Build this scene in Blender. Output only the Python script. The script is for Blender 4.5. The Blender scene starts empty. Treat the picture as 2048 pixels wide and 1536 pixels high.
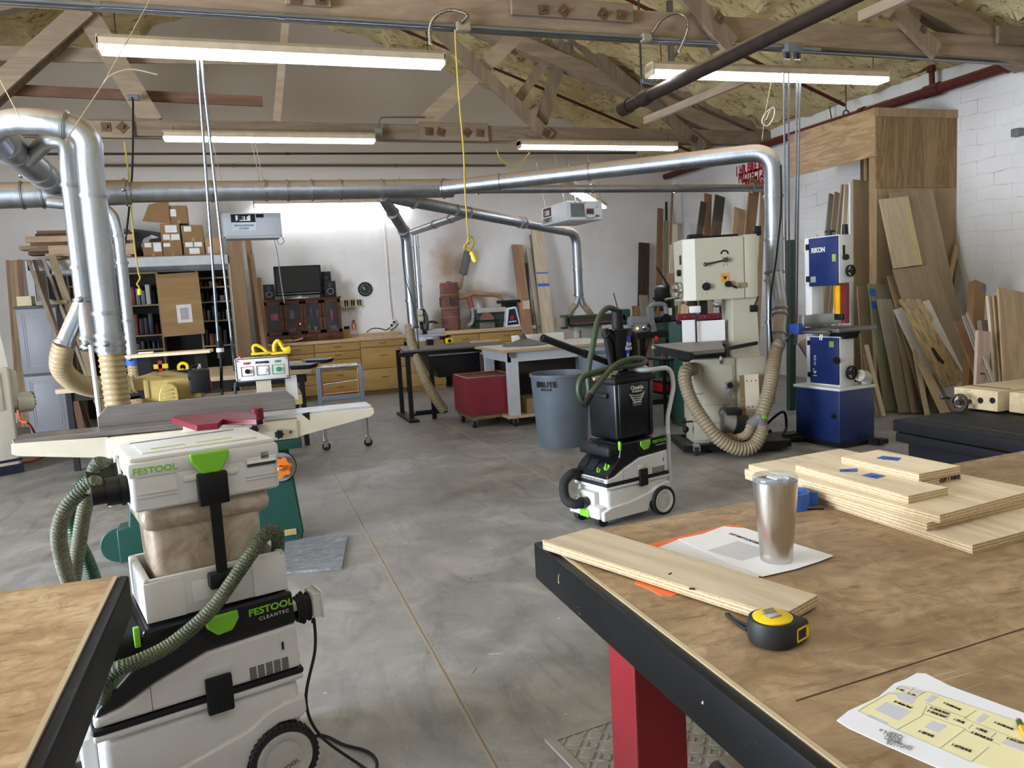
import bpy, bmesh, math, random
from mathutils import Vector, Matrix, Euler
R_ = random.Random(7)
scene = bpy.context.scene
COL = scene.collection
PI = math.pi
# ---------------------------------------------------------------- camera model (photo is 2048x1536)
_FPX, _CX, _CY, _H = 1538.0, 1024.0, 768.0, 1.42
_Y = Vector(((490-_CX)/_FPX, (625-_CY)/_FPX, 1.0)).normalized()
_d = Vector((1, -0.056, 0)); _X = (_d - _Y*_d.dot(_Y)).normalized()
_Z = _X.cross(_Y)
if _Z.y > 0: _Z = -_Z
EYE = Vector((0, 0, _H))
def ray(px, py):
    c = Vector(((px-_CX)/_FPX, (py-_CY)/_FPX, 1.0))
    return Vector((_X.dot(c), _Y.dot(c), _Z.dot(c)))
def atz(px, py, z=0.0):
    d = ray(px, py); return EYE + d*((z-_H)/d.z)
def aty(px, py, y):
    d = ray(px, py); return EYE + d*(y/d.y)
def atx(px, py, x):
    d = ray(px, py); return EYE + d*(x/d.x)
cam_d = bpy.data.cameras.new('camera'); cam = bpy.data.objects.new('camera', cam_d); COL.objects.link(cam)
cam_d.sensor_fit = 'HORIZONTAL'; cam_d.sensor_width = 36.0; cam_d.lens = _FPX/2048*36.0
cam_d.clip_start = 0.02; cam_d.clip_end = 200
_right = Vector((_X.x, _Y.x, _Z.x)); _down = Vector((_X.y, _Y.y, _Z.y)); _fwd = Vector((_X.z, _Y.z, _Z.z))
_m = Matrix((( _right.x, -_down.x, -_fwd.x, 0), (_right.y, -_down.y, -_fwd.y, 0), (_right.z, -_down.z, -_fwd.z, _H), (0, 0, 0, 1)))
cam.matrix_world = _m
scene.camera = cam

# ---------------------------------------------------------------- frames: pixel -> local coordinates of a thing
class Frame:
    def __init__(self, o, rot=0.0):
        self.o = Vector(o); self.rot = rot
        self.c, self.s = math.cos(rot), math.sin(rot)
    def loc(self, w):
        d = Vector(w)-self.o
        return Vector((d.x*self.c+d.y*self.s, -d.x*self.s+d.y*self.c, d.z))
    def world(self, l):
        return self.o + Vector((l[0]*self.c-l[1]*self.s, l[0]*self.s+l[1]*self.c, l[2]))
    def _r(self, px, py):
        d = ray(px, py); e = self.loc(EYE)
        return e, Vector((d.x*self.c+d.y*self.s, -d.x*self.s+d.y*self.c, d.z))
    def y(self, px, py, v=0.0):
        e, d = self._r(px, py); return e+d*((v-e.y)/d.y)
    def x(self, px, py, v=0.0):
        e, d = self._r(px, py); return e+d*((v-e.x)/d.x)
    def z(self, px, py, v=0.0):
        e, d = self._r(px, py); return e+d*((v-e.z)/d.z)

# ---------------------------------------------------------------- object helpers
def tag(o, label=None, cat=None, group=None, kind=None):
    if label: o['label'] = label
    if cat: o['category'] = cat
    if group: o['group'] = group
    if kind: o['kind'] = kind
    return o
def thing(name, label, cat, loc=(0, 0, 0), rot=0.0, group=None):
    o = bpy.data.objects.new(name, None); COL.objects.link(o)
    o.location = loc
    o.rotation_euler = rot if isinstance(rot, (tuple, Euler)) else (0, 0, rot)
    o.empty_display_size = 0.1
    return tag(o, label, cat, group)
def copy_tree(o, parent=None):
    c = o.copy(); COL.objects.link(c); c.parent = parent
    for ch in list(o.children): copy_tree(ch, c)
    return c
def basis(d):
    d = d.normalized()
    a = Vector((0, 0, 1)) if abs(d.z) < 0.9 else Vector((1, 0, 0))
    u = d.cross(a).normalized(); v = d.cross(u).normalized()
    return u, v
class MB:
    """collects shapes into one mesh"""
    def __init__(self): self.v = []; self.f = []; self.m = []; self.sm = []
    def add(self, vs, fs, mi=0, smooth=False, M=None):
        b = len(self.v)
        self.v += [tuple(M @ Vector(p)) if M else tuple(p) for p in vs]
        for f in fs: self.f.append([b+i for i in f]); self.m.append(mi); self.sm.append(smooth)
        return self
    def box(self, a, b, mi=0, rot=None, piv=None, M=None):
        x0, y0, z0 = [min(p, q) for p, q in zip(a, b)]; x1, y1, z1 = [max(p, q) for p, q in zip(a, b)]
        vs = [Vector(p) for p in ((x0,y0,z0),(x1,y0,z0),(x1,y1,z0),(x0,y1,z0),(x0,y0,z1),(x1,y0,z1),(x1,y1,z1),(x0,y1,z1))]
        if rot is not None:
            p = Vector(piv) if piv is not None else Vector(((x0+x1)/2,(y0+y1)/2,(z0+z1)/2))
            e = Euler(rot).to_matrix(); vs = [p+e@(v-p) for v in vs]
        return self.add(vs, [(0,3,2,1),(4,5,6,7),(0,1,5,4),(1,2,6,5),(2,3,7,6),(3,0,4,7)], mi, False, M)
    def rbox(self, a, b, r=0.01, seg=2, mi=0, rot=None, piv=None, taper=1.0):
        """bevelled box; taper scales the bottom"""
        bm = bmesh.new(); bmesh.ops.create_cube(bm, size=1.0)
        x0, y0, z0 = [min(p, q) for p, q in zip(a, b)]; x1, y1, z1 = [max(p, q) for p, q in zip(a, b)]
        c = Vector(((x0+x1)/2,(y0+y1)/2,(z0+z1)/2)); s = Vector((x1-x0, y1-y0, z1-z0))
        for v in bm.verts:
            k = taper if v.co.z < 0 else 1.0
            v.co = Vector((v.co.x*s.x*k, v.co.y*s.y*k, v.co.z*s.z))
        r = min(r, min(s)*0.49)
        bmesh.ops.bevel(bm, geom=list(bm.edges), offset=r, segments=seg, affect='EDGES', profile=0.5)
        e = Euler(rot).to_matrix() if rot is not None else None
        p = Vector(piv) if piv is not None else c
        bm.verts.index_update()
        vs = []
        for v in bm.verts:
            q = v.co+c
            if e: q = p+e@(q-p)
            vs.append(q)
        self.add(vs, [[v.index for v in f.verts] for f in bm.faces], mi, True); bm.free()
        return self
    def beam(self, p, q, w, h, up=(0, 0, 1), mi=0):
        """rectangular bar from p to q: w across, h along up"""
        p, q = Vector(p), Vector(q); d = (q-p).normalized(); up = Vector(up)
        s = d.cross(up)
        if s.length < 1e-4: s = d.cross(Vector((0, 1, 0)))
        s.normalize(); u = s.cross(d).normalized()
        vs = []
        for e in (p, q):
            for a, b in ((-1,-1),(1,-1),(1,1),(-1,1)): vs.append(e+s*(a*w/2)+u*(b*h/2))
        return self.add(vs, [(0,1,2,3),(7,6,5,4),(0,4,5,1),(1,5,6,2),(2,6,7,3),(3,7,4,0)], mi)
    def cyl(self, p, q, r, r2=None, n=16, mi=0, caps=True, smooth=True):
        p, q = Vector(p), Vector(q); r2 = r if r2 is None else r2
        u, v = basis(q-p); vs = []
        for e, rr in ((p, r), (q, r2)):
            for i in range(n):
                a = 2*PI*i/n; vs.append(e+u*(rr*math.cos(a))+v*(rr*math.sin(a)))
        b = len(self.v)
        self.add(vs, [(i, i+n, (i+1) % n+n, (i+1) % n) for i in range(n)], mi, smooth)
        if caps: self.add(vs[:n], [tuple(range(n))], mi); self.add(vs[n:], [tuple(reversed(range(n)))], mi)
        return self
    def ring(self, p, ax, r0, r1, w, n=24, mi=0):
        """flat washer/short tube wall around axis ax centred p, width w"""
        p, ax = Vector(p), Vector(ax).normalized(); u, v = basis(ax); vs = []
        for (rr, t) in ((r0,-w/2),(r1,-w/2),(r1,w/2),(r0,w/2)):
            for i in range(n):
                a = 2*PI*i/n; vs.append(p+ax*t+u*(rr*math.cos(a))+v*(rr*math.sin(a)))
        fs = []
        for k in range(4):
            for i in range(n):
                j = (i+1) % n; fs.append((k*n+i, k*n+j, ((k+1) % 4)*n+j, ((k+1) % 4)*n+i))
        return self.add(vs, fs, mi, True)
    def tube(self, pts, r, n=10, mi=0, caps=True, sub=0, rib=0.0, pitch=0.02):
        """swept tube; sub>0 smooths by Catmull-Rom; rib adds corrugation rings"""
        P = [Vector(p) for p in pts]
        if sub: P = catmull(P, sub)
        rad = [r]*len(P)
        if rib:
            Q = resample(P, pitch/3.0); P = Q
            rad = [r+rib*(0.5+0.5*math.cos(2*PI*i/3.0)) if False else r+(rib if i % 3 == 0 else 0) for i in range(len(P))]
        m = len(P); T = []
        for i in range(m):
            t = P[min(i+1, m-1)]-P[max(i-1, 0)]
            T.append(t.normalized() if t.length > 1e-9 else Vector((0, 0, 1)))
        u, _v = basis(T[0]); vs = []
        for i in range(m):
            t = T[i]; u = (u-t*u.dot(t))
            u = u.normalized() if u.length > 1e-6 else basis(t)[0]
            v = t.cross(u)
            for k in range(n):
                a = 2*PI*k/n; vs.append(P[i]+u*(rad[i]*math.cos(a))+v*(rad[i]*math.sin(a)))
        fs = []
        for i in range(m-1):
            for k in range(n):
                j = (k+1) % n; fs.append((i*n+k, i*n+j, (i+1)*n+j, (i+1)*n+k))
        self.add(vs, fs, mi, True)
        if caps: self.add(vs[:n], [tuple(reversed(range(n)))], mi); self.add(vs[-n:], [tuple(range(n))], mi)
        return self
    def lathe(self, prof, n=32, c=(0, 0, 0), ax='z', mi=0, smooth=True, M=None):
        vs = []; c = Vector(c)
        for (r, h) in prof:
            for i in range(n):
                a = 2*PI*i/n; x, y = r*math.cos(a), r*math.sin(a)
                vs.append(c+(Vector((x, y, h)) if ax == 'z' else Vector((h, x, y)) if ax == 'x' else Vector((y, h, x))))
        fs = []
        for k in range(len(prof)-1):
            for i in range(n):
                j = (i+1) % n; fs.append((k*n+i, k*n+j, (k+1)*n+j, (k+1)*n+i))
        return self.add(vs, fs, mi, smooth, M)
    def prism(self, poly, ext, mi=0, mis=None):
        """polygon (3d points) extruded by vector ext; mis = material of the sides"""
        P = [Vector(p) for p in poly]; e = Vector(ext); n = len(P)
        self.add(P, [tuple(range(n))], mi); self.add([p+e for p in P], [tuple(reversed(range(n)))], mi)
        return self.add(P+[p+e for p in P], [((i+1) % n, i, i+n, (i+1) % n+n) for i in range(n)], mi if mis is None else mis)
    def slab(self, poly, z0, z1, mi=0, mis=None):
        """xy polygon between heights"""
        return self.prism([(p[0], p[1], z0) for p in poly], (0, 0, z1-z0), mi, mis)
    def sphere(self, c, r, n=12, mi=0, s=(1, 1, 1)):
        prof = [(r*math.sin(PI*i/(n//2+2)), -r*math.cos(PI*i/(n//2+2))) for i in range(n//2+3)]
        vs = []; fs = []
        for (rr, h) in prof:
            for i in range(n):
                a = 2*PI*i/n; vs.append(Vector(c)+Vector((rr*math.cos(a)*s[0], rr*math.sin(a)*s[1], h*s[2])))
        for k in range(len(prof)-1):
            for i in range(n):
                j = (i+1) % n; fs.append((k*n+i, k*n+j, (k+1)*n+j, (k+1)*n+i))
        return self.add(vs, fs, mi, True)
    def build(self, name, mats, parent=None, loc=None, rot=None, bevel=0.0, weld=True):
        me = bpy.data.meshes.new(name)
        me.from_pydata(self.v, [], self.f)
        mats = mats if isinstance(mats, (list, tuple)) else [mats]
        for m in mats: me.materials.append(m)
        for p, mi, s in zip(me.polygons, self.m, self.sm): p.material_index = mi; p.use_smooth = s
        bm = bmesh.new(); bm.from_mesh(me)
        if weld: bmesh.ops.remove_doubles(bm, verts=bm.verts, dist=1e-5)
        bmesh.ops.recalc_face_normals(bm, faces=bm.faces)
        bm.to_mesh(me); bm.free()
        o = bpy.data.objects.new(name, me); COL.objects.link(o)
        if parent is not None: o.parent = parent
        if loc is not None: o.location = loc
        if rot is not None: o.rotation_euler = rot
        if bevel:
            md = o.modifiers.new('bevel', 'BEVEL'); md.width = bevel; md.segments = 2; md.limit_method = 'ANGLE'; md.angle_limit = 0.7
        if any(self.sm):
            try:
                me.set_sharp_from_angle(angle=0.7)
            except Exception: pass
        return o
def catmull(P, sub):
    out = []; n = len(P)
    for i in range(n-1):
        p0 = P[i-1] if i else P[0]*2-P[1]; p1 = P[i]; p2 = P[i+1]; p3 = P[i+2] if i+2 < n else P[n-1]*2-P[n-2]
        for k in range(sub):
            t = k/sub
            out.append(0.5*((2*p1)+(p2-p0)*t+(2*p0-5*p1+4*p2-p3)*t*t+(3*p1-p0-3*p2+p3)*t**3))
    out.append(P[-1]); return out
def resample(P, step):
    out = [P[0]]; acc = 0.0
    for a, b in zip(P, P[1:]):
        L = (b-a).length
        if L < 1e-9: continue
        t = step-acc
        while t <= L: out.append(a+(b-a)*(t/L)); t += step
        acc = (acc+L) % step if L >= 0 else acc
        acc = L-(t-step)
    return out
def arcpts(c, u, v, r, a0, a1, n=8):
    c, u, v = Vector(c), Vector(u), Vector(v)
    return [c+u*(r*math.cos(a0+(a1-a0)*i/n))+v*(r*math.sin(a0+(a1-a0)*i/n)) for i in range(n+1)]
def fillet(pts, r, n=6):
    """round the corners of a polyline"""
    P = [Vector(p) for p in pts]; out = [P[0]]
    for i in range(1, len(P)-1):
        a = (P[i-1]-P[i]); b = (P[i+1]-P[i]); rr = min(r, a.length*0.49, b.length*0.49)
        p = P[i]+a.normalized()*rr; q = P[i]+b.normalized()*rr
        for k in range(n+1):
            t = k/n; out.append(p*(1-t)**2+P[i]*(2*t*(1-t))+q*t*t)
    out.append(P[-1]); return out
_font = {}
def text(s, size, mat, parent, M, name='lettering', depth=0.0008, align='CENTER', shear=0.0, sx=1.0, bold=0.0, label=None, spacing=1.0):
    """solid lettering; M = 4x4 placing its xy plane"""
    cu = bpy.data.curves.new('t', 'FONT'); cu.body = s; cu.size = size; cu.align_x = align; cu.align_y = 'CENTER'
    cu.extrude = depth; cu.shear = shear; cu.offset = bold; cu.resolution_u = 3; cu.space_character = spacing
    t = bpy.data.objects.new('t', cu); COL.objects.link(t)
    dg = bpy.context.evaluated_depsgraph_get()
    me = bpy.data.meshes.new_from_object(t.evaluated_get(dg))
    bpy.data.objects.remove(t); bpy.data.curves.remove(cu)
    me.materials.clear(); me.materials.append(mat)
    me.transform(Matrix.Diagonal((sx, 1, 1, 1)))
    me.transform(M)
    o = bpy.data.objects.new(name, me); COL.objects.link(o); o.parent = parent
    if label: o['label'] = label
    return o
def planeM(o, xdir, ydir):
    x = Vector(xdir).normalized(); y = Vector(ydir); y = (y-x*y.dot(x)).normalized(); z = x.cross(y)
    return Matrix(((x.x, y.x, z.x, o[0]), (x.y, y.y, z.y, o[1]), (x.z, y.z, z.z, o[2]), (0, 0, 0, 1)))

# ---------------------------------------------------------------- materials
MATS = {}
def _new(name):
    m = bpy.data.materials.new(name); m.use_nodes = True
    nt = m.node_tree; b = nt.nodes['Principled BSDF']; return m, nt, b
def lin(c):
    if isinstance(c, str): c = tuple(int(c[i:i+2], 16)/255 for i in (0, 2, 4))
    return tuple((x/12.92 if x <= 0.04045 else ((x+0.055)/1.055)**2.4) for x in c)+(1.0,)
def N(nt, t, **k):
    n = nt.nodes.new(t)
    for a, v in k.items():
        if a in n.inputs.keys() if hasattr(n.inputs, 'keys') else False: n.inputs[a].default_value = v
        else: setattr(n, a, v)
    return n
def mixc(nt, fac, a, b, blend='MIX'):
    n = nt.nodes.new('ShaderNodeMix'); n.data_type = 'RGBA'; n.blend_type = blend
    for sock, val in ((n.inputs[0], fac), (n.inputs[6], a), (n.inputs[7], b)):
        if hasattr(val, 'is_linked') or hasattr(val, 'links'): nt.links.new(val, sock)
        else: sock.default_value = val
    return n.outputs[2]
def coords(nt, space='Object', scale=(1, 1, 1), rot=(0, 0, 0), loc=(0, 0, 0)):
    tc = nt.nodes.new('ShaderNodeTexCoord'); mp = nt.nodes.new('ShaderNodeMapping')
    if space == 'World':
        g = nt.nodes.new('ShaderNodeNewGeometry'); nt.links.new(g.outputs['Position'], mp.inputs[0])
    else: nt.links.new(tc.outputs[space], mp.inputs[0])
    mp.inputs['Scale'].default_value = scale; mp.inputs['Rotation'].default_value = rot; mp.inputs['Location'].default_value = loc
    return mp.outputs[0]
def noise(nt, vec, scale, detail=3.0, rough=0.55, dist=0.0):
    n = nt.nodes.new('ShaderNodeTexNoise'); nt.links.new(vec, n.inputs['Vector'])
    n.inputs['Scale'].default_value = scale; n.inputs['Detail'].default_value = detail
    n.inputs['Roughness'].default_value = rough; n.inputs['Distortion'].default_value = dist
    return n.outputs[0]
def ramp(nt, fac, stops):
    n = nt.nodes.new('ShaderNodeValToRGB'); nt.links.new(fac, n.inputs[0])
    cr = n.color_ramp
    while len(cr.elements) > len(stops): cr.elements.remove(cr.elements[-1])
    while len(cr.elements) < len(stops): cr.elements.new(0.5)
    for e, (p, c) in zip(cr.elements, stops):
        e.position = p; e.color = c if len(c) == 4 else lin(c) if not isinstance(c, (int, float)) else (c, c, c, 1)
    return n.outputs[0]
def g4(v): return (v, v, v, 1)
def bump(nt, b, h, strength=0.3, dist=0.01):
    n = nt.nodes.new('ShaderNodeBump'); n.inputs['Strength'].default_value = strength; n.inputs['Distance'].default_value = dist
    nt.links.new(h, n.inputs['Height']); nt.links.new(n.outputs[0], b.inputs['Normal'])
def plain(name, col, rough=0.5, metal=0.0, var=0.12, vs=9.0, spec=0.5, dust=0.0, coat=0.0):
    """painted/plastic surface with slight unevenness; dust lies on surfaces that face up"""
    if name in MATS: return MATS[name]
    m, nt, b = _new(name); c = lin(col)
    v = coords(nt); n = noise(nt, v, vs, 4)
    dk = tuple(x*(1-var) for x in c[:3])+(1,); lt = tuple(min(1, x*(1+var*0.6)) for x in c[:3])+(1,)
    out = ramp(nt, n, [(0.3, dk), (0.7, lt)])
    if dust:
        g = nt.nodes.new('ShaderNodeNewGeometry'); s = nt.nodes.new('ShaderNodeSeparateXYZ'); nt.links.new(g.outputs['Normal'], s.inputs[0])
        up = nt.nodes.new('ShaderNodeMapRange'); nt.links.new(s.outputs[2], up.inputs[0]); up.inputs[1].default_value = 0.2; up.inputs[2].default_value = 0.95; up.inputs[4].default_value = dust
        out = mixc(nt, up.outputs[0], out, lin('a8926f'))
    nt.links.new(out, b.inputs['Base Color'])
    b.inputs['Roughness'].default_value = rough; b.inputs['Metallic'].default_value = metal
    b.inputs['Specular IOR Level'].default_value = spec
    if coat: b.inputs['Coat Weight'].default_value = coat
    rr = nt.nodes.new('ShaderNodeMapRange'); nt.links.new(n, rr.inputs[0]); rr.inputs[3].default_value = max(0.02, rough-0.08); rr.inputs[4].default_value = min(1, rough+0.1)
    nt.links.new(rr.outputs[0], b.inputs['Roughness'])
    MATS[name] = m; return m
def desat(c, k=.24):
    r = [int(c[i:i+2], 16) for i in (0, 2, 4)]; g = .3*r[0]+.59*r[1]+.11*r[2]
    return ''.join('%02x' % int(min(255, v+(g-v)*k)) for v in r)
def wood(name, c1, c2, axis='x', scale=1.0, rough=0.6, rings=6.0, knots=False, dark=None, per=True):
    """long grain along axis of the object"""
    if name in MATS: return MATS[name]
    c1, c2 = desat(c1), desat(c2)
    m, nt, b = _new(name)
    sc = {'x': (0.12, 1, 1), 'y': (1, 0.12, 1), 'z': (1, 1, 0.12)}[axis]
    oi = nt.nodes.new('ShaderNodeObjectInfo')
    mp = coords(nt, 'Object', tuple(s*scale for s in sc))
    if per:
        ad = nt.nodes.new('ShaderNodeVectorMath'); ad.operation = 'ADD'; nt.links.new(mp, ad.inputs[0])
        mu = nt.nodes.new('ShaderNodeMath'); mu.operation = 'MULTIPLY'; mu.inputs[1].default_value = 37.0; nt.links.new(oi.outputs['Random'], mu.inputs[0])
        nt.links.new(mu.outputs[0], ad.inputs[1]); mp = ad.outputs[0]
    n1 = noise(nt, mp, rings, 4, 0.6, 1.2)
    n2 = noise(nt, mp, rings*9, 3, 0.7)
    w = nt.nodes.new('ShaderNodeMath'); w.operation = 'PINGPONG'; w.inputs[1].default_value = 0.12; nt.links.new(n1, w.inputs[0])
    w2 = nt.nodes.new('ShaderNodeMath'); w2.operation = 'MULTIPLY'; w2.inputs[1].default_value = 8.0; nt.links.new(w.outputs[0], w2.inputs[0])
    col = ramp(nt, w2.outputs[0], [(0.0, lin(c1)), (1.0, lin(c2))])
    col = mixc(nt, 0.35, col, ramp(nt, n2, [(0.3, lin(c2)), (0.7, lin(c1))]))
    if per:
        hs = nt.nodes.new('ShaderNodeHueSaturation'); nt.links.new(col, hs.inputs['Color'])
        mr = nt.nodes.new('ShaderNodeMapRange'); nt.links.new(oi.outputs['Random'], mr.inputs[0]); mr.inputs[3].default_value = 0.8; mr.inputs[4].default_value = 1.15
        nt.links.new(mr.outputs[0], hs.inputs['Value']); col = hs.outputs[0]
    if knots:
        vo = nt.nodes.new('ShaderNodeTexVoronoi'); k = coords(nt, 'Object', (2.2, 2.2, 2.2)); nt.links.new(k, vo.inputs['Vector'])
        kk = ramp(nt, vo.outputs['Distance'], [(0.03, g4(1)), (0.07, g4(0))])
        col = mixc(nt, kk, col, lin(dark or '4a3018'))
    nt.links.new(col, b.inputs['Base Color']); b.inputs['Roughness'].default_value = rough; b.inputs['Specular IOR Level'].default_value = 0.3
    MATS[name] = m; return m
def plyedge(name='ply_edge', pitch=0.0032, a='d6c3a0', c='a68c66'):
    if name in MATS: return MATS[name]
    m, nt, b = _new(name); v = coords(nt, 'Object')
    s = nt.nodes.new('ShaderNodeSeparateXYZ'); nt.links.new(v, s.inputs[0])
    d = nt.nodes.new('ShaderNodeMath'); d.operation = 'PINGPONG'; d.inputs[1].default_value = pitch; nt.links.new(s.outputs[2], d.inputs[0])
    e = nt.nodes.new('ShaderNodeMath'); e.operation = 'DIVIDE'; e.inputs[1].default_value = pitch; nt.links.new(d.outputs[0], e.inputs[0])
    col = ramp(nt, e.outputs[0], [(0.35, lin(a)), (0.6, lin(c))])
    n = noise(nt, v, 160, 2); col = mixc(nt, 0.3, col, ramp(nt, n, [(0.35, lin(c)), (0.65, lin(a))]))
    nt.links.new(col, b.inputs['Base Color']); b.inputs['Roughness'].default_value = 0.8
    MATS[name] = m; return m
def metal(name, col, rough=0.35, streak=(1, 1, 14), var=0.18, dust=0.0, metallic=1.0, sc=6.0, spangle=0.0):
    if name in MATS: return MATS[name]
    m, nt, b = _new(name); c = lin(col)
    n = noise(nt, coords(nt, 'Object', streak), sc, 4, 0.6)
    out = ramp(nt, n, [(0.3, tuple(x*(1-var) for x in c[:3])+(1,)), (0.7, tuple(min(1, x*(1+var*.5)) for x in c[:3])+(1,))])
    rr = nt.nodes.new('ShaderNodeMapRange'); nt.links.new(n, rr.inputs[0]); rr.inputs[3].default_value = max(0.05, rough-0.1); rr.inputs[4].default_value = rough+0.12
    ro = rr.outputs[0]; b.inputs['Metallic'].default_value = metallic
    if spangle:
        vo = nt.nodes.new('ShaderNodeTexVoronoi'); nt.links.new(coords(nt, 'Object', (1, 1, 1)), vo.inputs['Vector']); vo.inputs['Scale'].default_value = 45
        out = mixc(nt, spangle, out, vo.outputs['Color'], 'SOFT_LIGHT')
    if dust:
        g = nt.nodes.new('ShaderNodeNewGeometry'); s = nt.nodes.new('ShaderNodeSeparateXYZ'); nt.links.new(g.outputs['Normal'], s.inputs[0])
        ad = nt.nodes.new('ShaderNodeMath'); ad.operation = 'MULTIPLY_ADD'; nt.links.new(noise(nt, coords(nt, 'World'), 14, 4), ad.inputs[0]); ad.inputs[1].default_value = 0.3; nt.links.new(s.outputs[2], ad.inputs[2])
        up = nt.nodes.new('ShaderNodeMapRange'); nt.links.new(ad.outputs[0], up.inputs[0]); up.inputs[1].default_value = 0.34; up.inputs[2].default_value = 0.62; up.inputs[4].default_value = dust
        out = mixc(nt, up.outputs[0], out, lin('9c8262'))
        mt = nt.nodes.new('ShaderNodeMath'); mt.operation = 'MULTIPLY_ADD'; nt.links.new(up.outputs[0], mt.inputs[0]); mt.inputs[1].default_value = -metallic; mt.inputs[2].default_value = metallic
        nt.links.new(mt.outputs[0], b.inputs['Metallic'])
        mx = nt.nodes.new('ShaderNodeMix'); nt.links.new(up.outputs[0], mx.inputs[0]); nt.links.new(ro, mx.inputs[2]); mx.inputs[3].default_value = 0.95; ro = mx.outputs[0]
    nt.links.new(out, b.inputs['Base Color']); nt.links.new(ro, b.inputs['Roughness'])
    MATS[name] = m; return m
def emit(name, col, s):
    if name in MATS: return MATS[name]
    m, nt, b = _new(name); b.inputs['Base Color'].default_value = lin(col)
    b.inputs['Emission Color'].default_value = lin(col); b.inputs['Emission Strength'].default_value = s
    MATS[name] = m; return m
def glass(name, col='ffffff', rough=0.05, alpha=0.25):
    if name in MATS: return MATS[name]
    m, nt, b = _new(name); b.inputs['Base Color'].default_value = lin(col); b.inputs['Roughness'].default_value = rough
    b.inputs['Alpha'].default_value = alpha; b.inputs['Specular IOR Level'].default_value = 0.6
    MATS[name] = m; return m
BLACK = plain('black_plastic', '0e0f11', 0.5, var=0.2, spec=.3, dust=0.05)
BLKMET = plain('black_metal', '0d0e10', 0.45, var=0.2, spec=.35, dust=0.06)
RUBBER = plain('black_rubber', '1b1b1c', 0.8, var=0.2)
WHITE = plain('white_plastic', 'd9dad6', 0.42, var=0.05)
CREAM = plain('cream_paint', 'cfcab4', 0.4, var=0.05)
STEEL = metal('steel', 'b6b8ba', 0.28)
CHROME = metal('chrome', 'd8d9da', 0.12, var=0.05)
DARKSTEEL = metal('dark_steel', '5b5c5e', 0.4)
# ================================================================ room shell
from mathutils import noise as mnoise
XR, XL, YB, YF = 7.75, -6.55, 12.9, -4.5
APX, APZ, EAVE = 0.6, 6.22, 3.68
def roofz(x): return APZ-(APZ-EAVE)*abs(x-APX)/(XR-APX)
def mat_floor():
    m, nt, b = _new('concrete_floor'); w = coords(nt, 'World')
    n1 = noise(nt, w, 0.55, 5, 0.62, 0.4); n2 = noise(nt, w, 3.2, 6, 0.65, 0.8); n3 = noise(nt, w, 26, 3, 0.6)
    c = ramp(nt, n1, [(0.3, lin('64625f')), (0.5, lin('898682')), (0.7, lin('a5a19b'))])
    c = mixc(nt, 0.55, c, ramp(nt, n2, [(0.32, lin('595856')), (0.5, lin('84817d')), (0.68, lin('aaa7a1'))]))
    c = mixc(nt, ramp(nt, n3, [(0.6, g4(0)), (0.78, g4(0.3))]), c, lin('bdb5a4'))
    st = noise(nt, coords(nt, 'World', (3.0, 0.9, 1), (0, 0, 0.5)), 1.6, 5, 0.7, 1.5)
    c = mixc(nt, ramp(nt, st, [(0.52, g4(0)), (0.68, g4(0.42))]), c, lin('4c4844'))
    c = mixc(nt, ramp(nt, noise(nt, coords(nt, 'World', (1, 1.8, 1)), .8, 6, .7, .8), [(.5, g4(0)), (.66, g4(.3))]), c, lin('9f968c'))
    vo = nt.nodes.new('ShaderNodeTexVoronoi'); nt.links.new(w, vo.inputs['Vector']); vo.inputs['Scale'].default_value = 5.5
    c = mixc(nt, ramp(nt, vo.outputs['Distance'], [(0.02, g4(0.8)), (0.045, g4(0))]), c, lin('cfc8b8'))
    vo2 = nt.nodes.new('ShaderNodeTexVoronoi'); nt.links.new(coords(nt, 'World', loc=(3, 1, 0)), vo2.inputs['Vector']); vo2.inputs['Scale'].default_value = 2.1
    c = mixc(nt, ramp(nt, vo2.outputs['Distance'], [(0.02, g4(0.6)), (0.035, g4(0))]), c, lin('5b5751'))
    s = nt.nodes.new('ShaderNodeSeparateXYZ'); nt.links.new(w, s.inputs[0])
    jn = noise(nt, w, 7, 4)
    def joint(axis, pos, wd, col, c, k=1.0):
        a = nt.nodes.new('ShaderNodeMath'); a.operation = 'SUBTRACT'; nt.links.new(s.outputs[axis], a.inputs[0]); a.inputs[1].default_value = pos
        j = nt.nodes.new('ShaderNodeMath'); j.operation = 'MULTIPLY_ADD'; nt.links.new(jn, j.inputs[0]); j.inputs[1].default_value = wd*1.6; nt.links.new(a.outputs[0], j.inputs[2])
        j2 = nt.nodes.new('ShaderNodeMath'); j2.operation = 'SUBTRACT'; nt.links.new(j.outputs[0], j2.inputs[0]); j2.inputs[1].default_value = wd*0.8
        ab = nt.nodes.new('ShaderNodeMath'); ab.operation = 'ABSOLUTE'; nt.links.new(j2.outputs[0], ab.inputs[0])
        f = nt.nodes.new('ShaderNodeMapRange'); nt.links.new(ab.outputs[0], f.inputs[0]); f.inputs[1].default_value = wd*0.5; f.inputs[2].default_value = wd; f.inputs[3].default_value = k; f.inputs[4].default_value = 0
        return mixc(nt, f.outputs[0], c, lin(col))
    c = joint(0, 0.6, 0.015, '9a8d78', c, 0.8); c = joint(0, 0.603, 0.005, '5c5040', c, 0.8)
    c = joint(0, 2.11, 0.012, 'a89f8f', c, 0.7); c = joint(0, -1.6, 0.012, '8f8371', c, 0.7); c = joint(1, 8.0, 0.012, 'a09788', c, 0.6); c = joint(1, 4.6, 0.008, '8b8375', c, 0.5)
    nt.links.new(c, b.inputs['Base Color'])
    r = ramp(nt, n2, [(0.3, g4(0.38)), (0.7, g4(0.62))]); nt.links.new(r, b.inputs['Roughness'])
    b.inputs['Specular IOR Level'].default_value = 0.45
    bump(nt, b, n3, 0.15, 0.004)
    return m
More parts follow.
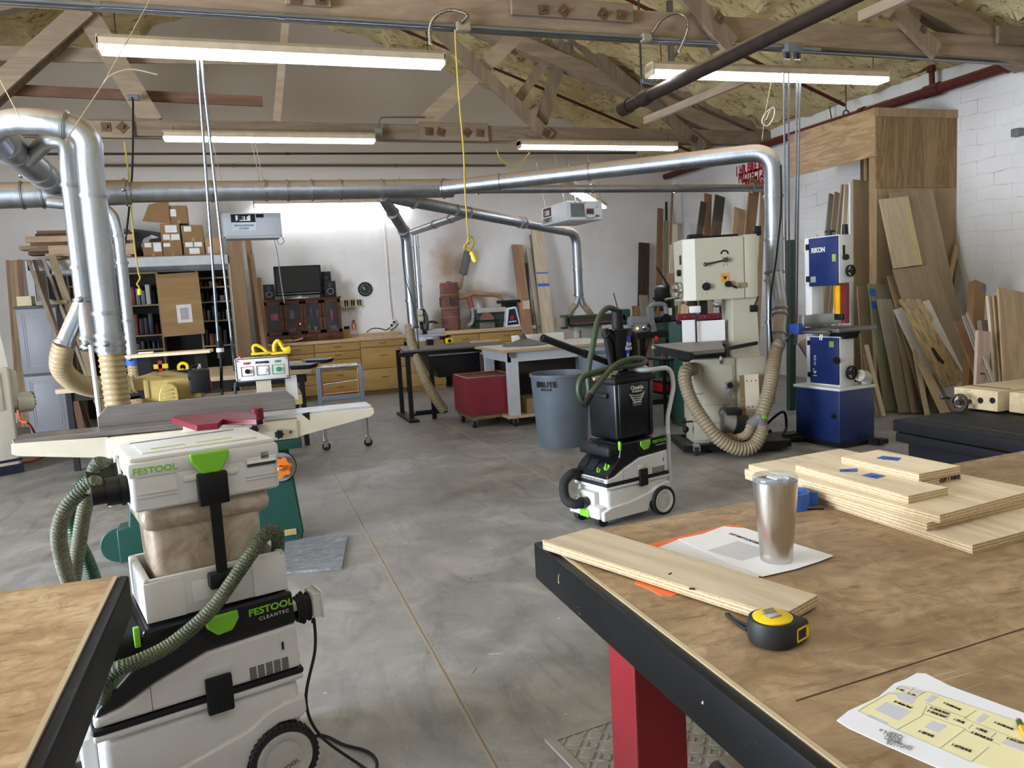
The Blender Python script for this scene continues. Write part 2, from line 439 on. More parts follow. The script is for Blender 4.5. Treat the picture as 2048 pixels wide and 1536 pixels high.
def mat_wall(name='white_wall_paint', base='dcd8d2', low='cfc9bf'):
    m, nt, b = _new(name); w = coords(nt, 'World')
    n1 = noise(nt, w, 0.8, 4, 0.6); n2 = noise(nt, w, 9, 4, 0.6)
    c = ramp(nt, n1, [(0.35, lin(low)), (0.65, lin(base))])
    c = mixc(nt, ramp(nt, n2, [(0.55, g4(0)), (0.8, g4(0.25))]), c, lin('b5a48c'))
    s = nt.nodes.new('ShaderNodeSeparateXYZ'); nt.links.new(w, s.inputs[0])
    # brown sawdust stains blown on the wall by the exhaust filters: two soft blotches
    for (x, z, rx, rz, k) in ((3.36, 2.0, 0.55, 0.75, 0.85), (3.85, 1.50, 0.75, 0.35, 0.75), (3.6, 2.5, 0.8, 0.9, 0.4), (4.25, 1.35, 0.3, 0.28, 0.6)):
        v = nt.nodes.new('ShaderNodeCombineXYZ')
        for i, (o, c0, r0) in enumerate(((0, x, rx), (2, z, rz))):
            a = nt.nodes.new('ShaderNodeMath'); a.operation = 'SUBTRACT'; nt.links.new(s.outputs[o], a.inputs[0]); a.inputs[1].default_value = c0
            d = nt.nodes.new('ShaderNodeMath'); d.operation = 'DIVIDE'; nt.links.new(a.outputs[0], d.inputs[0]); d.inputs[1].default_value = r0
            nt.links.new(d.outputs[0], v.inputs[i])
        L = nt.nodes.new('ShaderNodeVectorMath'); L.operation = 'LENGTH'; nt.links.new(v.outputs[0], L.inputs[0])
        a = nt.nodes.new('ShaderNodeMath'); a.operation = 'MULTIPLY_ADD'; nt.links.new(noise(nt, w, 4, 4), a.inputs[0]); a.inputs[1].default_value = 0.5; nt.links.new(L.outputs['Value'], a.inputs[2])
        c = mixc(nt, ramp(nt, a.outputs[0], [(0.35, g4(k)), (1.0, g4(0))]), c, lin('8f6c46'))
    # painted shade: wall browned above the truss line where it is dim
    a = nt.nodes.new('ShaderNodeMath'); a.operation = 'MULTIPLY_ADD'; nt.links.new(n1, a.inputs[0]); a.inputs[1].default_value = 0.5; nt.links.new(s.outputs[2], a.inputs[2])
    f = nt.nodes.new('ShaderNodeMapRange'); nt.links.new(a.outputs[0], f.inputs[0]); f.inputs[1].default_value = 3.1; f.inputs[2].default_value = 4.3; f.inputs[4].default_value = 0.8
    c = mixc(nt, f.outputs[0], c, lin('b8a892'))
    nt.links.new(c, b.inputs['Base Color']); b.inputs['Roughness'].default_value = 0.75
    bump(nt, b, n2, 0.12, 0.01); return m
def mat_brick():
    m, nt, b = _new('white_painted_brick'); tc = coords(nt, 'World')
    sw = nt.nodes.new('ShaderNodeSeparateXYZ'); nt.links.new(tc, sw.inputs[0]); cb = nt.nodes.new('ShaderNodeCombineXYZ')
    wob = noise(nt, tc, 1.6, 5); wz = nt.nodes.new('ShaderNodeMath'); wz.operation = 'MULTIPLY_ADD'; nt.links.new(wob, wz.inputs[0]); wz.inputs[1].default_value = 0.16; nt.links.new(sw.outputs[2], wz.inputs[2])
    nt.links.new(sw.outputs[1], cb.inputs[0]); nt.links.new(wz.outputs[0], cb.inputs[1])
    br = nt.nodes.new('ShaderNodeTexBrick'); nt.links.new(cb.outputs[0], br.inputs['Vector']); br.inputs['Scale'].default_value = 1.0
    br.inputs['Brick Width'].default_value = 0.42; br.inputs['Row Height'].default_value = 0.16; br.inputs['Mortar Size'].default_value = 0.005; br.inputs['Mortar Smooth'].default_value = 0.35
    br.inputs['Color1'].default_value = g4(1); br.inputs['Color2'].default_value = g4(0.93); br.inputs['Mortar'].default_value = g4(0)
    keep = ramp(nt, noise(nt, coords(nt, 'World', loc=(5, 2, 1)), 1.7, 4, 0.65), [(0.54, g4(0)), (0.64, g4(0.8))])
    f = nt.nodes.new('ShaderNodeMath'); f.operation = 'MULTIPLY'; nt.links.new(br.outputs['Fac'], f.inputs[0]); nt.links.new(keep, f.inputs[1])
    n2 = noise(nt, tc, 5, 5, 0.6)
    c = ramp(nt, noise(nt, tc, 0.9, 4), [(0.35, lin('d2cfc8')), (0.65, lin('e2dfda'))])
    c = mixc(nt, ramp(nt, n2, [(0.6, g4(0)), (0.85, g4(0.25))]), c, lin('b9aea0'))
    c = mixc(nt, f.outputs[0], c, lin('b0a79c'))
    nt.links.new(c, b.inputs['Base Color']); b.inputs['Roughness'].default_value = 0.6
    hh = nt.nodes.new('ShaderNodeMath'); hh.operation = 'MULTIPLY_ADD'; nt.links.new(br.outputs['Fac'], hh.inputs[0]); hh.inputs[1].default_value = -0.7; nt.links.new(n2, hh.inputs[2])
    bump(nt, b, hh.outputs[0], 0.6, 0.02); return m
def mat_foam():
    m, nt, b = _new('spray_foam'); w = coords(nt, 'World')
    n1 = noise(nt, w, 1.2, 4); n2 = noise(nt, w, 7, 6, 0.7, 1.0); n3 = noise(nt, coords(nt, 'World', (1, 2.2, 1)), 3.2, 5, 0.65, 2.0)
    c = ramp(nt, n1, [(0.3, lin('cdb57c')), (0.7, lin('e8d6a2'))])
    c = mixc(nt, ramp(nt, n3, [(0.37, g4(0.8)), (0.45, g4(0))]), c, lin('7a5f36'))
    c = mixc(nt, ramp(nt, n2, [(0.55, g4(0)), (0.75, g4(0.5))]), c, lin('e6d7a6'))
    nt.links.new(c, b.inputs['Base Color']); b.inputs['Roughness'].default_value = 0.9; b.inputs['Specular IOR Level'].default_value = 0.15
    bump(nt, b, n2, 0.8, 0.05); return m
WALLM, BRICK, FOAM, FLOORM = mat_wall(), mat_brick(), mat_foam(), mat_floor()
def struct(o): o['kind'] = 'structure'; return o
struct(MB().box((XL-.2, YF, -0.15), (XR+.2, YB+.2, 0)).build('floor', FLOORM))
gp = [(XL, YB, 0), (XR, YB, 0), (XR, YB, EAVE+.15), (APX, YB, APZ+.15), (XL, YB, EAVE+.15)]
struct(MB().prism(gp, (0, 0.2, 0)).build('wall_back', WALLM))
struct(MB().box((XR, YF, 0), (XR+.2, YB+.2, EAVE+.25)).build('wall_right', BRICK))
struct(MB().box((XL-.2, 4.6, 0), (XL, YB+.2, EAVE+.25)).box((XL-.2, YF, 3.3), (XL, 4.6, EAVE+.25)).box((XL-.2, YF, 0), (XL, .6, 3.3)).build('wall_left', BRICK))
struct(MB().prism([(p[0], YF-.2, p[2]) for p in gp], (0, .2, 0)).build('wall_front', WALLM))
# pitched roof with lumpy sprayed foam on its underside
def roof(side):
    x0, x1 = (APX, XR) if side > 0 else (XL, APX)
    nx, ny = 64, 150; vs = []
    for i in range(nx+1):
        x = x0+(x1-x0)*i/nx
        for j in range(ny+1):
            y = YF+(YB-YF)*j/ny
            p = Vector((x*1.6, y*1.1, 3))
            d = mnoise.fractal(p, 0.9, 2.1, 4)*0.12+abs(mnoise.noise(Vector((x*4.2, y*2.6, 7))))*0.16
            d += 0.05*mnoise.noise(Vector((x*11, y*8, 1)))
            d = max(-0.02, d)
            if i in (0, nx): d *= 0.3
            vs.append((x, y, roofz(x)+0.06-d))
    fs = [(i*(ny+1)+j, (i+1)*(ny+1)+j, (i+1)*(ny+1)+j+1, i*(ny+1)+j+1) for i in range(nx) for j in range(ny)]
    mb = MB().add(vs, fs, 0, True)
    # outer skin
    mb.prism([(x0, YF, roofz(x0)+.2), (x1, YF, roofz(x1)+.2), (x1, YF, roofz(x1)+.3), (x0, YF, roofz(x0)+.3)], (0, YB-YF+.2, 0), 0)
    return mb
mb = roof(1); mb2 = roof(-1); mb.add(mb2.v, mb2.f, 0, True)
o = struct(mb.build('ceiling', FOAM, weld=False))
# ================================================================ timber trusses
TIM = wood('old_truss_timber', '80694f', '9f876a', 'x', 0.7, 0.75, 5)
TIMW = wood('old_web_timber', '7d664c', '9b8468', 'z', 0.7, 0.75, 5)
TIMNEW = wood('pine_board_timber', '9d8464', 'b9a07e', 'x', 0.8, 0.7, 4)
RUSTPL = metal('rusty_plate', '6e5640', 0.6, (1, 1, 1), 0.3, metallic=0.5)
DUSTWOOD = wood('dusty_timber', '8f7558', 'b09677', 'y', 0.7, 0.8, 5)
def member(tr, a, b, w, t, name='web', y=None, mat=None, up=(0, 1, 0)):
    return MB().beam(a, b, w, t, up).build(name, mat or TIMW, tr)
def boltplate(tr, p, s=0.06, rot=0.78):
    o = MB(); e = Vector(p)
    q = [(s*math.cos(rot+k*PI/2), s*math.sin(rot+k*PI/2)) for k in range(4)]
    o.prism([(e.x+a, e.y, e.z+c) for a, c in q], (0, -0.008, 0)); o.cyl(e, e+Vector((0, -0.035, 0)), s*0.3, n=6)
    return o.build('bolt_plate', RUSTPL, tr)
def truss(y0, zb, zt, label):
    tr = thing('roof_truss', label, 'roof truss', (0, 0, 0))
    MB().box((XL+.02, y0, zb), (XR-.02, y0+.07, zt)).box((XL+.02, y0+.13, zb), (XR-.02, y0+.2, zt)).build('bottom_chord', TIM, tr, bevel=0.004)
    m = MB()
    for s in (1, -1):
        xe = XR-.1 if s > 0 else XL+.1
        m.beam((APX, y0+.1, APZ-.36), (xe, y0+.1, roofz(xe)-.22), .16, .2, (0, 0, 1))
    m.build('top_chord', TIM, tr)
    return tr
Y1, Y2 = 5.8, 10.0
T1 = truss(Y1, 3.48, 3.68, 'near timber roof truss whose long bottom chord crosses the top of the picture')
T2 = truss(Y2, 3.51, 3.70, 'far timber roof truss with crossing diagonal webs above the round metal main duct')
def P2(px, py, dy=0.0): return aty(px, py, Y2+dy)
def P1(px, py, dy=0.0): return aty(px, py, Y1+dy)
# far truss webs (pairs of planks either side of the chord)
member(T2, P2(838, 256, .05), P2(1050, 55, .05), .20, .07, mat=TIMNEW)
member(T2, P2(855, 40, -.03), P2(1100, 276, -.03), .16, .05)
member(T2, P2(855, 40, .22), P2(1085, 262, .22), .16, .05)
member(T2, P2(1132, 80, .1), P2(1083, 245, .1), .16, .09)
member(T2, P2(1122, 80, .16), P2(1030, 208, .16), .12, .06)
member(T2, P2(1130, 60, -.03), P2(1408, 296, -.03), .16, .05)
member(T2, P2(1150, 60, .23), P2(1380, 255, .23), .16, .05)
member(T2, P2(1310, 160, .1), P2(1525, 258, .1), .18, .1)
member(T2, P2(1395, 215, .1), P2(1370, 262, .1), .14, .08)
member(T2, P2(172, 15, -.03), P2(-60, 220, -.03), .20, .06, mat=TIMNEW)
member(T2, P2(190, 15, .22), P2(-40, 220, .22), .20, .06)
member(T2, P2(160, 5, .1), P2(305, 246, .1), .24, .09, mat=TIMNEW)
member(T2, P2(573, 20, .03), P2(553, 245, .03), .09, .12, 'king_post', mat=TIMNEW)
MB().box(P2(160, 240, -.05), P2(268, 277, -.01)).build('splice_block', TIM, T2, bevel=.004)
MB().box(P2(838, 243, -.05), P2(976, 283, -.01)).build('splice_block', TIM, T2, bevel=.004)
for px, py, r in ((212, 254, .8), (245, 255, 0), (858, 263, .75), (882, 264, .5), (934, 265, .1), (960, 266, .7)): boltplate(T2, P2(px, py, -.051), .07, r)
for px, py in ((1092, 266), (1388, 278)): boltplate(T2, P2(px, py, -.058), .07, .3)
# near truss webs
member(T1, P1(1330, -60, -.05), P1(1462, 92, -.05), .16, .05)
member(T1, P1(1365, -40, .24), P1(1430, 105, .24), .14, .05)
member(T1, P1(1790, 20, -.05), P1(1872, 104, -.05), .15, .05)
member(T1, P1(1818, 10, .24), P1(1828, 122, .24), .14, .06)
member(T1, P1(1835, -40, .1), P1(1815, 55, .1), .17, .09)
MB().box(P1(1022, -12, -.05), P1(1263, 48, -.01)).build('splice_block', TIM, T1, bevel=.005)
MB().box(P1(568, -30, -.05), P1(662, 17, -.01)).build('splice_block', TIM, T1, bevel=.005)
MB().box(P1(1998, 50, -.05), P1(2060, 94, -.01)).build('splice_block', TIM, T1, bevel=.005)
for px, py, r in ((1084, 20, .9), (1126, 22, .1), (1205, 28, .2), (1241, 30, .7), (590, -2, .8), (640, 0, .8)): boltplate(T1, P1(px, py, -.052), .05, r)
boltplate(T1, P1(1438, 36, -.078), .055, .2); boltplate(T1, P1(1846, 58, -.078), .045, .3)
# loose lateral braces
def board(name, label, cat, a, b, w, t, mat, up=(0, 0, 1), group=None):
    a, b = Vector(a), Vector(b); d = b-a; L = d.length; x = d.normalized(); z = Vector(up); z = (z-x*z.dot(x)).normalized(); y = z.cross(x)
    o = MB().box((0, -t/2, -w/2), (L, t/2, w/2)).build(name, mat, bevel=0.002)
    o.matrix_world = Matrix(((x.x, y.x, z.x, a.x), (x.y, y.y, z.y, a.y), (x.z, y.z, z.z, a.z), (0, 0, 0, 1)))
    return tag(o, label, cat, group)
board('brace_board', 'long pale board lying across the far truss webs at top left', 'board', P2(-60, 106, .30), P2(560, 118, .30), .16, .04, TIMNEW)
board('brace_board', 'dark red-brown board ending in mid air below the long left light', 'board', P2(-60, 176, .30), P2(525, 203, .30), .12, .04, wood('redwood_board', '6b4630', '8c6044', 'x', .8, .7, 4))
board('brace_board', 'pale dusty board slanting down toward the far truss under the right light', 'board', atz(1290, 241, 3.66), atz(1530, 143, 3.62), .09, .05, wood('dusty_brace', 'a2876a', 'bca184', 'x', .7, .8, 4))
board('brace_board', 'pale board running toward the camera over the near truss at top right', 'board', atz(1722, 34, 3.72), atz(1870, -34, 3.72), .09, .07, TIMNEW)
board('ledger_beam', 'brown timber ledger along the top of the white brick wall', 'beam', (XR-.06, 12.6, 3.86), (XR-.06, 6.9, 3.86), .2, .09, wood('ledger_timber', '8d6a45', 'a9845a', 'x', .7, .75, 4))
# ================================================================ fluorescent lights
HOUS = plain('white_enamel_fixture', 'b8a78a', 0.6, var=.15, dust=.4)
TUBE = emit('fluorescent_tube', 'e6efff', 38.0)
LENS = glass('prismatic_lens', 'f4f8ff', 0.3, 0.25)
def fixture(label, a, b, hang=None, wires=True, w=.16, strength=TUBE):
    a, b = Vector(a), Vector(b); d = b-a; L = d.length; rot = math.atan2(d.y, d.x)
    t = thing('fluorescent_light', label, 'ceiling light', a, rot, 'fluorescent strip lights')
    MB().prism([(0, -w/2, .005), (0, w/2, .005), (0, w/2, .05), (0, w*.35, .08), (0, -w*.35, .08), (0, -w/2, .05)], (L, 0, 0)).build('housing', HOUS, t, bevel=.003)
    MB().box((0, -w/2, -.035), (.012, w/2, .06)).build('end_cap', HOUS, t); MB().box((L-.012, -w/2, -.035), (L, w/2, .06)).build('end_cap', HOUS, t)
    for y in (-.04, .04): MB().cyl((.02, y, -.012), (L-.02, y, -.012), .015, n=10).build('tube', strength, t)
    MB().prism([(.012, -w*.46, .005), (.012, -w*.40, -.034), (.012, w*.40, -.034), (.012, w*.46, .005)], (L-.024, 0, 0)).build('lens', LENS, t)
    if wires:
        for x in (.12, L-.12):
            MB().tube([(x, 0, .07), (x, .01, .07+wires)], .004, 5).build('hanger', DARKSTEEL, t)
    return t
fixture('long fluorescent light at upper left hung below the near truss', (-.79, 6.1, 3.28), (1.65, 6.1, 3.30), wires=.2)
fixture('fluorescent light at upper right partly crossed by the fat dark pipe', (3.45, 6.05, 3.27), (5.9, 5.95, 3.28), wires=.2)
fixture('fluorescent light at left hung under the far truss', (-.71, 9.85, 3.46), (1.72, 9.85, 3.46), wires=.06)
fixture('fluorescent light hung under the far truss right of the yellow cord', (3.62, 9.85, 3.41), (6.0, 9.85, 3.42), wires=.1)
fixture('fluorescent light glowing against the back wall above the television', (.27, 12.72, 3.06), (2.7, 12.72, 3.05), wires=.35)
fixture('short-looking light running away from the camera below the rising duct', aty(1135, 372, 9.2), aty(1200, 351, 11.4), wires=.3)
# two unseen strips added over the camera to light benches and camera-facing sides
fixture('added unseen fluorescent light above the foreground benches, left', (-1.6, .2, 3.3), (.84, .2, 3.3), wires=.2)
fixture('added unseen fluorescent light above the foreground benches, right', (2.0, .2, 3.3), (4.44, .2, 3.3), wires=.2)
# ================================================================ conduits, pipes and cords overhead
EMT = metal('galvanised_conduit', '8b9299', 0.35, dust=.5)
BLKPIPE = plain('black_iron_pipe', '2b2019', 0.65, var=.3, dust=.6, spec=.25)
REDPIPE = plain('red_sprinkler_paint', '57221b', 0.6, var=.25, dust=.4, spec=.3)
def pipe(name, label, cat, pts, r, mat, n=12, sub=0, group=None, couplings=(), cw=.05, cr=1.25):
    P = [Vector(p) for p in pts]
    o = MB().tube(P, r, n, sub=sub)
    for k in couplings:
        a, b = P[0], P[-1]; q = a+(b-a)*k; d = (b-a).normalized()*cw/2; o.cyl(q-d, q+d, r*cr, n=n)
    return tag(o.build(name, mat), label, cat, group)
pipe('conduit', 'blue-grey metal conduit strapped along the bottom of the near truss chord', 'conduit', [(XL+.1, 5.76, 3.445), (5.0, 5.76, 3.445)], .017, EMT, couplings=(.5, .6, .78, .86, .95))
pipe('conduit', 'thin dusty conduit running beside the thicker one under the near truss', 'conduit', [(XL+.1, 5.9, 3.465), (7.6, 5.9, 3.465)], .011, EMT, 8, couplings=(.4, .55, .7))
o = pipe('large_pipe', 'fat dark iron pipe slanting across the upper right, capped at its far end', 'pipe', [(3.578, 6.8, 3.15), (3.83, 1.5, 3.15)], .055, BLKPIPE, 20, couplings=(.012, .08), cw=.14)
o = thing('pipe_hanger', 'thin metal trapeze hanger holding the far end of the fat dark pipe', 'hanger', (0, 0, 0))
q = Vector((3.595, 6.45, 3.15))
MB().ring(q, (0, 1, 0), .056, .064, .03).build('clamp', DARKSTEEL, o); MB().tube([q+Vector((0, 0, .06)), q+Vector((0, 0, 1.1))], .009, 6).build('rod', DARKSTEEL, o)
MB().beam(q+Vector((.0, 0, .16)), q+Vector((.55, .3, .22)), .03, .03).build('strut', EMT, o); MB().beam(q+Vector((.5, .3, .15)), q+Vector((.5, .3, 1.0)), .05, .04).build('post', EMT, o)
MB().beam(q+Vector((.3, .2, .22)), q+Vector((.75, .5, .7)), .03, .03).build('strut', EMT, o)
pipe('gas_pipe', 'thin black pipe running level across the back above the main duct', 'pipe', [aty(-30, 308, 11.2), aty(1272, 306, 11.2)], .016, BLKPIPE, 8, couplings=(.4, .8))
pipe('wall_pipe', 'thin brown dusty pipe low on the back wall behind the gas pipe', 'pipe', [aty(195, 331, 12.75), aty(1010, 331, 12.75)], .02, plain('brown_pipe', '5d4636', .6, dust=.4), 8, couplings=(.3, .7))
RP = lambda y: (XR-.16, y, 3.49)
o = thing('sprinkler_main', 'red sprinkler main pipe along the top of the white brick wall', 'pipe', (0, 0, 0))
MB().tube([RP(4.5), RP(12.85)], .055, 16).build('pipe_run', REDPIPE, o)
for y in (6.0, 8.0, 10.9): MB().ring(RP(y), (0, 1, 0), .056, .072, .08).build('coupling', REDPIPE, o)
MB().cyl(RP(6.95), Vector(RP(6.95))+Vector((-.02, 0, .28)), .03, n=10).cyl(Vector(RP(6.95))+Vector((-.02, 0, .20)), Vector(RP(6.95))+Vector((-.02, 0, .30)), .045, n=10).cyl(RP(6.85), RP(7.05), .07).build('riser', REDPIPE, o)
for y in (6.0, 6.02): pass
for y in (5.93, 8.6):
    MB().tube([Vector(RP(y))+Vector((0, 0, -.07)), Vector(RP(y))+Vector((.06, 0, 0)), Vector(RP(y))+Vector((.0, 0, .3))], .008, 6).build('hanger', RUSTPL, o)
def slope_pipe(label, y, x0, x1, drop=.1, bend=None):
    pts = [(x0, y, roofz(x0)-drop), (x1, y, roofz(x1)-drop)]
    o = pipe('sprinkler_branch', label, 'pipe', pts, .022, REDPIPE, 8, couplings=(.2, .5, .8), cw=.08, group=None)
    return o
slope_pipe('dark red sprinkler branch sloping under the foam right of the near truss', 8.1, 2.0, 7.4, .2)
slope_pipe('dark red sprinkler branch sloping under the foam behind the far truss', 11.4, 1.4, 7.4, .2)
slope_pipe('dark red sprinkler branch sloping under the foam at far upper left', 8.6, -5.5, -.6, .22)
# vertical conduit pairs dropping to machines
def drop(label, tops, bots, r=.0125, bend=None):
    o = thing('conduit_drop', label, 'conduit', tops[0])
    for a, b in zip(tops, bots):
        a, b = Vector(a), Vector(b); MB().tube([a-o.location, b-o.location], r, 8).build('conduit_tube', EMT, o)
    return o
cd1 = drop('pair of silver conduits dropping in front of the left far light to the planer', [aty(393, 95, 6.2), aty(400, 95, 6.2)], [aty(437, 690, 6.6), aty(470, 742, 6.6)], .011)
cd2 = drop('four thin silver conduits dropping past the bandsaws at right', [aty(1567, 145, 5.9), aty(1577, 145, 5.92), aty(1594, 145, 5.95), aty(1600, 145, 5.97)], [aty(1574, 690, 6.35), aty(1579, 690, 6.36), aty(1589, 690, 6.38), aty(1593, 690, 6.4)], .008)
o = thing('junction_box', 'grey junction box where four conduits leave the near truss', 'electrical box', aty(1585, 97, 5.74))
MB().rbox((-.08, -.04, -.04), (.08, .04, .04), .008).build('box', plain('grey_enamel', '6b7072', .5, dust=.3), o)
for x in (-.075, -.04, .03, .065): MB().cyl((x, 0, -.09), (x, 0, -.03), .016, n=8).build('connector', DARKSTEEL, o)
def jbox(label, c, s, m=None):
    o = thing('junction_box', label, 'electrical box', c)
    mm = m or plain('dusty_box_enamel', '8f8370', .6, dust=.4)
    MB().rbox((-s[0]/2, -s[1]/2, -s[2]/2), (s[0]/2, s[1]/2, s[2]/2), .006).build('box', mm, o)
    MB().box((-s[0]*.42, -s[1]/2-.004, -s[2]*.42), (s[0]*.42, -s[1]/2, s[2]*.42)).build('cover', mm, o)
    return o
jbox('dusty junction box on the near truss above the hanging yellow cord', aty(926, 54, 5.76), (.11, .06, .06))
jbox('dusty junction box on the near truss under the right flexible conduit', aty(1292, 76, 5.76), (.08, .06, .06))
jbox('grey box on the far truss at the right end of the left light', aty(757, 266, 9.92), (.1, .06, .11), plain('grey_box', '7c7a70', .6))
jbox('grey outlet box on the slanting left timber of the far truss', aty(267, 195, 9.9), (.12, .06, .06), plain('grey_enamel', '6b7072'))
FLEX = metal('flexible_conduit', '9a8f80', .4, (1, 1, 1))
def flex(label, pts, r=.012):
    return tag(MB().tube(pts, r, 8, sub=8, rib=.003, pitch=.012).build('flexible_conduit', FLEX), label, 'conduit')
flex('ribbed flexible conduit arching onto the left light above the yellow cord', [aty(p, q, 5.72) for p, q in ((921, 46), (935, 32), (926, 25), (900, 20), (872, 32), (860, 55), (861, 88))])
flex('ribbed flexible conduit arching onto the right light beside the fat pipe', [aty(p, q, 5.72) for p, q in ((1303, 68), (1325, 38), (1350, 26), (1370, 33), (1376, 55), (1366, 85), (1357, 104))])
pipe('bent_conduit', 'bent conduit rising from the grey box on the far truss', 'conduit', fillet([aty(757, 258, 9.9), aty(758, 234, 9.9), aty(850, 234, 9.9)], .12), .012, EMT, 8)
YEL = plain('yellow_cord', 'b39c3a', .5, var=.1)
o = thing('drop_cord', 'yellow power cord with knot and yellow connector hanging in mid picture', 'power cord', aty(910, 60, 5.74))
b0 = o.location
MB().tube([aty(p, q, 5.74)-b0 for p, q in ((910, 60), (913, 120), (920, 220), (927, 300), (930, 380), (936, 470))], .0065, 8, sub=5).build('cord', YEL, o)
MB().tube([aty(p, q, 5.74+d)-b0 for p, q, d in ((936, 470, 0), (939, 484, .02), (930, 490, -.02), (929, 498, 0), (938, 501, .03), (947, 490, .02), (945, 476, 0), (938, 474, -.03), (935, 484, -.03), (931, 492, 0), (941, 503, 0), (945, 510, 0))], .0065, 8, sub=6).build('knot', YEL, o)
c0, c1 = aty(943, 504, 5.74)-b0, aty(951, 523, 5.74)-b0
MB().cyl(c0, c1, .020, n=12).cyl(c0+(c1-c0)*.45, c0+(c1-c0)*.75, .024, n=12).build('connector', plain('yellow_connector', 'd9bf3a', .45), o)
o = thing('drop_cord', 'short yellow cord with yellow connector hanging in front of the left shelves', 'power cord', aty(253, 283, 9.0)); b0 = o.location
MB().tube([aty(p, q, 9.0)-b0 for p, q in ((249, 283), (256, 340), (263, 430), (270, 500), (277, 545), (280, 556), (274, 568), (277, 572), (279, 578))], .009, 6, sub=4).build('cord', YEL, o)
MB().cyl(aty(279, 578, 9.0)-b0, aty(279, 590, 9.0)-b0, .022, n=10).build('connector', plain('yellow_connector', 'd9bf3a'), o)
tag(MB().tube([aty(p, q, 9.0) for p, q in ((263, 195), (266, 210), (265, 330), (258, 420), (247, 520), (250, 560))], .011, 6, sub=4).build('hanging_cable', BLACK), 'black cable hanging from the grey outlet box past the shelves', 'cable')
tag(MB().tube([aty(p, q, 9.7) for p, q in ((993, 298), (1000, 316), (1018, 330), (1035, 331), (1047, 322), (1060, 305))], .010, 6, sub=5).build('yellow_cord', YEL), 'yellow cord looping under the middle light of the far truss', 'power cord')
WIRE = plain('tan_wire', 'b3a283', .5)
def wire(label, pts, r=.0035, m=WIRE, name='suspension_wire'):
    return tag(MB().tube(pts, r, 5).build(name, m), label, 'wire')
wire('suspension wire running from the near truss down to the left duct bend', [aty(303, -5, 5.7), aty(205, 170, 5.4), aty(132, 280, 5.1)])
tag(MB().tube([aty(p, q, 5.4) for p, q in ((205, 170), (220, 152), (245, 141), (270, 139), (315, 149))], .004, 5, sub=6).build('wire_tail', WIRE), 'curly loose wire tail sticking out left below the first light', 'wire')
wire('thin wire holding the rising duct elbow at right, tied in a loop', [aty(1545, 150, 5.9), aty(1530, 230, 5.9), aty(1524, 280, 5.9)])
tag(MB().tube([aty(p, q, 5.9) for p, q in ((1532, 240), (1541, 220), (1549, 218), (1547, 235), (1535, 252), (1524, 245), (1530, 228), (1546, 214), (1549, 224))], .005, 6, sub=5).build('wire_loop', plain('white_wire', 'd5d0c2', .5)), 'white wire loop tied above the right duct elbow', 'wire')
wire('slack suspension wire at far upper left beside the duct bend', [aty(-5, 150, 5.4), aty(38, 232, 5.1)])
# ================================================================ foreground benches and what lies on them
ZB = 0.88
def mat_benchtop(name, c1, c2, c3):
    m, nt, b = _new(name); w = coords(nt, 'World')
    n1 = noise(nt, coords(nt, 'World', (1, 2.2, 1), (0, 0, .9)), 3.2, 6, 0.65, 1.0); n2 = noise(nt, w, 14, 6, 0.7, 1.5); n3 = noise(nt, coords(nt, 'World', (3, 14, 1), (0, 0, .6)), 3.0, 4, 0.7)
    c = ramp(nt, n1, [(0.3, lin(c1)), (0.55, lin(c2)), (0.75, lin(c3))])
    c = mixc(nt, ramp(nt, n2, [(0.42, g4(0)), (0.62, g4(0.75))]), c, lin(c1))
    c = mixc(nt, ramp(nt, n3, [(0.56, g4(0)), (0.66, g4(0.6))]), c, lin('664c33'))
    sc_ = noise(nt, coords(nt, 'World', (2, 60, 1), (0, 0, -.5)), 2.0, 3, .6); c = mixc(nt, ramp(nt, sc_, [(.66, g4(0)), (.72, g4(.45))]), c, lin('d8c7a6'))
    vo = nt.nodes.new('ShaderNodeTexVoronoi'); nt.links.new(coords(nt, 'World', (1, 1.8, 1), (0, 0, .4)), vo.inputs['Vector']); vo.inputs['Scale'].default_value = 9; 
    c = mixc(nt, ramp(nt, vo.outputs['Distance'], [(0.05, g4(0.55)), (0.12, g4(0))]), c, lin('69482f'))


    nt.links.new(c, b.inputs['Base Color']); b.inputs['Roughness'].default_value = 0.55; b.inputs['Specular IOR Level'].default_value = 0.35
    bump(nt, b, n2, 0.08, 0.003); return m
BT1 = mat_benchtop('worn_hardboard', '7b6448', 'a58c6c', 'bda485')
BT2 = mat_benchtop('worn_plywood_top', '957853', 'bda27d', 'd4bf9c')
def mat_chipped(name):
    m, nt, b = _new(name); w = coords(nt, 'World')
    n = noise(nt, w, 22, 4, 0.7); n2 = noise(nt, w, 4, 4)
    c = ramp(nt, n2, [(0.35, lin('08090a')), (0.7, lin('121315'))])
    c = mixc(nt, ramp(nt, n, [(0.67, g4(0)), (0.70, g4(1))]), c, lin('a8977a'))
    nt.links.new(c, b.inputs['Base Color']); b.inputs['Roughness'].default_value = 0.5; b.inputs['Specular IOR Level'].default_value = .22
    MATS[name] = m; return m
EDGE = mat_chipped('chipped_black_paint')
LIP = wood('bare_wood_lip', 'b9a07a', 'd8c49c', 'y', 1.0, .7, 5)
REDLEG = plain('red_bench_paint', '8f1f28', .4, var=.3, vs=5)
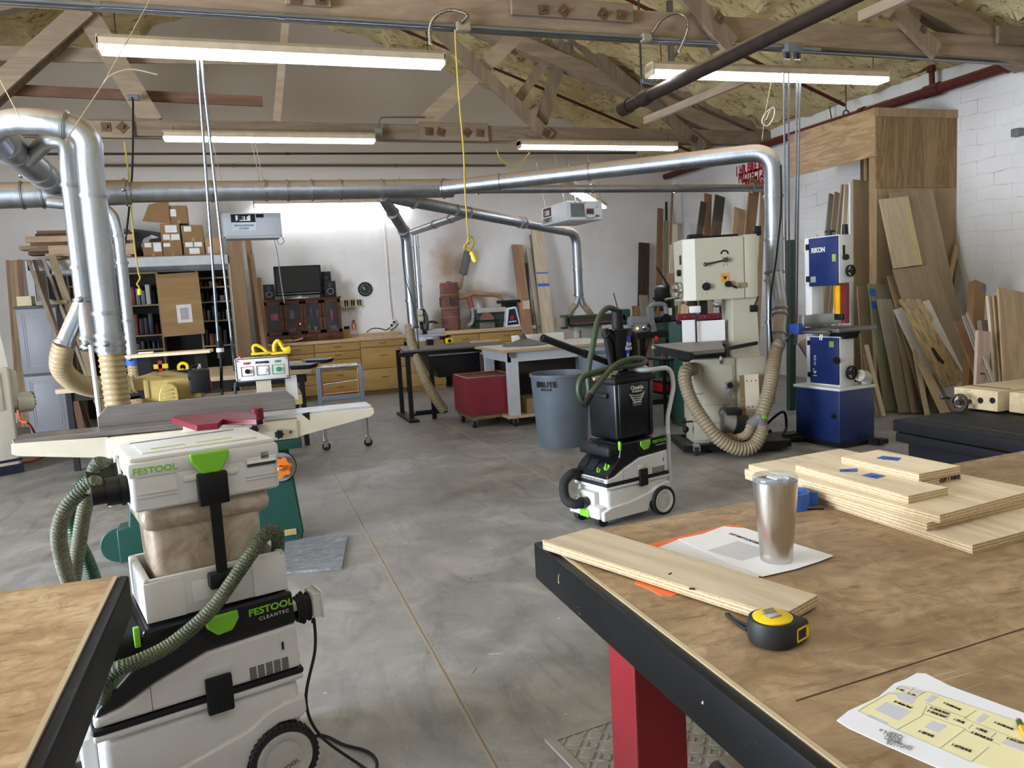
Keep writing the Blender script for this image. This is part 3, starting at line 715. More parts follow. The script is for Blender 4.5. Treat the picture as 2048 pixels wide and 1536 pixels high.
def bench(label, sgn, xe, ylen, xin, yb, topm, legs):
    """sgn +1: bench spreads to +x from its left edge xe; -1: spreads to -x"""
    t = thing('workbench', label, 'workbench', (0, 0, 0))
    a, c = xe, xin; s = sgn
    def bk(x): return yb+(abs(x-xe))*.055
    MB().slab([(a+s*.030, -.35), (c, -.35), (c, bk(c)), (a+s*.030, bk(a))], ZB-.03, ZB).build('tabletop', topm, t)
    MB().slab([(a+s*.022, -.35), (a+s*.030, -.35), (a+s*.030, bk(a)), (a+s*.022, bk(a))], ZB-.03, ZB+.0005).build('edge_lip', LIP, t)
    MB().rbox((min(a, a+s*.022), -.35, ZB-.085), (max(a, a+s*.022), bk(a), ZB-.0005), .006, 2).build('edge_band', EDGE, t)
    e = MB(); e.slab([(a+s*.02, bk(a)-.03), (c, bk(c)-.03), (c, bk(c)), (a+s*.02, bk(a))], ZB-.085, ZB-.03).build('rear_apron', EDGE, t)
    for (x, y) in legs:
        MB().box((x-.05, y-.05, 0), (x+.05, y+.05, ZB-.085)).build('leg', REDLEG, t, bevel=.003)
    x0, x1 = sorted((legs[0][0], legs[1][0]))
    MB().box((x0, legs[0][1]-.03, ZB-.18), (x1, legs[0][1]+.03, ZB-.085)).build('cross_rail', EDGE, t)
    return t
WB = bench('large workbench at right with worn brown top and chipped black edge', 1, .558, 0, 2.9, 1.56, BT1, [(.625, 1.18), (2.7, 1.18), (.625, -.2), (2.7, -.2)])
# saw-cut seam across the top
sa, sb = atz(1592, 1402, ZB), atz(2048, 1257, ZB); d = (sb-sa); d.z = 0; sb = sa+d*2.2
MB().beam((sa.x, sa.y, ZB+.0002), (sb.x, sb.y, ZB+.0002), .0025, .0006).build('panel_seam', plain('dark_seam', '3a2716', .8), WB)
LB = bench('corner of a worn plywood workbench at lower left with black edge', -1, -.283, 0, -1.9, 1.775, BT2, [(-.68, 1.45), (-1.8, 1.45), (-.68, -.2), (-1.8, -.2)])
# --- plywood pieces
PLYF = wood('plywood_face', 'cdb590', 'ead9ba', 'x', 1.1, .6, 5, per=True)
PLYE = plyedge()
def ply(name, label, cat, pts, z0, th, group=None, parent=None, mat=PLYF, n=None):
    """flat panel given by its top corners in the photo"""
    P = [atz(px, py, z0+th) for px, py in pts]; c = sum(P, Vector())/len(P)
    d = P[1]-P[0] if (P[1]-P[0]).length > (P[2]-P[1]).length else P[2]-P[1]
    r = math.atan2(d.y, d.x); F = Frame((c.x, c.y, z0), r); L = [F.loc(p) for p in P]
    o = MB().slab([(p.x, p.y) for p in L], 0, th, 0, 1).build(name, [mat, PLYE], bevel=.0007)
    o.location = (c.x, c.y, z0); o.rotation_euler = (0, 0, r)
    tag(o, label, cat, group); return o, F
def decal(parent, F, pts, z, mat, name, th=.0006, label=None):
    """thin shape lying on a horizontal face, in the thing's frame"""
    L = [F.z(px, py, z) for px, py in pts]
    o = MB().slab([(p.x, p.y) for p in L], z, z+th).build(name, mat, parent)
    if label: o['label'] = label
    return o
def flattext(s, a, bpt, size, mat, parent, F, z, name='lettering', off=0.0, align='LEFT', bold=0.0, sx=1.0):
    p, q = F.z(*a, z), F.z(*bpt, z); x = (q-p); x.z = 0; y = Vector((-x.y, x.x, 0))
    o = text(s, size, mat, parent, planeM((p.x, p.y, z+.0004), x, y), name, .0002, align, bold=bold, sx=sx)
    w = max((v.co-p).dot(x.normalized()) for v in o.data.vertices); k = min(1.0, x.length/w)
    xn = x.normalized()
    for v in o.data.vertices:
        e = v.co-p; a = e.dot(xn); v.co -= xn*(a*(1-k))
    return o
INK = plain('black_ink', '1a1a1c', .7); PENC = plain('pencil_mark', '7d7d84', .7)
TAPEB = plain('blue_masking_tape', '2a5db0', .6, var=.1)
pl, Fp = ply('plywood_plank', 'narrow plywood plank with pencil marks lying across the orange folder', 'plywood', [(1085, 1082), (1183, 1055), (1636, 1190), (1562, 1232)], ZB+.004, .018)
decal(pl, Fp, [(1336, 1148), (1343, 1145), (1344, 1147), (1338, 1150)], .018, INK, 'ink_mark')
decal(pl, Fp, [(1378, 1176), (1390, 1176), (1390, 1180), (1378, 1179)], .018, INK, 'ink_mark')
# folder and papers
ORANGE = plain('orange_card', 'e8743a', .55, var=.06)
PAPER = plain('white_paper', 'e6e8ee', .8, var=.03); PAPER2 = plain('white_paper_underneath', 'dfe2ea', .8, var=.03)
GREYP = plain('grey_print', 'c4c5cb', .8, var=.03)
def sheet(name, label, cat, pts, z, mat, th=.0012, group=None):
    P = [atz(px, py, z) for px, py in pts]; c = sum(P, Vector())/len(P); F = Frame((c.x, c.y, z), 0)
    o = MB().slab([(F.loc(p).x, F.loc(p).y) for p in P], 0, th).build(name, mat); o.location = (c.x, c.y, z)
    tag(o, label, cat, group); return o, F
sheet('card_folder', 'orange card folder under the papers and the plywood plank', 'folder', [(1270, 1168), (1292, 1176), (1322, 1192), (1345, 1193), (1545, 1140), (1620, 1105), (1478, 1052), (1455, 1050), (1394, 1066), (1297, 1089)], ZB, ORANGE, .0015)
sheet('paper_sheet', 'white sheet underneath, sticking out beside the orange folder', 'paper', [(1317, 1095), (1356, 1080), (1535, 1141), (1516, 1155)], ZB+.0016, PAPER2, .0008, None)
pd, Fd = sheet('printed_sheet', 'white printed sheet with grey rectangle under the steel tumbler', 'paper', [(1355, 1079), (1404, 1069), (1447, 1053), (1490, 1057), (1667, 1112), (1640, 1123), (1590, 1139), (1524, 1154)], ZB+.0026, PAPER, .0009)
decal(pd, Fd, [(1414, 1101), (1476, 1082), (1545, 1104), (1484, 1122)], .0009, GREYP, 'printed_rectangle', .0002)
flattext('CUT PART D (ACCESS', (1459, 1067), (1519, 1088), .0125, INK, pd, Fd, .001, bold=.0003)
# tumbler
tb = thing('steel_tumbler', 'brushed stainless steel tumbler with clear lid standing on the printed sheet', 'tumbler', atz(1553, 1119, ZB+.0036))
BRST = metal('brushed_steel', 'c9c4bc', .3, (30, 30, .2), .05, sc=6)
h = .158
MB().lathe([(.0, .012), (.0305, .012), (.0312, .022), (.0315, .024), (.0415, h-.012), (.0418, h), (.0395, h), (.0375, h-.01), (.0285, .025), (0, .025)], 48).build('body', BRST, tb)
MB().lathe([(0, 0), (.0295, 0), (.0305, .002), (.0308, .012), (.0308, .0215), (0, .0215)], 48).build('base_ring', metal('satin_steel', 'cfccc6', .35, (1, 1, 1)), tb)
lid = MB().lathe([(0, h+.002), (.036, h+.002), (.0395, h-.004), (.0405, h+.001), (.0425, h+.002), (.0425, h+.008), (.040, h+.011), (.037, h+.010), (.035, h+.004), (0, h+.004)], 48).build('lid', glass('clear_lid_plastic', '9aa0a4', .08, .35), tb)
MB().rbox((-.012, -.02, h+.004), (.012, .012, h+.009), .004).build('slider', glass('slider_plastic', 'eef2f4', .1, .6), lid)
# tape roll and rod
o = thing('tape_roll', 'roll of blue masking tape standing behind the steel tumbler', 'tape', atz(1578, 1014, ZB))
MB().lathe([(.040, 0), (.0475, 0), (.0475, .040), (.040, .040), (.040, 0)], 48).build('tape', TAPEB, o)
MB().lathe([(.036, .001), (.040, .001), (.040, .039), (.036, .039), (.036, .001)], 40).build('core', plain('card_core', '2f4f86', .7), o)
MB().box((.0, -.0010, 0), (.018, .0002, .036)).build('tape_end', TAPEB, o, loc=(.040, -.026, .002), rot=(0, 0, -.7))
a = atz(1608, 1016, ZB+.005); b_ = atz(1646, 1015, ZB+.005)
tag(MB().cyl(a-(b_-a)*.6, b_, .0048, n=12).cyl(b_-(b_-a)*.1, b_+(b_-a)*.02, .0052, n=12).build('steel_rod', DARKSTEEL), 'short dark steel rod poking out behind the blue tape roll', 'rod')
# plywood stack
G = 'plywood sheets stacked on the big bench'
ply('plywood_sheet', 'lowest and largest plywood sheet of the stack on the big bench', 'plywood', [(1490, 945), (1660, 905), (2190, 1025), (1945, 1090)], ZB, .018, G)
ply('plywood_sheet', 'middle plywood sheet of the stack, its near edge set back', 'plywood', [(1489, 938), (1670, 900), (2110, 985), (1854, 1046)], ZB+.018, .018, G)
ply('plywood_sheet', 'upper large plywood sheet of the stack carrying the small taped pieces', 'plywood', [(1497, 929), (1680, 897), (2072, 979), (1880, 1030)], ZB+.036, .018, G)
p4, F4 = ply('plywood_strip', 'plywood strip with two blue tape labels on top of the stack', 'plywood', [(1591, 930), (1634, 916), (1896, 975), (1817, 992)], ZB+.054, .018)
decal(p4, F4, [(1679, 939), (1715, 937), (1715, 944), (1680, 944)], .018, TAPEB, 'tape_label'); decal(p4, F4, [(1722, 951), (1743, 946), (1772, 952), (1753, 958)], .018, TAPEB, 'tape_label')
flattext('4(-)', (1686, 942), (1712, 940), .012, INK, p4, F4, .0187); flattext('WALL', (1733, 954), (1760, 952), .011, INK, p4, F4, .0187)
p6, F6 = ply('plywood_offcut', 'plywood offcut marked with black writing under the smallest piece', 'plywood', [(1700, 918), (1775, 906), (1923, 945), (1848, 961)], ZB+.054, .018)
q0, q1 = F6.y(1871, 962, 0), None
e0, e1 = F6.loc(atz(1848, 961, ZB+.072)), F6.loc(atz(1923, 945, ZB+.072)); dv = (e1-e0).normalized(); nv = Vector((dv.y, -dv.x, 0))
m0 = e0+(e1-e0)*.68+nv*.0008; text('CUT 1 THICK', .0115, INK, p6, planeM((m0.x, m0.y, .009), dv, (0, 0, 1)), bold=.0004)
p5, F5 = ply('plywood_offcut', 'topmost small plywood piece with one blue tape label', 'plywood', [(1682, 913), (1757, 899), (1921, 932), (1838, 948)], ZB+.072, .018)
decal(p5, F5, [(1752, 917), (1765, 912), (1803, 916), (1796, 922)], .018, TAPEB, 'tape_label'); flattext('DOOR', (1765, 919), (1790, 918), .011, INK, p5, F5, .0187)
# tape measure
o = thing('tape_measure', 'black and yellow tape measure lying on its side near the plank end', 'tape measure', atz(1546, 1283, ZB), .35)
MB().lathe([(0, 0), (.030, 0), (.036, .004), (.0375, .012), (.0375, .032), (.035, .038), (0, .038)], 40).rbox((-.005, -.0375, .002), (.040, .0, .036), .006).build('case', plain('black_rubber_case', '1c1c1d', .6), o)
YELP = plain('yellow_plastic', 'e3c31c', .4, var=.05)
MB().lathe([(0, .038), (.029, .038), (.0295, .040), (.027, .0415), (0, .0418)], 40).build('face_disc', YELP, o)
MB().box((-.012, -.009, .0418), (.010, .008, .0445)).box((-.010, .003, .0445), (.010, .012, .0465), rot=(.3, 0, 0)).build('belt_clip', STEEL, o, rot=(0, 0, -.3))
MB().box((.004, -.0386, .008), (.036, -.0370, .0105)).box((.004, -.0386, .0265), (.036, -.0370, .029)).box((.004, -.0386, .008), (.0065, -.0370, .029)).box((.029, -.0386, .008), (.036, -.0370, .029)).build('window_frame', YELP, o)
MB().box((.0365, -.036, .004), (.0415, -.0345, .024)).box((.040, -.036, .004), (.0415, -.02, .024)).build('hook', CHROME, o)
s0 = Frame(o.location, .35)
MB().tube([s0.z(1497, 1252, .004), s0.z(1470, 1240, .004), s0.z(1452, 1228, .004)], .0028, 6, sub=4).tube([s0.z(1494, 1260, .003), s0.z(1475, 1247, .003), s0.z(1458, 1228, .003)], .0025, 6, sub=4).build('wrist_strap', RUBBER, o)
# drawing with pencil
def zz(x, y): return (x/5.12+1648, y/5.12+1320)
dr, Fr_ = sheet('printed_drawing', 'large printed cutting drawing with yellow panels and pencilled notes', 'drawing', [zz(130, 622), zz(250, 525), zz(555, 385), zz(720, 245), zz(840, 200), zz(950, 138), zz(1040, 142), zz(1290, 270), zz(2048, 548), (2150, 1465), (2120, 1660), zz(1160, 1106), zz(640, 880), zz(250, 700)], ZB, plain('drawing_paper', 'e3e7f2', .8, var=.02), .0008)
CRY = plain('pale_yellow_print', 'e4dfb5', .8, var=.02); GRP = plain('lavender_grey_print', 'c3c6d4', .8, var=.02); LINEP = plain('outline_print', '9a9c8f', .8)
def dp(pts, m, nm='printed_panel', z=.0008, th=.00012): return decal(dr, Fr_, [zz(*p) for p in pts], z, m, nm, th)
dp([(680, 330), (820, 255), (1060, 320), (2048, 650), (2600, 860), (2600, 1400), (1900, 1180), (1510, 1045), (1185, 908), (750, 715), (440, 565), (350, 520), (420, 450)], CRY)
for pts in ([(640, 335), (830, 330), (950, 395), (900, 455), (760, 400), (745, 360)], [(515, 510), (640, 430), (895, 525), (760, 622)], [(430, 570), (480, 560), (655, 640), (640, 665)], [(1030, 415), (1110, 360), (1175, 378), (1085, 440)], [(1025, 690), (1115, 622), (1255, 672), (1170, 745)], [(1550, 620), (1630, 550), (1700, 572), (1600, 645)], [(740, 275), (790, 258), (890, 290), (870, 305)], [(880, 330), (930, 300), (1040, 325), (985, 348)], [(1800, 850), (1870, 815), (2300, 960), (2300, 1030)]): dp(pts, GRP, 'printed_cutout', .00093)
def ln(a, b_, wd=4):
    a, b_ = zz(*a), zz(*b_); p, q = Fr_.z(*a, .001), Fr_.z(*b_, .001); return (p, q)
lm = MB()
for a, b_ in (((1050, 320), (920, 395)), ((1050, 470), (1000, 575)), ((1000, 575), (745, 715)), ((1040, 440), (1480, 600)), ((1560, 515), (1430, 600)), ((1005, 545), (1450, 705)), ((1450, 705), (1185, 905)), ((1285, 560), (1250, 610)), ((1530, 655), (1480, 700)), ((1760, 745), (1710, 795)), ((1440, 600), (2048, 840)), ((1450, 720), (1800, 870)), ((1690, 890), (1510, 1040)), ((930, 280), (840, 350)), ((680, 330), (350, 520)), ((350, 520), (750, 715)), ((750, 715), (1510, 1045)), ((1060, 320), (2048, 650))):
    p, q = ln(a, b_); lm.beam((p.x, p.y, .00105), (q.x, q.y, .00105), .0008, .0001)
lm.build('printed_lines', LINEP, dr)
for s, a, b_, sz in (('C - CPU', (745, 292), (815, 318), .0065), ('C - CPU', (862, 342), (935, 366), .0065), ('M - Monitor Panel', (720, 425), (895, 492), .0075), ('P - PLAYERS PANEL', (1225, 440), (1400, 512), .006), ('K - CPANEL FRONT', (1090, 490), (1280, 558), .007), ('K - CPANEL FRONT', (1060, 520), (1250, 590), .007), ('I - CPANEL', (1330, 608), (1440, 648), .007), ('I - CPANEL', (1560, 700), (1670, 742), .007), ('P - PLAYERS PANEL', (1745, 640), (1940, 715), .006), ('A - SIDE PANEL', (970, 728), (1125, 788), .007), ('E - SIDE PANEL BACK', (1510, 742), (1725, 828), .007), ('F - BOTTOM PANEL', (1310, 868), (1510, 940), .0075), ('H - BACK LIGHT', (1870, 800), (2048, 860), .0065)):
    flattext(s, zz(*a), zz(*b_), sz, INK, dr, Fr_, .001, bold=.0002)
flattext('* NEED', zz(560, 725), zz(800, 800), .014, PENC, dr, Fr_, .001); flattext('CPANEL', zz(620, 790), zz(800, 850), .014, PENC, dr, Fr_, .001); flattext('BUTTONS?', zz(640, 840), zz(900, 910), .014, PENC, dr, Fr_, .001)
o = thing('pencil', 'yellow pencil with worn eraser lying on the drawing at right edge', 'pencil', atz(2037, 1441, ZB+.0052))
e = atz(2078, 1530, ZB+.0052)-o.location; e.z = 0
MB().cyl(e*.16, e*1.6, .0036, n=6, smooth=False).build('shaft', plain('pencil_yellow', 'd9a521', .4), o)
MB().cyl(e*.045, e*.16, .0037, n=14).build('ferrule', plain('green_ferrule', '3f6b35', .35, .6), o); MB().cyl(e*0, e*.045, .0034, n=14).build('eraser', plain('eraser', '9c6a60', .9), o)
# rubber mat and crate under the big bench
MATR = plain('grey_rubber_mat', '8d8982', .8, var=.15)
mo = thing('rubber_mat', 'embossed grey rubber mat on the floor under the big bench', 'mat', atz(1089, 1484, 0), .12)
MB().rbox((0, -.55, 0), (.95, 0, .009), .004).build('base', MATR, mo)
m = MB()
m.box((.0, -.03, .008), (.95, 0, .013)).box((0, -.55, .008), (.03, -.0301, .0129))
for i in range(12):
    for j in range(7):
        x, y = .075+i*.075, -.07-j*.075
        m.rbox((x-.02, y-.02, .009), (x+.02, y+.02, .0125), .003, 1, rot=(0, 0, PI/4))
        for k in range(4):
            a = PI/4+k*PI/2; m.rbox((x+.0375*math.cos(a)*1.0-.018, y+.0375*math.sin(a)-.004, .009), (x+.0375*math.cos(a)+.018, y+.0375*math.sin(a)+.004, .012), .002, 1, rot=(0, 0, a+PI/2))
m.build('embossing', MATR, mo)
o = thing('tool_crate', 'black tool crate with red stripe under the big bench', 'tool box', (.95, 1.10, .0135), .02)
MB().rbox((0, 0, 0), (.40, .40, .285), .02).build('body', BLACK, o)
MB().box((-.003, .03, .20), (.0, .37, .225)).box((.03, -.003, .20), (.37, 0, .225)).build('stripe', plain('red_plastic', 'b01f24', .4), o)
MB().rbox((.02, .02, .285), (.38, .38, .30), .01).box((.05, .05, .30), (.16, .35, .312)).box((.24, .05, .30), (.35, .35, .312)).build('lid', plain('dusty_black_lid', '3a3430', .7, dust=.3), o)
# ================================================================ dust extractors
VWH = plain('extractor_white', 'cfcfcc', .42, var=.05)
VLG = plain('extractor_light_grey', 'c9cac6', .42, var=.05)
VBK = plain('extractor_black', '0c0e12', .3, var=.2)
VBK2 = plain('extractor_black_matt', '121315', .6, var=.15, spec=.3)
LIME = plain('lime_green_plastic', '77bd2b', .35, var=.05)
VGR = plain('vent_dark_grey', '4a4b4b', .7)  # dark grey for vent slots, seams and small print
HUB = plain('wheel_hub_grey', 'b9b8b2', .5, var=.08, dust=.1)
def M3(o, x, y): return planeM(o, x, y)
def extractor(label, loc, rot, dz=0.0, k=1.0, W=.33, group=None):
    t = thing('dust_extractor', label, 'dust extractor', loc, rot)
    X = lambda x: x*k
    def pr(poly, y0, y1, name, m, par=t, bevel=.006):
        return MB().prism([(X(x), y0, z) for x, z in poly], (0, y1-y0, 0)).build(name, m, par, bevel=bevel)
    s = .34+dz
    MB().rbox((X(-.035), .010, .07), (X(.505), W-.010, s-.025), .03, 3).rbox((X(-.045), .001, s-.028), (X(.517), W-.001, s-.007), .008).build('tank', VWH, t)
    MB().rbox((X(-.047), -.001, s-.008), (X(.519), W+.001, s+.010), .006).build('seal_band', VBK2, t)
    b = s-.34
    base = [(-.085, .045), (.30, .045), (.325, .10), (.35, .145), (.385, .185), (.43, .205), (.495, .20), (.515, .215), (.512, .262), (.46, .262), (.40, .247), (.345, .214), (.15, .170), (-.02, .12), (-.085, .10)]
    kk = min(1.0, (s-.04)/.28)
    pr([(x, z*kk if z > .12 else z) for x, z in base], -.010, .020, 'wheel_skirt', VWH); pr([(x, z*kk if z > .12 else z) for x, z in base], W-.02, W+.010, 'wheel_skirt', VWH)
    MB().rbox((X(-.10), .02, .045), (X(.10), W-.02, .13), .025).build('front_foot', VWH, t)
    MB().rbox((X(-.108), W*.36, .05), (X(-.095), W*.64, .10), .006).build('foot_brake', LIME, t)
    # rear wheels and casters
    r = .1*min(1.0, .9+.1*(dz >= 0))
    for y, sg in ((-.012, -1), (W+.012, 1)):
        w = MB(); c = Vector((X(.431), y, r))
        w.ring(c, (0, 1, 0), r*.85, r, .045, 40)
        for i in range(36):
            a = 2*PI*i/36; w.box((-.004, -.0225, -.003), (.004, .0225, .003), M=Matrix.Translation(c+Vector((math.cos(a)*r, 0, math.sin(a)*r)))@Matrix.Rotation(-a+PI/2, 4, 'Y'))
        wo = w.build('wheel', RUBBER, t)
        MB().lathe([(0, .020), (.03, .022), (r*.55, .018), (r*.6, .022), (r*.80, .024), (r*.86, .016), (r*.86, -.01), (0, -.01)], 40, ax='z').build('hub_cap', HUB, wo, loc=c, rot=(PI/2 if sg < 0 else -PI/2, 0, 0))
    for y in (.06, W-.06):
        cst = MB().cyl((X(-.05), y-.022, .038), (X(-.05), y+.022, .038), .038, n=20).build('caster', RUBBER, t)
        MB().box((X(-.07), y-.006, .04), (X(-.03), y+.006, .09)).build('fork', VBK2, cst)
    # upper housing
    z = lambda v: v+b
    up = [(-.042, z(.352)), (.513, z(.352)), (.509, z(.489)), (.252, z(.477)), (.114, z(.431)), (.03, z(.392)), (-.04, z(.378))]
    pr(up, .002, W-.002, 'motor_housing', VWH, bevel=.010)
    top = [(-.040, z(.379)), (-.028, z(.402)), (.06, z(.482)), (.078, z(.50)), (.10, z(.583)), (.505, z(.589)), (.510, z(.489)), (.252, z(.477)), (.114, z(.431)), (.03, z(.393))]
    hd = pr(top, .004, W-.004, 'head_cover', VBK, bevel=.008)
    # handle bridge over the control panel
    MB().rbox((X(-.005), .012, z(.505)), (X(.11), W-.012, z(.575)), .02, 3).build('carry_handle', VBK2, t)
    MB().rbox((X(-.006), W*.36, z(.53)), (X(.03), W*.62, z(.578)), .006).build('handle_recess', plain('deep_black', '08090a', .8), t)
    # control panel, sockets, dials on the slope
    sl = Vector((X(.088), 0, .080)).normalized(); nrm = Vector((-sl.z, 0, sl.x)); p0 = Vector((X(-.028), 0, z(.402)))
    def onslope(u, y, h=0.0): return p0+sl*u+Vector((0, y, 0))+nrm*h
    for (u, y, rr) in ((.055, .055, .021), (.022, .105, .014)):
        d = MB().cyl(onslope(u, y, -.002), onslope(u, y, .006), rr, n=24)
        ax = sl*math.cos(.6)+Vector((0, 1, 0))*math.sin(.6); d.beam(onslope(u, y, .012)-ax*rr*.95, onslope(u, y, .012)+ax*rr*.95, .006, .014, nrm)
        d.build('dial', LIME, t)
    for (y0, y1, u0, u1) in ((.15, .225, .01, .095), (.235, .31, .02, .085)):
        so = MB()
        so.prism([onslope(u0, y0, .001), onslope(u1, y0, .001), onslope(u1, y1, .001), onslope(u0, y1, .001)], nrm*.004); so.build('socket_plate', VBK2, t)
    # front: vents, label, hose port
    v = MB()
    for i in range(22): v.box((X(-.044), .03+i*(W-.06)/22, z(.357)), (X(-.041), .03+i*(W-.06)/22+.005, z(.374)))
    v.build('front_vent', VGR, t)
    MB().box((X(-.045), .05, s+.004+.0), (X(-.043), W*.62, s+.012)).build('rating_label', VBK2, t)
    MB().rbox((X(-.075), W*.28, .115), (X(-.03), W*.80, s-.05), .012).build('inlet_plate', VWH, t)
    e = [(X(-.07), W*.5, .165+dz*.3), (X(-.12), W*.5, .165+dz*.3)]
    MB().cyl(e[0], e[1], .032, n=24).ring(e[1], (1, 0, 0), .0, .036, .02).build('hose_inlet', VBK, t)
    # side latch, clip, grille, slot
    rec = [(.235, z(.575)), (.362, z(.578)), (.362, z(.545)), (.335, z(.503)), (.268, z(.497)), (.238, z(.53))]
    pr(rec, -.001, .006, 'latch_recess', VBK2, bevel=.003)
    pr([(.254, z(.578)), (.344, z(.580)), (.345, z(.555)), (.325, z(.525)), (.285, z(.520)), (.256, z(.548))], -.012, .0, 'green_latch', LIME, bevel=.005)
    MB().rbox((X(.075), -.006, z(.545)), (X(.09), .012, z(.60)), .003).build('green_catch', LIME, t)
    MB().rbox((X(.238), -.014, s-.045), (X(.310), .004, s+.062), .005).build('lid_clip', VBK2, t)
    MB().rbox((X(.234), -.0005, s+.06), (X(.314), .004, s+.088), .002).build('clip_recess', VLG, t)
    gr = MB()
    for i in range(7):
        for j in range(5): gr.box((X(.362)+j*X(.0235), .0005, z(.358)+i*.0055), (X(.362)+j*X(.0235)+X(.019), .0035, z(.358)+i*.0055+.0032))
    gr.build('vent_grille', VGR, t)
    MB().rbox((X(.455), .0, z(.418)), (X(.470), .004, z(.466)), .002).build('switch_slot', VLG, t); MB().rbox((X(.459), -.002, z(.421)), (X(.466), .003, z(.445)), .002).build('switch', VBK2, t)
    MB().box((X(.1), .0015, s+.012), (X(.1015), .003, z(.424))).build('panel_joint', VGR, t)
    text('FESTOOL', .028*k, LIME, t, M3((X(.440), .0035, z(.556)), (1, 0, .03), (0, 0, 1)), sx=1.12, bold=.0008, name='brand_lettering')
    text('CLEANTEC', .014*k, VWH, t, M3((X(.447), .0035, z(.532)), (1, 0, .03), (0, 0, 1)), sx=1.05, name='model_lettering', spacing=1.3)
    return t
V1 = extractor('large white dust extractor at lower left, carrying the stacked separator boxes', (-.43, 2.187, 0), math.radians(14.4))
F1 = Frame((-.43, 2.187, 0), math.radians(14.4))
text('FESTOOL', .018, VGR, V1, M3((.431, -.0365, .075), (1, 0, .35), (-.35, 0, 1)), sx=1.1, name='hub_lettering')
# cable holder and cable on the rear of the big extractor
ch = MB().rbox((.512, .06, .50), (.585, .10, .53), .006)
for i in range(7): ch.box((.575, .035+i*.012, .475), (.60, .039+i*.012, .55))
ch.rbox((.598, .03, .47), (.606, .115, .555), .003).build('cable_holder', VWH, V1)
cb = MB()
for i in range(5):
    cb.tube([Vector((.535+.009*i, .08+.03*math.cos(a+i), .50+(.036+.006*(i%3))*math.sin(a+i))) for a in [2*PI*q/20 for q in range(21)]], .0048, 8)
cb.build('cable_coil', RUBBER, V1)
a = lambda px, py, d=.10: F1.y(px, py, d)
g = lambda px, py: F1.z(px, py, .006)
MB().tube([Vector((.575, .06, .45)), a(628, 1240, .06), a(630, 1300, .04), a(612, 1400, .02), a(640, 1470, .0), g(720, 1530), g(760, 1560), g(700, 1600)], .0048, 8, sub=8).tube([g(560, 1545), g(630, 1472), g(690, 1490), g(735, 1503), g(754, 1525), g(745, 1560)], .0048, 8, sub=8).build('power_cable', RUBBER, V1)
# ---------------------------------------------------------------- separator stacked on it
SP = thing('cyclone_separator', 'white and clear dust separator boxes stacked on the lower left extractor', 'dust separator', F1.world((0, 0, .59)), math.radians(14.4))
ZS = -.59
def sb(x0, x1, y0, y1, z0, z1, r=.012, taper=1.0, mb=None):
    return (mb or MB()).rbox((x0, y0, z0+ZS), (x1, y1, z1+ZS), r, 3, taper=taper)
y0, y1 = .02, .315
# lower tray: open box
tr = MB()
for A, B in (((.112, y0, .592), (.498, y0+.018, .712)), ((.112, y1-.018, .592), (.498, y1, .712)), ((.112, y0, .592), (.135, y1, .712)), ((.478, y0, .592), (.498, y1, .712))): tr.rbox((A[0], A[1], A[2]+ZS), (B[0], B[1], B[2]+ZS), .007)
tr.box((.115, y0+.01, .594+ZS), (.495, y1-.01, .604+ZS)).build('lower_box', VLG, SP)
MB().rbox((.232, y0-.003, .622+ZS), (.372, y0+.004, .682+ZS), .003).build('box_rib', VWH, SP)
MB().rbox((.112, y0-.004, .594+ZS), (.215, y0+.004, .705+ZS), .003).build('box_rib', VWH, SP); MB().rbox((.40, y0-.004, .594+ZS), (.498, y0+.004, .70+ZS), .003).build('box_rib', VWH, SP)
BIN = None
m, nt, b = _new('dusty_clear_bin'); nn = noise(nt, coords(nt, 'Object'), 9, 5, .65, 1.0)
nt.links.new(ramp(nt, nn, [(.3, lin('8d7a64')), (.5, lin('b5a58e')), (.7, lin('cdc3b1'))]), b.inputs['Base Color']); b.inputs['Roughness'].default_value = .25; b.inputs['Alpha'].default_value = .9
BIN = m
MB().rbox((.145, .045, .615+ZS), (.452, .29, .905+ZS), .03, 3, taper=.95).rbox((.128, .03, .835+ZS), (.478, .305, .905+ZS), .03, 3).build('dust_bin', BIN, SP)
MB().rbox((.145, .055, .618+ZS), (.452, .285, .66+ZS), .03, 2).build('sawdust', plain('sawdust_heap', '9a8262', .9), SP)
sb(.108, .502, .01, .325, .903, 1.035, .014).rbox((.104, .006, .995+ZS), (.506, .329, 1.04+ZS), .012).build('upper_box', VWH, SP)
lid = MB().rbox((.112, .015, 1.035+ZS), (.498, .32, 1.052+ZS), .008).rbox((.15, .06, 1.05+ZS), (.46, .25, 1.056+ZS), .003).build('lid', VWH, SP)
ru = MB()
for i in range(60): ru.box((.15+i*.005, .285, 1.0522+ZS), (.153+i*.005, .296, 1.0535+ZS))
ru.build('ruler_strip', VGR, lid)
MB().box((.18, .10, 1.056+ZS), (.27, .115, 1.0568+ZS)).box((.30, .10, 1.056+ZS), (.40, .118, 1.0568+ZS)).build('green_print', plain('green_print', '9cc46a', .6), lid)
MB().prism([(.258, .0, 1.045+ZS), (.362, .0, 1.045+ZS), (.362, .0, 1.025+ZS), (.335, .0, .985+ZS), (.285, .0, .985+ZS), (.260, .0, 1.022+ZS)], (0, -.014, 0)).build('latch', LIME, SP, bevel=.005)
MB().rbox((.238, .003, .968+ZS), (.385, .014, .985+ZS), .004).build('latch_recess', VLG, SP)
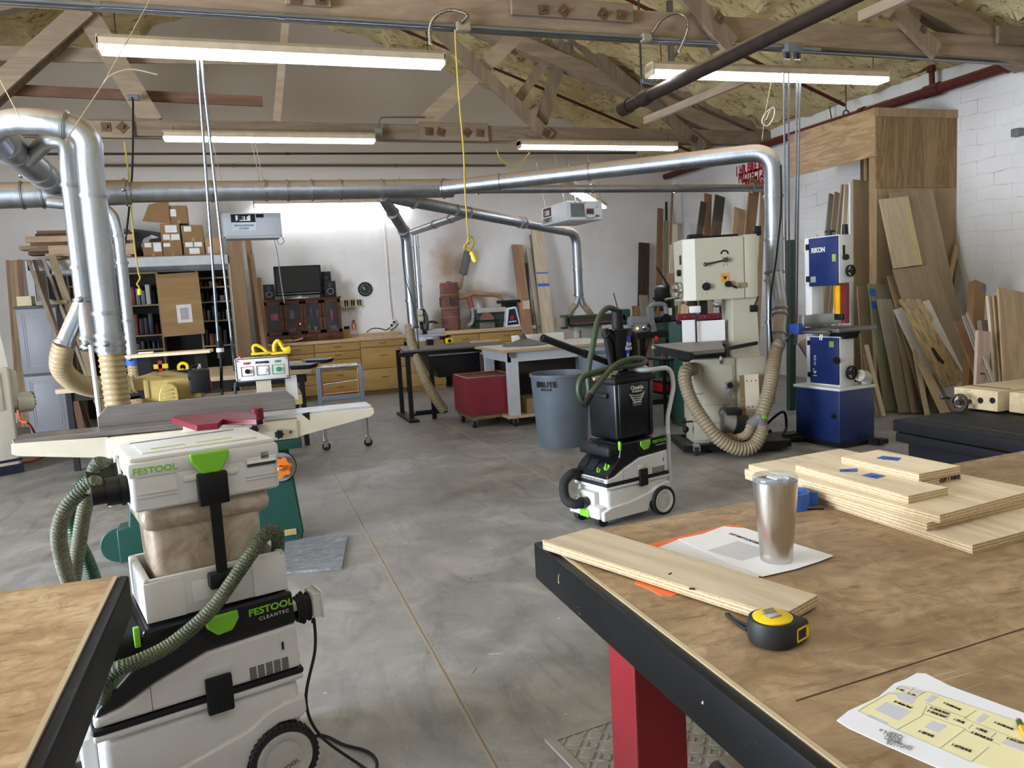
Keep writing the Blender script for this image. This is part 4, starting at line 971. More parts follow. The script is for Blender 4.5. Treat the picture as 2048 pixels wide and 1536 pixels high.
# ribs in the white front of the upper box
for (x0, x1) in ((.125, .222), (.405, .492)):
    rb = MB()
    for (za, zb) in ((.912, .914), (.942, .944), (.952, .954), (1.0, 1.002)): rb.box((x0, .006, za+ZS), (x1, .012, zb+ZS))
    rb.box((x1, .006, .912+ZS), (x1+.002, .012, 1.0+ZS))
    rb.build('box_rib', VWH, SP)
lb = MB().box((.412, .0065, .985+ZS), (.495, .0085, 1.026+ZS)).build('label_plate', plain('label_white', 'e9e9e6', .5), SP)
MB().box((.412, .006, .980+ZS), (.495, .008, .9885+ZS)).build('label_band', plain('label_dark_green', '1f3128', .5), lb); MB().box((.452, .006, .998+ZS), (.474, .0072, 1.018+ZS)).build('label_picture', VGR, lb)
text('FESTOOL', .024, LIME, SP, M3((.172, .0058, 1.015+ZS), (1, 0, 0), (0, 0, 1)), sx=1.12, bold=.0005, name='brand_lettering')
MB().rbox((.272, -.014, .895+ZS), (.352, .012, .985+ZS), .004).build('strap_plate', BLACK, SP)
MB().box((.297, -.012, .69+ZS), (.327, -.006, .92+ZS)).build('strap', BLACK, SP)
MB().rbox((.276, -.016, .655+ZS), (.356, .02, .700+ZS), .006).build('strap_buckle', BLACK, SP)
for yy, zz_ in ((.075, .962), (.20, .975)):
    MB().cyl((.106, yy, zz_+ZS), (.055, yy, zz_+ZS), .038, n=24).ring((.095, yy, zz_+ZS), (1, 0, 0), .03, .043, .012).cyl((.07, yy, zz_+ZS), (.02, yy, zz_+ZS), .030, n=24).build('hose_port', BLACK, SP)
MB().lathe([(0, 0), (.062, 0), (.062, .006), (0, .006)], 32).build('port_disc', VLG, SP, loc=(.104, .20, .975+ZS), rot=(0, -PI/2, 0))
# ---------------------------------------------------------------- hoses
def mat_hose(name, base, thread):
    m, nt, b = _new(name); v = coords(nt, 'Object')
    w = nt.nodes.new('ShaderNodeTexBrick'); 
    ch = nt.nodes.new('ShaderNodeTexChecker'); ch.inputs['Scale'].default_value = 190; nt.links.new(v, ch.inputs['Vector'])
    n = noise(nt, v, 8, 3)
    c = mixc(nt, ch.outputs['Fac'], lin(base), lin(thread)); c = mixc(nt, ramp(nt, n, [(.4, g4(0)), (.8, g4(.3))]), c, lin('a3977d'))
    nt.links.new(c, b.inputs['Base Color']); b.inputs['Roughness'].default_value = .7; MATS[name] = m; return m
HOSE = mat_hose('braided_green_hose', '1b2615', '566145'); HOSEG = plain('ribbed_green_hose', '1f4a2c', .4, var=.1)
HOSES = plain('smooth_green_hose', '2a3d28', .5, var=.12, dust=.1)
def hose(name, label, pts, r, m, rib=.0016, pitch=.010, sub=8, ends=None):
    o = thing(name, label, 'hose', pts[0]); b0 = Vector(pts[0])
    MB().tube([Vector(p)-b0 for p in pts], r, 18, sub=sub, rib=rib, pitch=pitch).build('hose_body', m, o)
    if ends:
        for (p, q, rr) in ends: MB().cyl(Vector(p)-b0, Vector(q)-b0, rr, n=20).build('cuff', BLACK, o)
    return o
W1 = lambda x, y, z: F1.world((x, y, z))
q = lambda px, py, d: F1.world(F1.y(px, py, d))
hose('suction_hose', 'braided green hose looping down beside the lower left extractor from its front port', [W1(.025, .075, .962), q(190, 965, .08), q(140, 1005, .10), q(118, 1060, .12), q(125, 1120, .16), q(145, 1180, .2), q(175, 1250, .22)], .019, HOSE, .0018, .009)
hose('suction_hose', 'braided green hose rising from the rear port of the separator and falling behind', [W1(.03, .20, .975), q(207, 935, .2), q(195, 928, .2), q(182, 965, .21), q(165, 1040, .23), q(155, 1110, .25), q(140, 1200, .27)], .019, HOSE, .0018, .009)
hose('suction_hose', 'bright green ribbed hose bending down between the braided hoses at left', [q(186, 950, .30), q(155, 985, .31), q(142, 1030, .31), q(155, 1080, .30), q(175, 1120, .29), q(192, 1170, .28), q(205, 1260, .26)], .0175, HOSEG, .0022, .0075)
hose('suction_hose', 'braided green hose slung across the front of the separator to the extractor inlet', [q(552, 1130, .10), q(556, 1085, .06), q(548, 1064, .03), q(528, 1072, -.01), q(480, 1140, -.045), q(420, 1222, -.055), q(340, 1290, -.055), q(270, 1325, -.06), q(232, 1338, -.05), q(213, 1360, -.02), q(205, 1420, .05), q(196, 1470, .12)], .0185, HOSE, .0016, .009)
# ---------------------------------------------------------------- extractor in mid picture with black drum
R2 = math.radians(14.5); O2 = (2.005, 4.133, 0)
V2 = extractor('white dust extractor with black dust drum and green hose in the middle of the floor', O2, R2, -.085, .93, .32)
F2 = Frame(O2, R2)
MB().tube(fillet([(.53, .26, .12), (.53, .26, .60), (.565, .26, .70), (.60, .26, .80), (.57, .26, .92), (.35, .26, .92), (.35, .05, .92), (.57, .05, .92), (.60, .05, .80), (.565, .05, .70), (.53, .05, .60), (.53, .05, .12)], .06), .015, 12).build('push_handle', plain('pale_grey_tube', 'c3c6ca', .4, var=.05), V2)
MB().tube([(-.11, .16, .140), (-.17, .165, .142), (-.19, .22, .17), (-.16, .27, .25), (-.10, .27, .30), (-.045, .27, .30)], .030, 16, sub=6).build('inlet_elbow', RUBBER, V2)
DR = thing('dust_drum', 'black square dust drum standing on the middle extractor', 'dust drum', F2.world((0, 0, .508)), R2)
ZD = -.508
MB().rbox((.085, .03, .508+ZD), (.405, .31, .868+ZD), .018, 3, taper=.95).rbox((.105, .024, .53+ZD), (.125, .032, .86+ZD), .003).rbox((.36, .024, .53+ZD), (.38, .032, .86+ZD), .003).build('drum_body', VBK, DR)
MB().rbox((.075, .02, .862+ZD), (.415, .32, .895+ZD), .008).rbox((.09, .035, .89+ZD), (.40, .305, .907+ZD), .010).build('drum_lid', VBK2, DR)
MB().rbox((.065, .10, .77+ZD), (.09, .20, .80+ZD), .008).build('grip', VBK2, DR)
MB().box((.205, .0285, .71+ZD), (.30, .0298, .845+ZD)).build('brand_label', plain('label_black', '0c0c0d', .35), DR)
text('Oneida', .036, VWH, DR, M3((.258, .0275, .825+ZD), (1, 0, 0), (0, 0, 1)), name='brand_lettering', bold=.001)
text('Air Systems', .017, VWH, DR, M3((.258, .0275, .803+ZD), (1, 0, 0), (0, 0, 1)), name='brand_lettering', bold=.0006)
sw = MB()
for i, (w, zc) in enumerate(((.062, .792), (.054, .778), (.045, .765), (.034, .753))):
    n = 16; pts = [Vector((.255+w*math.cos(t_), .0272, zc+ZD+.016*math.sin(t_))) for t_ in [PI*1.02+PI*1.05*i2/n for i2 in range(n+1)]]
    sw.tube(pts, .0028, 6)
sw.build('swirl_emblem', VWH, DR)
text('1 (800) 732-4065', .011, VWH, DR, M3((.255, .0275, .732+ZD), (1, 0, 0), (0, 0, 1)), name='phone_lettering', bold=.0004); text('www.oneida-air.com', .008, VWH, DR, M3((.255, .0275, .718+ZD), (1, 0, 0), (0, 0, 1)), name='web_lettering')
CYC = thing('dust_cyclone', 'black cone shaped dust cyclone with blue label on top of the black drum', 'dust cyclone', F2.world((.245, .17, .907)), R2)
MB().lathe([(.045, 0), (.055, .012), (.085, .27), (.098, .275), (.098, .285), (.0, .287)], 32).lathe([(.0, .0), (.075, .0), (.075, .008), (.045, .012)], 24).build('cone', VBK, CYC)
MB().cyl((0, 0, .285), (0, 0, .40), .036, n=24).ring((0, 0, .32), (0, 0, 1), .03, .041, .02).build('outlet_pipe', VBK2, CYC)
MB().cyl((-.065, -.02, .225), (-.13, -.03, .26), .03, n=20).cyl((-.13, -.03, .29), (-.085, -.03, .04), .020, n=16).build('inlet_pipe', VBK2, CYC)
MB().tube([(.08, 0, .25), (.12, 0, .22), (.125, 0, .12), (.10, 0, .02)], .03, 14, sub=5).build('side_pipe', VBK2, CYC)
dl = MB(); n = 8; al = [-1.62+.62*i/n for i in range(n+1)]
def cr(h): return .0555+.030*(h-.012)/.258+.0012
vs = [(cr(h)*math.cos(t_), cr(h)*math.sin(t_), h) for h in (.035, .235) for t_ in al]
dl.add(vs, [(i, i+1, n+2+i, n+1+i) for i in range(n)], 0, True).build('blue_label', plain('blue_label', '2536b8', .4), CYC, weld=False)
for s_, zz_, sz in (('Dust', .185, .034), ('Deputy', .160, .030)):
    am = -1.31; text(s_, sz, VWH, CYC, M3((math.cos(am)*(cr(zz_)+.002), math.sin(am)*(cr(zz_)+.002), zz_), (-math.sin(am), math.cos(am), 0), (0.1*math.cos(am), .1*math.sin(am), 1)), name='label_lettering', bold=.001, sx=.8)
am = -1.31; MB().tube([Vector((math.cos(am+.1*c_)*(cr(.12)+.001), math.sin(am+.1*c_)*(cr(.12)+.001), .10+.03*s_)) for c_, s_ in ((-1, .5), (0, 0), (1, .5), (0, 1), (-1, .5))], .002, 5).build('label_emblem', VWH, CYC)
q2 = lambda px, py, d: F2.world(F2.y(px, py, d))
hose('suction_hose', 'smooth green hose arching off the cyclone top and wrapped round the black drum', [W for W in (F2.world((.245, .17, 1.30)), q2(1237, 622, .16), q2(1215, 616, .14), q2(1196, 640, .10), q2(1186, 690, .06), q2(1176, 745, .03), q2(1178, 790, .0), q2(1165, 800, -.03), q2(1157, 780, -.03), q2(1165, 755, -.03), q2(1200, 742, -.02), q2(1250, 732, .0), q2(1283, 728, .08), q2(1290, 720, .2), q2(1270, 717, .0), q2(1235, 728, -.03), q2(1205, 757, -.05), q2(1183, 787, -.06), q2(1176, 800, -.06))], .0175, HOSES, 0, .02, 8, [(q2(1182, 789, -.06), q2(1168, 812, -.065), .019)])
a, b_ = q2(1238, 733, .22), q2(1086, 676, .30)
o = thing('vacuum_wand', 'black plastic vacuum wand lying slanted on the black drum', 'vacuum wand', a)
MB().cyl((0, 0, 0), (b_-a)*.48, .0195, n=20).build('rear_tube', BLACK, o); MB().cyl((b_-a)*.45, (b_-a), .0225, n=20).ring((b_-a)*.46, b_-a, .02, .026, .03).ring((b_-a)*.995, b_-a, .018, .025, .02).build('front_tube', BLACK, o)
for i, (px, py, d, w) in enumerate(((1200, 752, .02, .07), (1222, 742, .05, .06), (1236, 735, .09, .05))):
    p = q2(px, py, d); p.z = .917+i*.017
    o = MB().rbox((-w, -.025, -.008), (w, .025, .008), .003).build('wood_offcut', wood('offcut_wood', 'b99b62', 'd6bd88', 'x', 1.2, .7, 5)); o.location = p; o.rotation_euler = (0, 0, .35+.4*i)
    tag(o, ('lowest of three small wood offcuts on the black drum lid', 'middle of three small wood offcuts on the black drum lid', 'topmost of three small wood offcuts on the black drum lid')[i], 'wood offcut', None)
# grey trash can
def can(label, c, r, h):
    t = thing('trash_can', label, 'trash can', c)
    MB().lathe([(0, .012), (r*.80, .012), (r*.80, 0), (r*.83, .0), (r*.845, .02), (r*.955, h*.76), (r*.965, h*.80), (r*.99, h*.97), (r*1.03, h*.965), (r*1.03, h), (r*.97, h), (r*.94, h*.75), (r*.80, .03), (0, .03)], 48).build('can_body', plain('blue_grey_plastic', '5d6872', .5, var=.15, vs=4, dust=.15), t)
    return t
TC = can('grey round trash can with raised black lettering beside the middle extractor', atz(1126, 888, 0), .28, .69)
dv = (EYE-TC.location); dv.z = 0; ang = math.atan2(dv.y, dv.x)-.5
ro = .28*.985
def curved_text(s, size, z, ang, par, name):
    o = text(s, size, BLACK, par, Matrix.Identity(4), name, .001, bold=.003)
    for v in o.data.vertices:
        a_ = ang+v.co.x/ro; rr = ro+.006+v.co.z; v.co = Vector((rr*math.cos(a_), rr*math.sin(a_), z+v.co.y))
    return o
curved_text('BRUTE', .07, .605, ang, TC, 'brand_lettering'); curved_text('Rubbermaid', .02, .56, ang, TC, 'maker_lettering')
# ================================================================ dust collection ducting
GALV = metal('galvanised_duct', 'a3a8ac', .42, (1.5, 1.5, .5), .15, dust=.9, sc=7, spangle=.12)
GALV2 = metal('galvanised_bright', 'b0b5b8', .4, (3, 3, .6), .16, dust=.8, sc=5, spangle=.1)
CLAMP = metal('duct_clamp', 'a9adb0', .35, (1, 1, 1), .2, dust=.4)
TANH = plain('tan_ribbed_hose', '8b7c62', .5, var=.12); 
m, nt, b = _new('clear_tan_hose'); b.inputs['Base Color'].default_value = lin('a8946f'); b.inputs['Roughness'].default_value = .25; b.inputs['Alpha'].default_value = .92; CLRH = m
def duct(label, pts, r, cl=(), fr=.2, mat=GALV, r2=None, gate=(), cat='duct', name='dust_duct'):
    """round duct along pts, with clamp rings at metres along its length"""
    o = thing(name, label, cat, pts[0]); b0 = Vector(pts[0])
    P = fillet([Vector(p)-b0 for p in pts], fr, 8) if len(pts) > 2 else [Vector(p)-b0 for p in pts]
    if r2 is None: MB().tube(P, r, 24).build('duct_pipe', mat, o)
    else: MB().cyl(P[0], P[-1], r, r2, 24).build('duct_pipe', mat, o)
    def at(s):
        for a, c in zip(P, P[1:]):
            L = (c-a).length
            if s <= L: return a+(c-a)*(s/max(L, 1e-6)), (c-a).normalized()
            s -= L
        return P[-1], (P[-1]-P[-2]).normalized()
    for s in cl:
        p, d = at(s); MB().ring(p, d, r*.98, r+.009, .028, 24).ring(p, d, r*.98, r+.014, .008, 24).build('clamp_ring', CLAMP, o)
    for s in gate:
        p, d = at(s); g_ = MB().ring(p, d, r*.98, r+.016, .02, 24); u, v = basis(d); g_.cyl(p+u*(r+.01), p+u*(r+.06), .008, n=8).sphere(p+u*(r+.07), .022); g_.build('blast_gate', CLAMP, o)
    return o
YM = 8.6
duct('thick left part of the long horizontal main dust duct', [aty(-90, 394, YM), aty(262, 384.5, YM)], .122, (.55, .72, 1.0), gate=(1.45,))
duct('long horizontal main dust duct crossing the left half of the picture', [aty(262, 384.5, YM), aty(905, 376.5, YM)], .103, (.75, 1.28, 1.50, 1.75, 2.05, 2.5, 3.2), fr=.1)
zA = aty(1545, 302, 6.2)
duct('rising branch duct from the main toward the right bandsaw, turning down at its end', [aty(880, 377, YM), Vector((zA.x, 6.2, zA.z)), Vector((zA.x, 6.2, aty(1548, 545, 6.2).z))], .082, (.05, .75, 1.75, 3.9, 4.30, 4.65, 5.05, 5.3), fr=.2)
zB = aty(1538, 540, 6.25)
duct('slim straight duct dropping behind the tan bandsaw column', [zB, (zB.x, 6.25, .25)], .036, (.1, .5, 1.0), mat=GALV2)
zC = aty(1552, 545, 6.15)
duct('fat lower duct leg curving down to the ribbed hose beside the blue bandsaw', [zC, aty(1562, 615, 6.1), aty(1558, 655, 6.0), aty(1556, 690, 5.95)], .062, (.35, .42, .62), fr=.15, mat=GALV2)
duct('slim dusty duct running level behind the rising branch toward the right', [aty(890, 379, 9.0), aty(1540, 376, 9.0)], .05, (.4, 1.9, 3.1, 4.3), fr=.1)
c0 = aty(1152, 470, 10.7)
duct('branch duct running back right to the twin sander hoses, then turning down', [aty(762, 391, YM), Vector((c0.x, 10.7, c0.z+.03)), Vector((c0.x, 10.7, aty(1158, 590, 10.7).z))], .068, (.5, 1.2, 1.45, 2.5, 2.6, 4.35, 4.8), fr=.2)
c1 = aty(1159, 588, 10.7)
for s, px, lab in ((-1, 1138, 'left'), (1, 1186, 'right')):
    e1, e2 = aty(1159+s*6, 612, 10.7), aty(px+(-s)*3, 615 if s < 0 else 612, 10.72)
    duct('short %s leg of the Y fitting above the edge sander' % lab, [c1, aty(1159+s*8, 612, 10.7)], .045, (), fr=.05, mat=GALV2)
    o = thing('flex_hose', 'tan ribbed hose on the %s leg of the Y above the edge sander' % lab, 'hose', c1)
    MB().tube([aty(1159+s*8, 610, 10.7)-c1, aty(1159+s*16, 620, 10.7)-c1, aty(px, 636, 10.75)-c1], .046, 16, sub=6, rib=.007, pitch=.03).build('hose_body', TANH, o)
d0 = aty(814, 472, 9.3)
duct('duct slanting down from the main to the flex hose of the black outfeed table', [aty(765, 393, YM), aty(811, 466, 9.25), Vector((d0.x, 9.3, aty(818, 655, 9.3).z))], .062, (.35, .75, 1.6, 1.95, 2.05), fr=.12)
o = thing('flex_hose', 'tan ribbed hose bending from the grey duct down to the floor by the red box', 'hose', d0)
MB().tube([aty(p, q_, d)-d0 for p, q_, d in ((818, 650, 9.3), (822, 680, 9.25), (832, 715, 9.1), (850, 760, 8.95), (870, 795, 8.9), (889, 822, 8.9))], .056, 18, sub=8, rib=.006, pitch=.024).build('hose_body', TANH, o)
tag(MB().tube([aty(p, q_, 9.2) for p, q_ in ((806, 478), (806, 520), (812, 560), (824, 600), (832, 640), (836, 680), (840, 740))], .007, 6, sub=5).build('hanging_cable', BLACK), 'black cable hanging along the duct beside the outfeed table', 'cable')
duct('thin pale duct slanting down left from the back branch', [aty(932, 427, 9.6), aty(826, 464, 11.6)], .052, (.5, 1.1), fr=.1)
e0 = aty(830, 468, 11.8)
duct('thin grey duct dropping to the miter saw', [e0, (e0.x, 11.8, aty(836, 615, 11.8).z)], .045, (.2, .8, 1.3), mat=GALV2)
# left group
duct('short fat duct slanting up left from the main toward the camera', [aty(112, 372, 8.5), aty(48, 318, 6.9), aty(5, 285, 5.95)], .105, (.15, 1.1, 2.2), fr=.3, gate=(.7,))
p1 = aty(181, 345, 5.5); zp = aty(206, 668, 5.5).z
duct('large silver duct arching over at far left and dropping behind the jointer', [aty(4, 300, 5.9), aty(-28, 262, 5.75), aty(25, 241, 5.6), aty(95, 243, 5.5), aty(178, 262, 5.5), p1, Vector((p1.x, 5.5, zp))], .078, (.72, 1.22, 1.95), fr=.22, mat=GALV2)
p1b = Vector((p1.x, 5.5, zp))
duct('collar at the foot of the large left duct with wing clamps', [p1b, p1b-Vector((0, 0, .13))], .081, (.01, .10), mat=GALV2, gate=(.06,))
o = thing('flex_hose', 'clear tan ribbed hose running down behind the jointer fence', 'hose', p1b-Vector((0, 0, .13)))
MB().tube([(0, 0, 0), (.005, 0, -.3), (.02, -.01, -.6), (.05, -.03, -.78), (.09, -.08, -.86)], .074, 20, sub=8, rib=.007, pitch=.036).build('hose_body', CLRH, o)
p2 = aty(136, 335, 6.0)
zw = aty(160, 600, 6.0).z
duct('second silver duct dropping beside the large left duct', [aty(58, 318, 6.5), aty(95, 280, 6.05), aty(134, 283, 6.0), Vector((p2.x, 6.0, p2.z)), Vector((p2.x, 6.0, zw))], .055, (.9, 1.45, 2.05, 2.2, 2.3), fr=.16, mat=GALV2, gate=(1.9,))
duct('left leg of the Y fitting under the second silver duct', [Vector((p2.x, 6.0, zw)), aty(128, 688, 5.95)], .055, (.38,), mat=GALV2)
duct('straight leg of the Y fitting under the second silver duct', [Vector((p2.x, 6.0, zw+.02)), aty(180, 700, 5.9)], .05, (.3,), mat=GALV2, gate=(.36,))
h0 = aty(128, 688, 5.95)
o = thing('flex_hose', 'tan ribbed hose sweeping from the left Y leg to the yellow planer hood', 'hose', h0)
MB().tube([aty(p, q_, d)-h0 for p, q_, d in ((129, 686, 5.95), (122, 715, 6.0), (125, 740, 6.1), (150, 764, 6.3), (190, 776, 6.5), (230, 775, 6.6), (272, 768, 6.6))], .066, 18, sub=8, rib=.007, pitch=.03).build('hose_body', CLRH, o)
p3 = aty(233, 436, 8.2)
duct('slim far duct with elbow dropping behind the yellow planer', [aty(95, 404, 8.2), aty(222, 418, 8.2), Vector((p3.x, 8.2, p3.z-.15)), Vector((p3.x, 8.2, aty(246, 718, 8.2).z))], .052, (.75, 1.0, 1.55, 2.1, 2.45, 2.55), fr=.16, mat=GALV2, gate=(2.05, 2.3))
p3b = Vector((p3.x, 8.2, aty(246, 718, 8.2).z))
o = thing('flex_hose', 'short hose with blue tape band below the slim far duct', 'hose', p3b)
MB().tube([(0, 0, 0), (0, 0, -.10), (.0, 0, -.30)], .05, 16, rib=.006, pitch=.03).build('hose_body', CLRH, o); MB().ring((0, 0, -.04), (0, 0, 1), .045, .060, .055).build('tape_band', TAPEB, o)
tag(MB().cyl(aty(181, 690, 5.34), aty(222, 1012, 5.34), .014, n=12).build('white_pipe', plain('white_pvc', 'd9dee6', .35)), 'thin white plastic pipe leaning beside the clear tan hose', 'pipe')
# ================================================================ jointer, planer, stand and neighbours at left
def pb(mb, F, l, t, r, b, d, dep, rad=0.0, mi=0):
    """upright box whose front face covers the pixel rectangle at local depth d"""
    x0 = F.y(l, (t+b)/2, d).x; x1 = F.y(r, (t+b)/2, d).x; z1 = F.y((l+r)/2, t, d).z; z0 = F.y((l+r)/2, b, d).z
    if rad: mb.rbox((x0, d, z0), (x1, d+dep, z1), rad, 2, mi)
    else: mb.box((x0, d, z0), (x1, d+dep, z1), mi)
    return mb
def pp(mb, F, pts, d, dep, mi=0):
    P = [F.y(px, py, d) for px, py in pts]
    return mb.prism([(p.x, d, p.z) for p in P], (0, dep, 0), mi)
CAST = metal('planed_cast_iron', '96918d', .36, (.6, 14, 14), .2, dust=0, metallic=.85, sc=5)
CREAM2 = plain('jointer_cream', 'cfc8b2', .38, var=.05)
GREEN = plain('machine_green', '16463d', .4, var=.1)
WHT = plain('panel_white', 'dcdddc', .35, var=.03)
FJ = Frame((0, 4.75, 0), .016)
J = thing('jointer', 'green and cream jointer with long cast iron fence and red guard', 'jointer', (0, 4.75, 0), .016)
MB().prism([(-1.24, 0, .81), (-.06, 0, .81), (-.06, 0, .775), (-1.235, 0, .785)], (0, .22, 0)).build('infeed_table', CAST, J, bevel=.003)
MB().prism([(-1.245, -.004, .792), (-.78, -.004, .775), (-.78, -.004, .655), (-1.22, -.004, .72), (-1.25, -.004, .735)], (0, .228, 0)).build('infeed_casting', CREAM2, J, bevel=.004)
MB().box((.05, 0, .775), (.69, .22, .805)).build('outfeed_table', plain('pale_cast_table', 'c3c6c9', .3, .3), J, bevel=.003)
MB().prism([(.24, -.004, .79), (.70, -.004, .79), (.705, -.004, .755), (.68, -.004, .735), (.24, -.004, .66)], (0, .228, 0)).build('outfeed_casting', CREAM2, J, bevel=.004)
pp(MB(), FJ, [(603, 828), (619, 824), (619, 841)], -.006, .003).build('stop_bracket', BLACK, J)
zcb = FJ.y(573, 880, -.012).z
MB().rbox((-.80, -.012, zcb), (.25, .34, .772), .02, 3).build('body_casting', CREAM2, J)
MB().rbox((-.50, -.015, zcb+.03), (.0, -.005, .74), .004).build('front_cover', CREAM2, J)
MB().prism([(-.855, .20, .81), (-.855, .20, .865), (-.80, .20, .925), (.20, .20, .925), (.25, .20, .875), (.25, .20, .81)], (0, .035, 0)).build('fence', CAST, J, bevel=.002)
MB().rbox((-.35, .235, .80), (.0, .40, .86), .01).build('fence_carriage', CREAM2, J)
zg = .84
gp_ = [(343, 835), (352, 831), (384, 829), (432, 827), (452, 823), (500, 823), (513, 830), (513, 838), (445, 838), (436, 846), (392, 850)]
P = [FJ.z(px, py, zg+.02) for px, py in gp_]
MB().slab([(p.x, p.y) for p in P], zg-.012, zg+.02).cyl((.015, -.03, .79), (.015, -.03, zg+.02), .035, n=24).build('cutter_guard', plain('guard_red', '701726', .4, var=.08, spec=.35), J, bevel=.003)
MB().cyl((.015, -.03, .765), (.015, -.03, .79), .028, n=20).build('guard_pivot', BLACK, J)
pb(MB(), FJ, 366, 847, 484, 859, -.02, .03, .004).build('rabbet_ledge', CREAM2, J)
def starknob(c, r, name='star_knob', par=J, m=BLACK, n=7, ax=-1):
    pts = []
    for i in range(n*2):
        a = PI*i/n; rr = r if i % 2 == 0 else r*.68
        pts.append((c[0]+rr*math.cos(a), c[1], c[2]+rr*math.sin(a)))
    return MB().prism(pts, (0, .03*ax, 0)).build(name, m, par, bevel=.004)
for px, py in ((558, 868), (508, 859)):
    p = FJ.y(px, py, -.015); starknob((p.x, -.015, p.z), .03)
p = FJ.y(581, 864, -.013); MB().cyl((p.x, -.018, p.z), (p.x, -.012, p.z), .008, n=12).build('set_screw', DARKSTEEL, J)
# base cabinet
MB().prism([(-.70, .06, zcb-.03), (.175, .06, zcb-.03), (.225, .06, .06), (.21, .06, .0), (-.74, .06, .0), (-.76, .06, .06)], (0, .36, 0)).build('base_cabinet', GREEN, J, bevel=.012)
MB().rbox((-.75, .0, zcb-.06), (.255, .40, zcb-.001), .008).build('base_top', GREEN, J)
p = FJ.y(561, 933, .055)
wl = MB().ring((p.x, .052, p.z), (0, 1, 0), 0, .094, .012, 40).build('dial_rim', BLACK, J)
MB().ring((p.x, .044, p.z), (0, 1, 0), 0, .088, .008, 40).build('dial_plate', plain('grey_dial', '8d9093', .4), J)
st = []
for i in range(56):
    a = 2*PI*i/56; rr = .066 if (i//4) % 2 == 0 else .055; st.append((p.x+rr*math.cos(a), .04, p.z+rr*math.sin(a)))
MB().prism(st, (0, -.03, 0)).lathe([(.012, 0), (.03, 0), (.03, .012), (.012, .012)], 24, (p.x, -.002, p.z), 'z').build('hand_wheel', plain('orange_plastic', 'e07a1e', .4, var=.06), J, bevel=.003)
MB().cyl((p.x-.02, -.03, p.z), (p.x+.008, .0, p.z), .006, n=10).cyl((p.x, -.0, p.z), (p.x, .02, p.z), .018, n=20).build('wheel_pin', CHROME, J)
p = FJ.y(581, 1064, .058); MB().box((p.x-.035, .055, p.z-.018), (p.x+.035, .06, p.z+.018)).build('maker_label', plain('tan_label', 'b89a63', .6, var=.35, vs=60), J)
MB().lathe([(0, 0), (.10, 0), (.10, .012), (0, .012)], 24, M=Matrix.Translation((-.80, .10, .13))@Matrix.Rotation(PI/2, 4, 'X')).prism([(-.80, .05, .03), (-.62, .05, .06), (-.62, .05, .25), (-.80, .05, .23)], (0, .15, 0)).build('dust_chute', GREEN, J, bevel=.004)
# control pedestal
pb(MB(), FJ, 513, 758, 543, 790, .42, .05).build('control_post', CREAM2, J)
pb(MB(), FJ, 572, 752, 595, 800, .46, .05).build('side_post', WHT, J)
cbx = Matrix.Translation((0, 0, 0))
pts = [FJ.y(px, py, .40) for px, py in ((468, 718), (577, 710), (581, 757), (473, 766))]
u = (pts[1]-pts[0]); u.y = 0; u.normalize(); v = Vector((-u.z, 0, u.x)); w_ = (pts[1]-pts[0]).length; hgt = abs((pts[0]-pts[3]).dot(v))
o_ = pts[3]; o_.y = .40
MX = Matrix(((u.x, 0, v.x, o_.x), (0, 1, 0, o_.y), (u.z, 0, v.z, o_.z), (0, 0, 0, 1)))
cb = MB().rbox((0, 0, 0), (w_, .07, hgt), .012).build('control_box', WHT, J); cb.data.transform(MX)
def onbox(mb, name, m, par=cb): o = mb.build(name, m, par); o.data.transform(MX); return o
fr_ = MB(); e = .005
for A, B in (((.003, -.002, .003), (w_-.003, .0, .003+e)), ((.003, -.002, hgt-.003-e), (w_-.003, 0, hgt-.003)), ((.003, -.002, .003), (.003+e, 0, hgt-.003)), ((w_-.003-e, -.002, .003), (w_-.003, 0, hgt-.003))): fr_.box(A, B)
onbox(fr_, 'panel_border', BLACK)
OFFR, ONG = plain('sign_red', 'a32a35', .5), plain('sign_green', '1e7a55', .5)
for i, (nm, cm, bmx) in enumerate((('OFF', OFFR, BLACK), ('POWER', BLACK, emit('pilot_lamp', 'f4f7ff', 2.5)), ('ON', ONG, plain('green_button', '1a9a5e', .3)))):
    cx = w_*(.215+.285*i); fb = MB(); a_, b2, z0, z1 = cx-.038, cx+.038, hgt*.24, hgt*.64
    for A, B in (((a_, -.002, z0), (b2, 0, z0+.003)), ((a_, -.002, z1-.003), (b2, 0, z1)), ((a_, -.002, z0), (a_+.003, 0, z1)), ((b2-.003, -.002, z0), (b2, 0, z1))): fb.box(A, B)
    onbox(fb, 'button_frame', cm)
    onbox(MB().cyl((cx, -.012, hgt*.44), (cx, 0, hgt*.44), .012, n=20).ring((cx, -.004, hgt*.44), (0, 1, 0), .011, .015, .006, 20), 'push_button', bmx)
    t_ = text(nm, .019, cm, cb, planeM((cx, -.0015, hgt*.77), (1, 0, 0), (0, 0, 1)), sx=1.25, bold=.0012); t_.data.transform(MX)
onbox(MB().cyl((.04, .03, hgt), (.04, .03, hgt+.012), .018, n=20), 'stop_button', plain('red_plastic', 'b01f24', .4))
for x, z in ((.018, .018), (w_-.018, .018), (.018, hgt-.018), (w_-.018, hgt-.018)): onbox(MB().cyl((x, -.003, z), (x, 0, z), .004, n=8), 'screw', BLACK)
for dx in (-.1, -.08):
    MB().tube([(dx*.3-.06, .44, .98), (dx*.3-.07, .44, .92), (-.05+dx*.4, .42, .86)], .008, 6, sub=4).build('cable', BLACK, J)
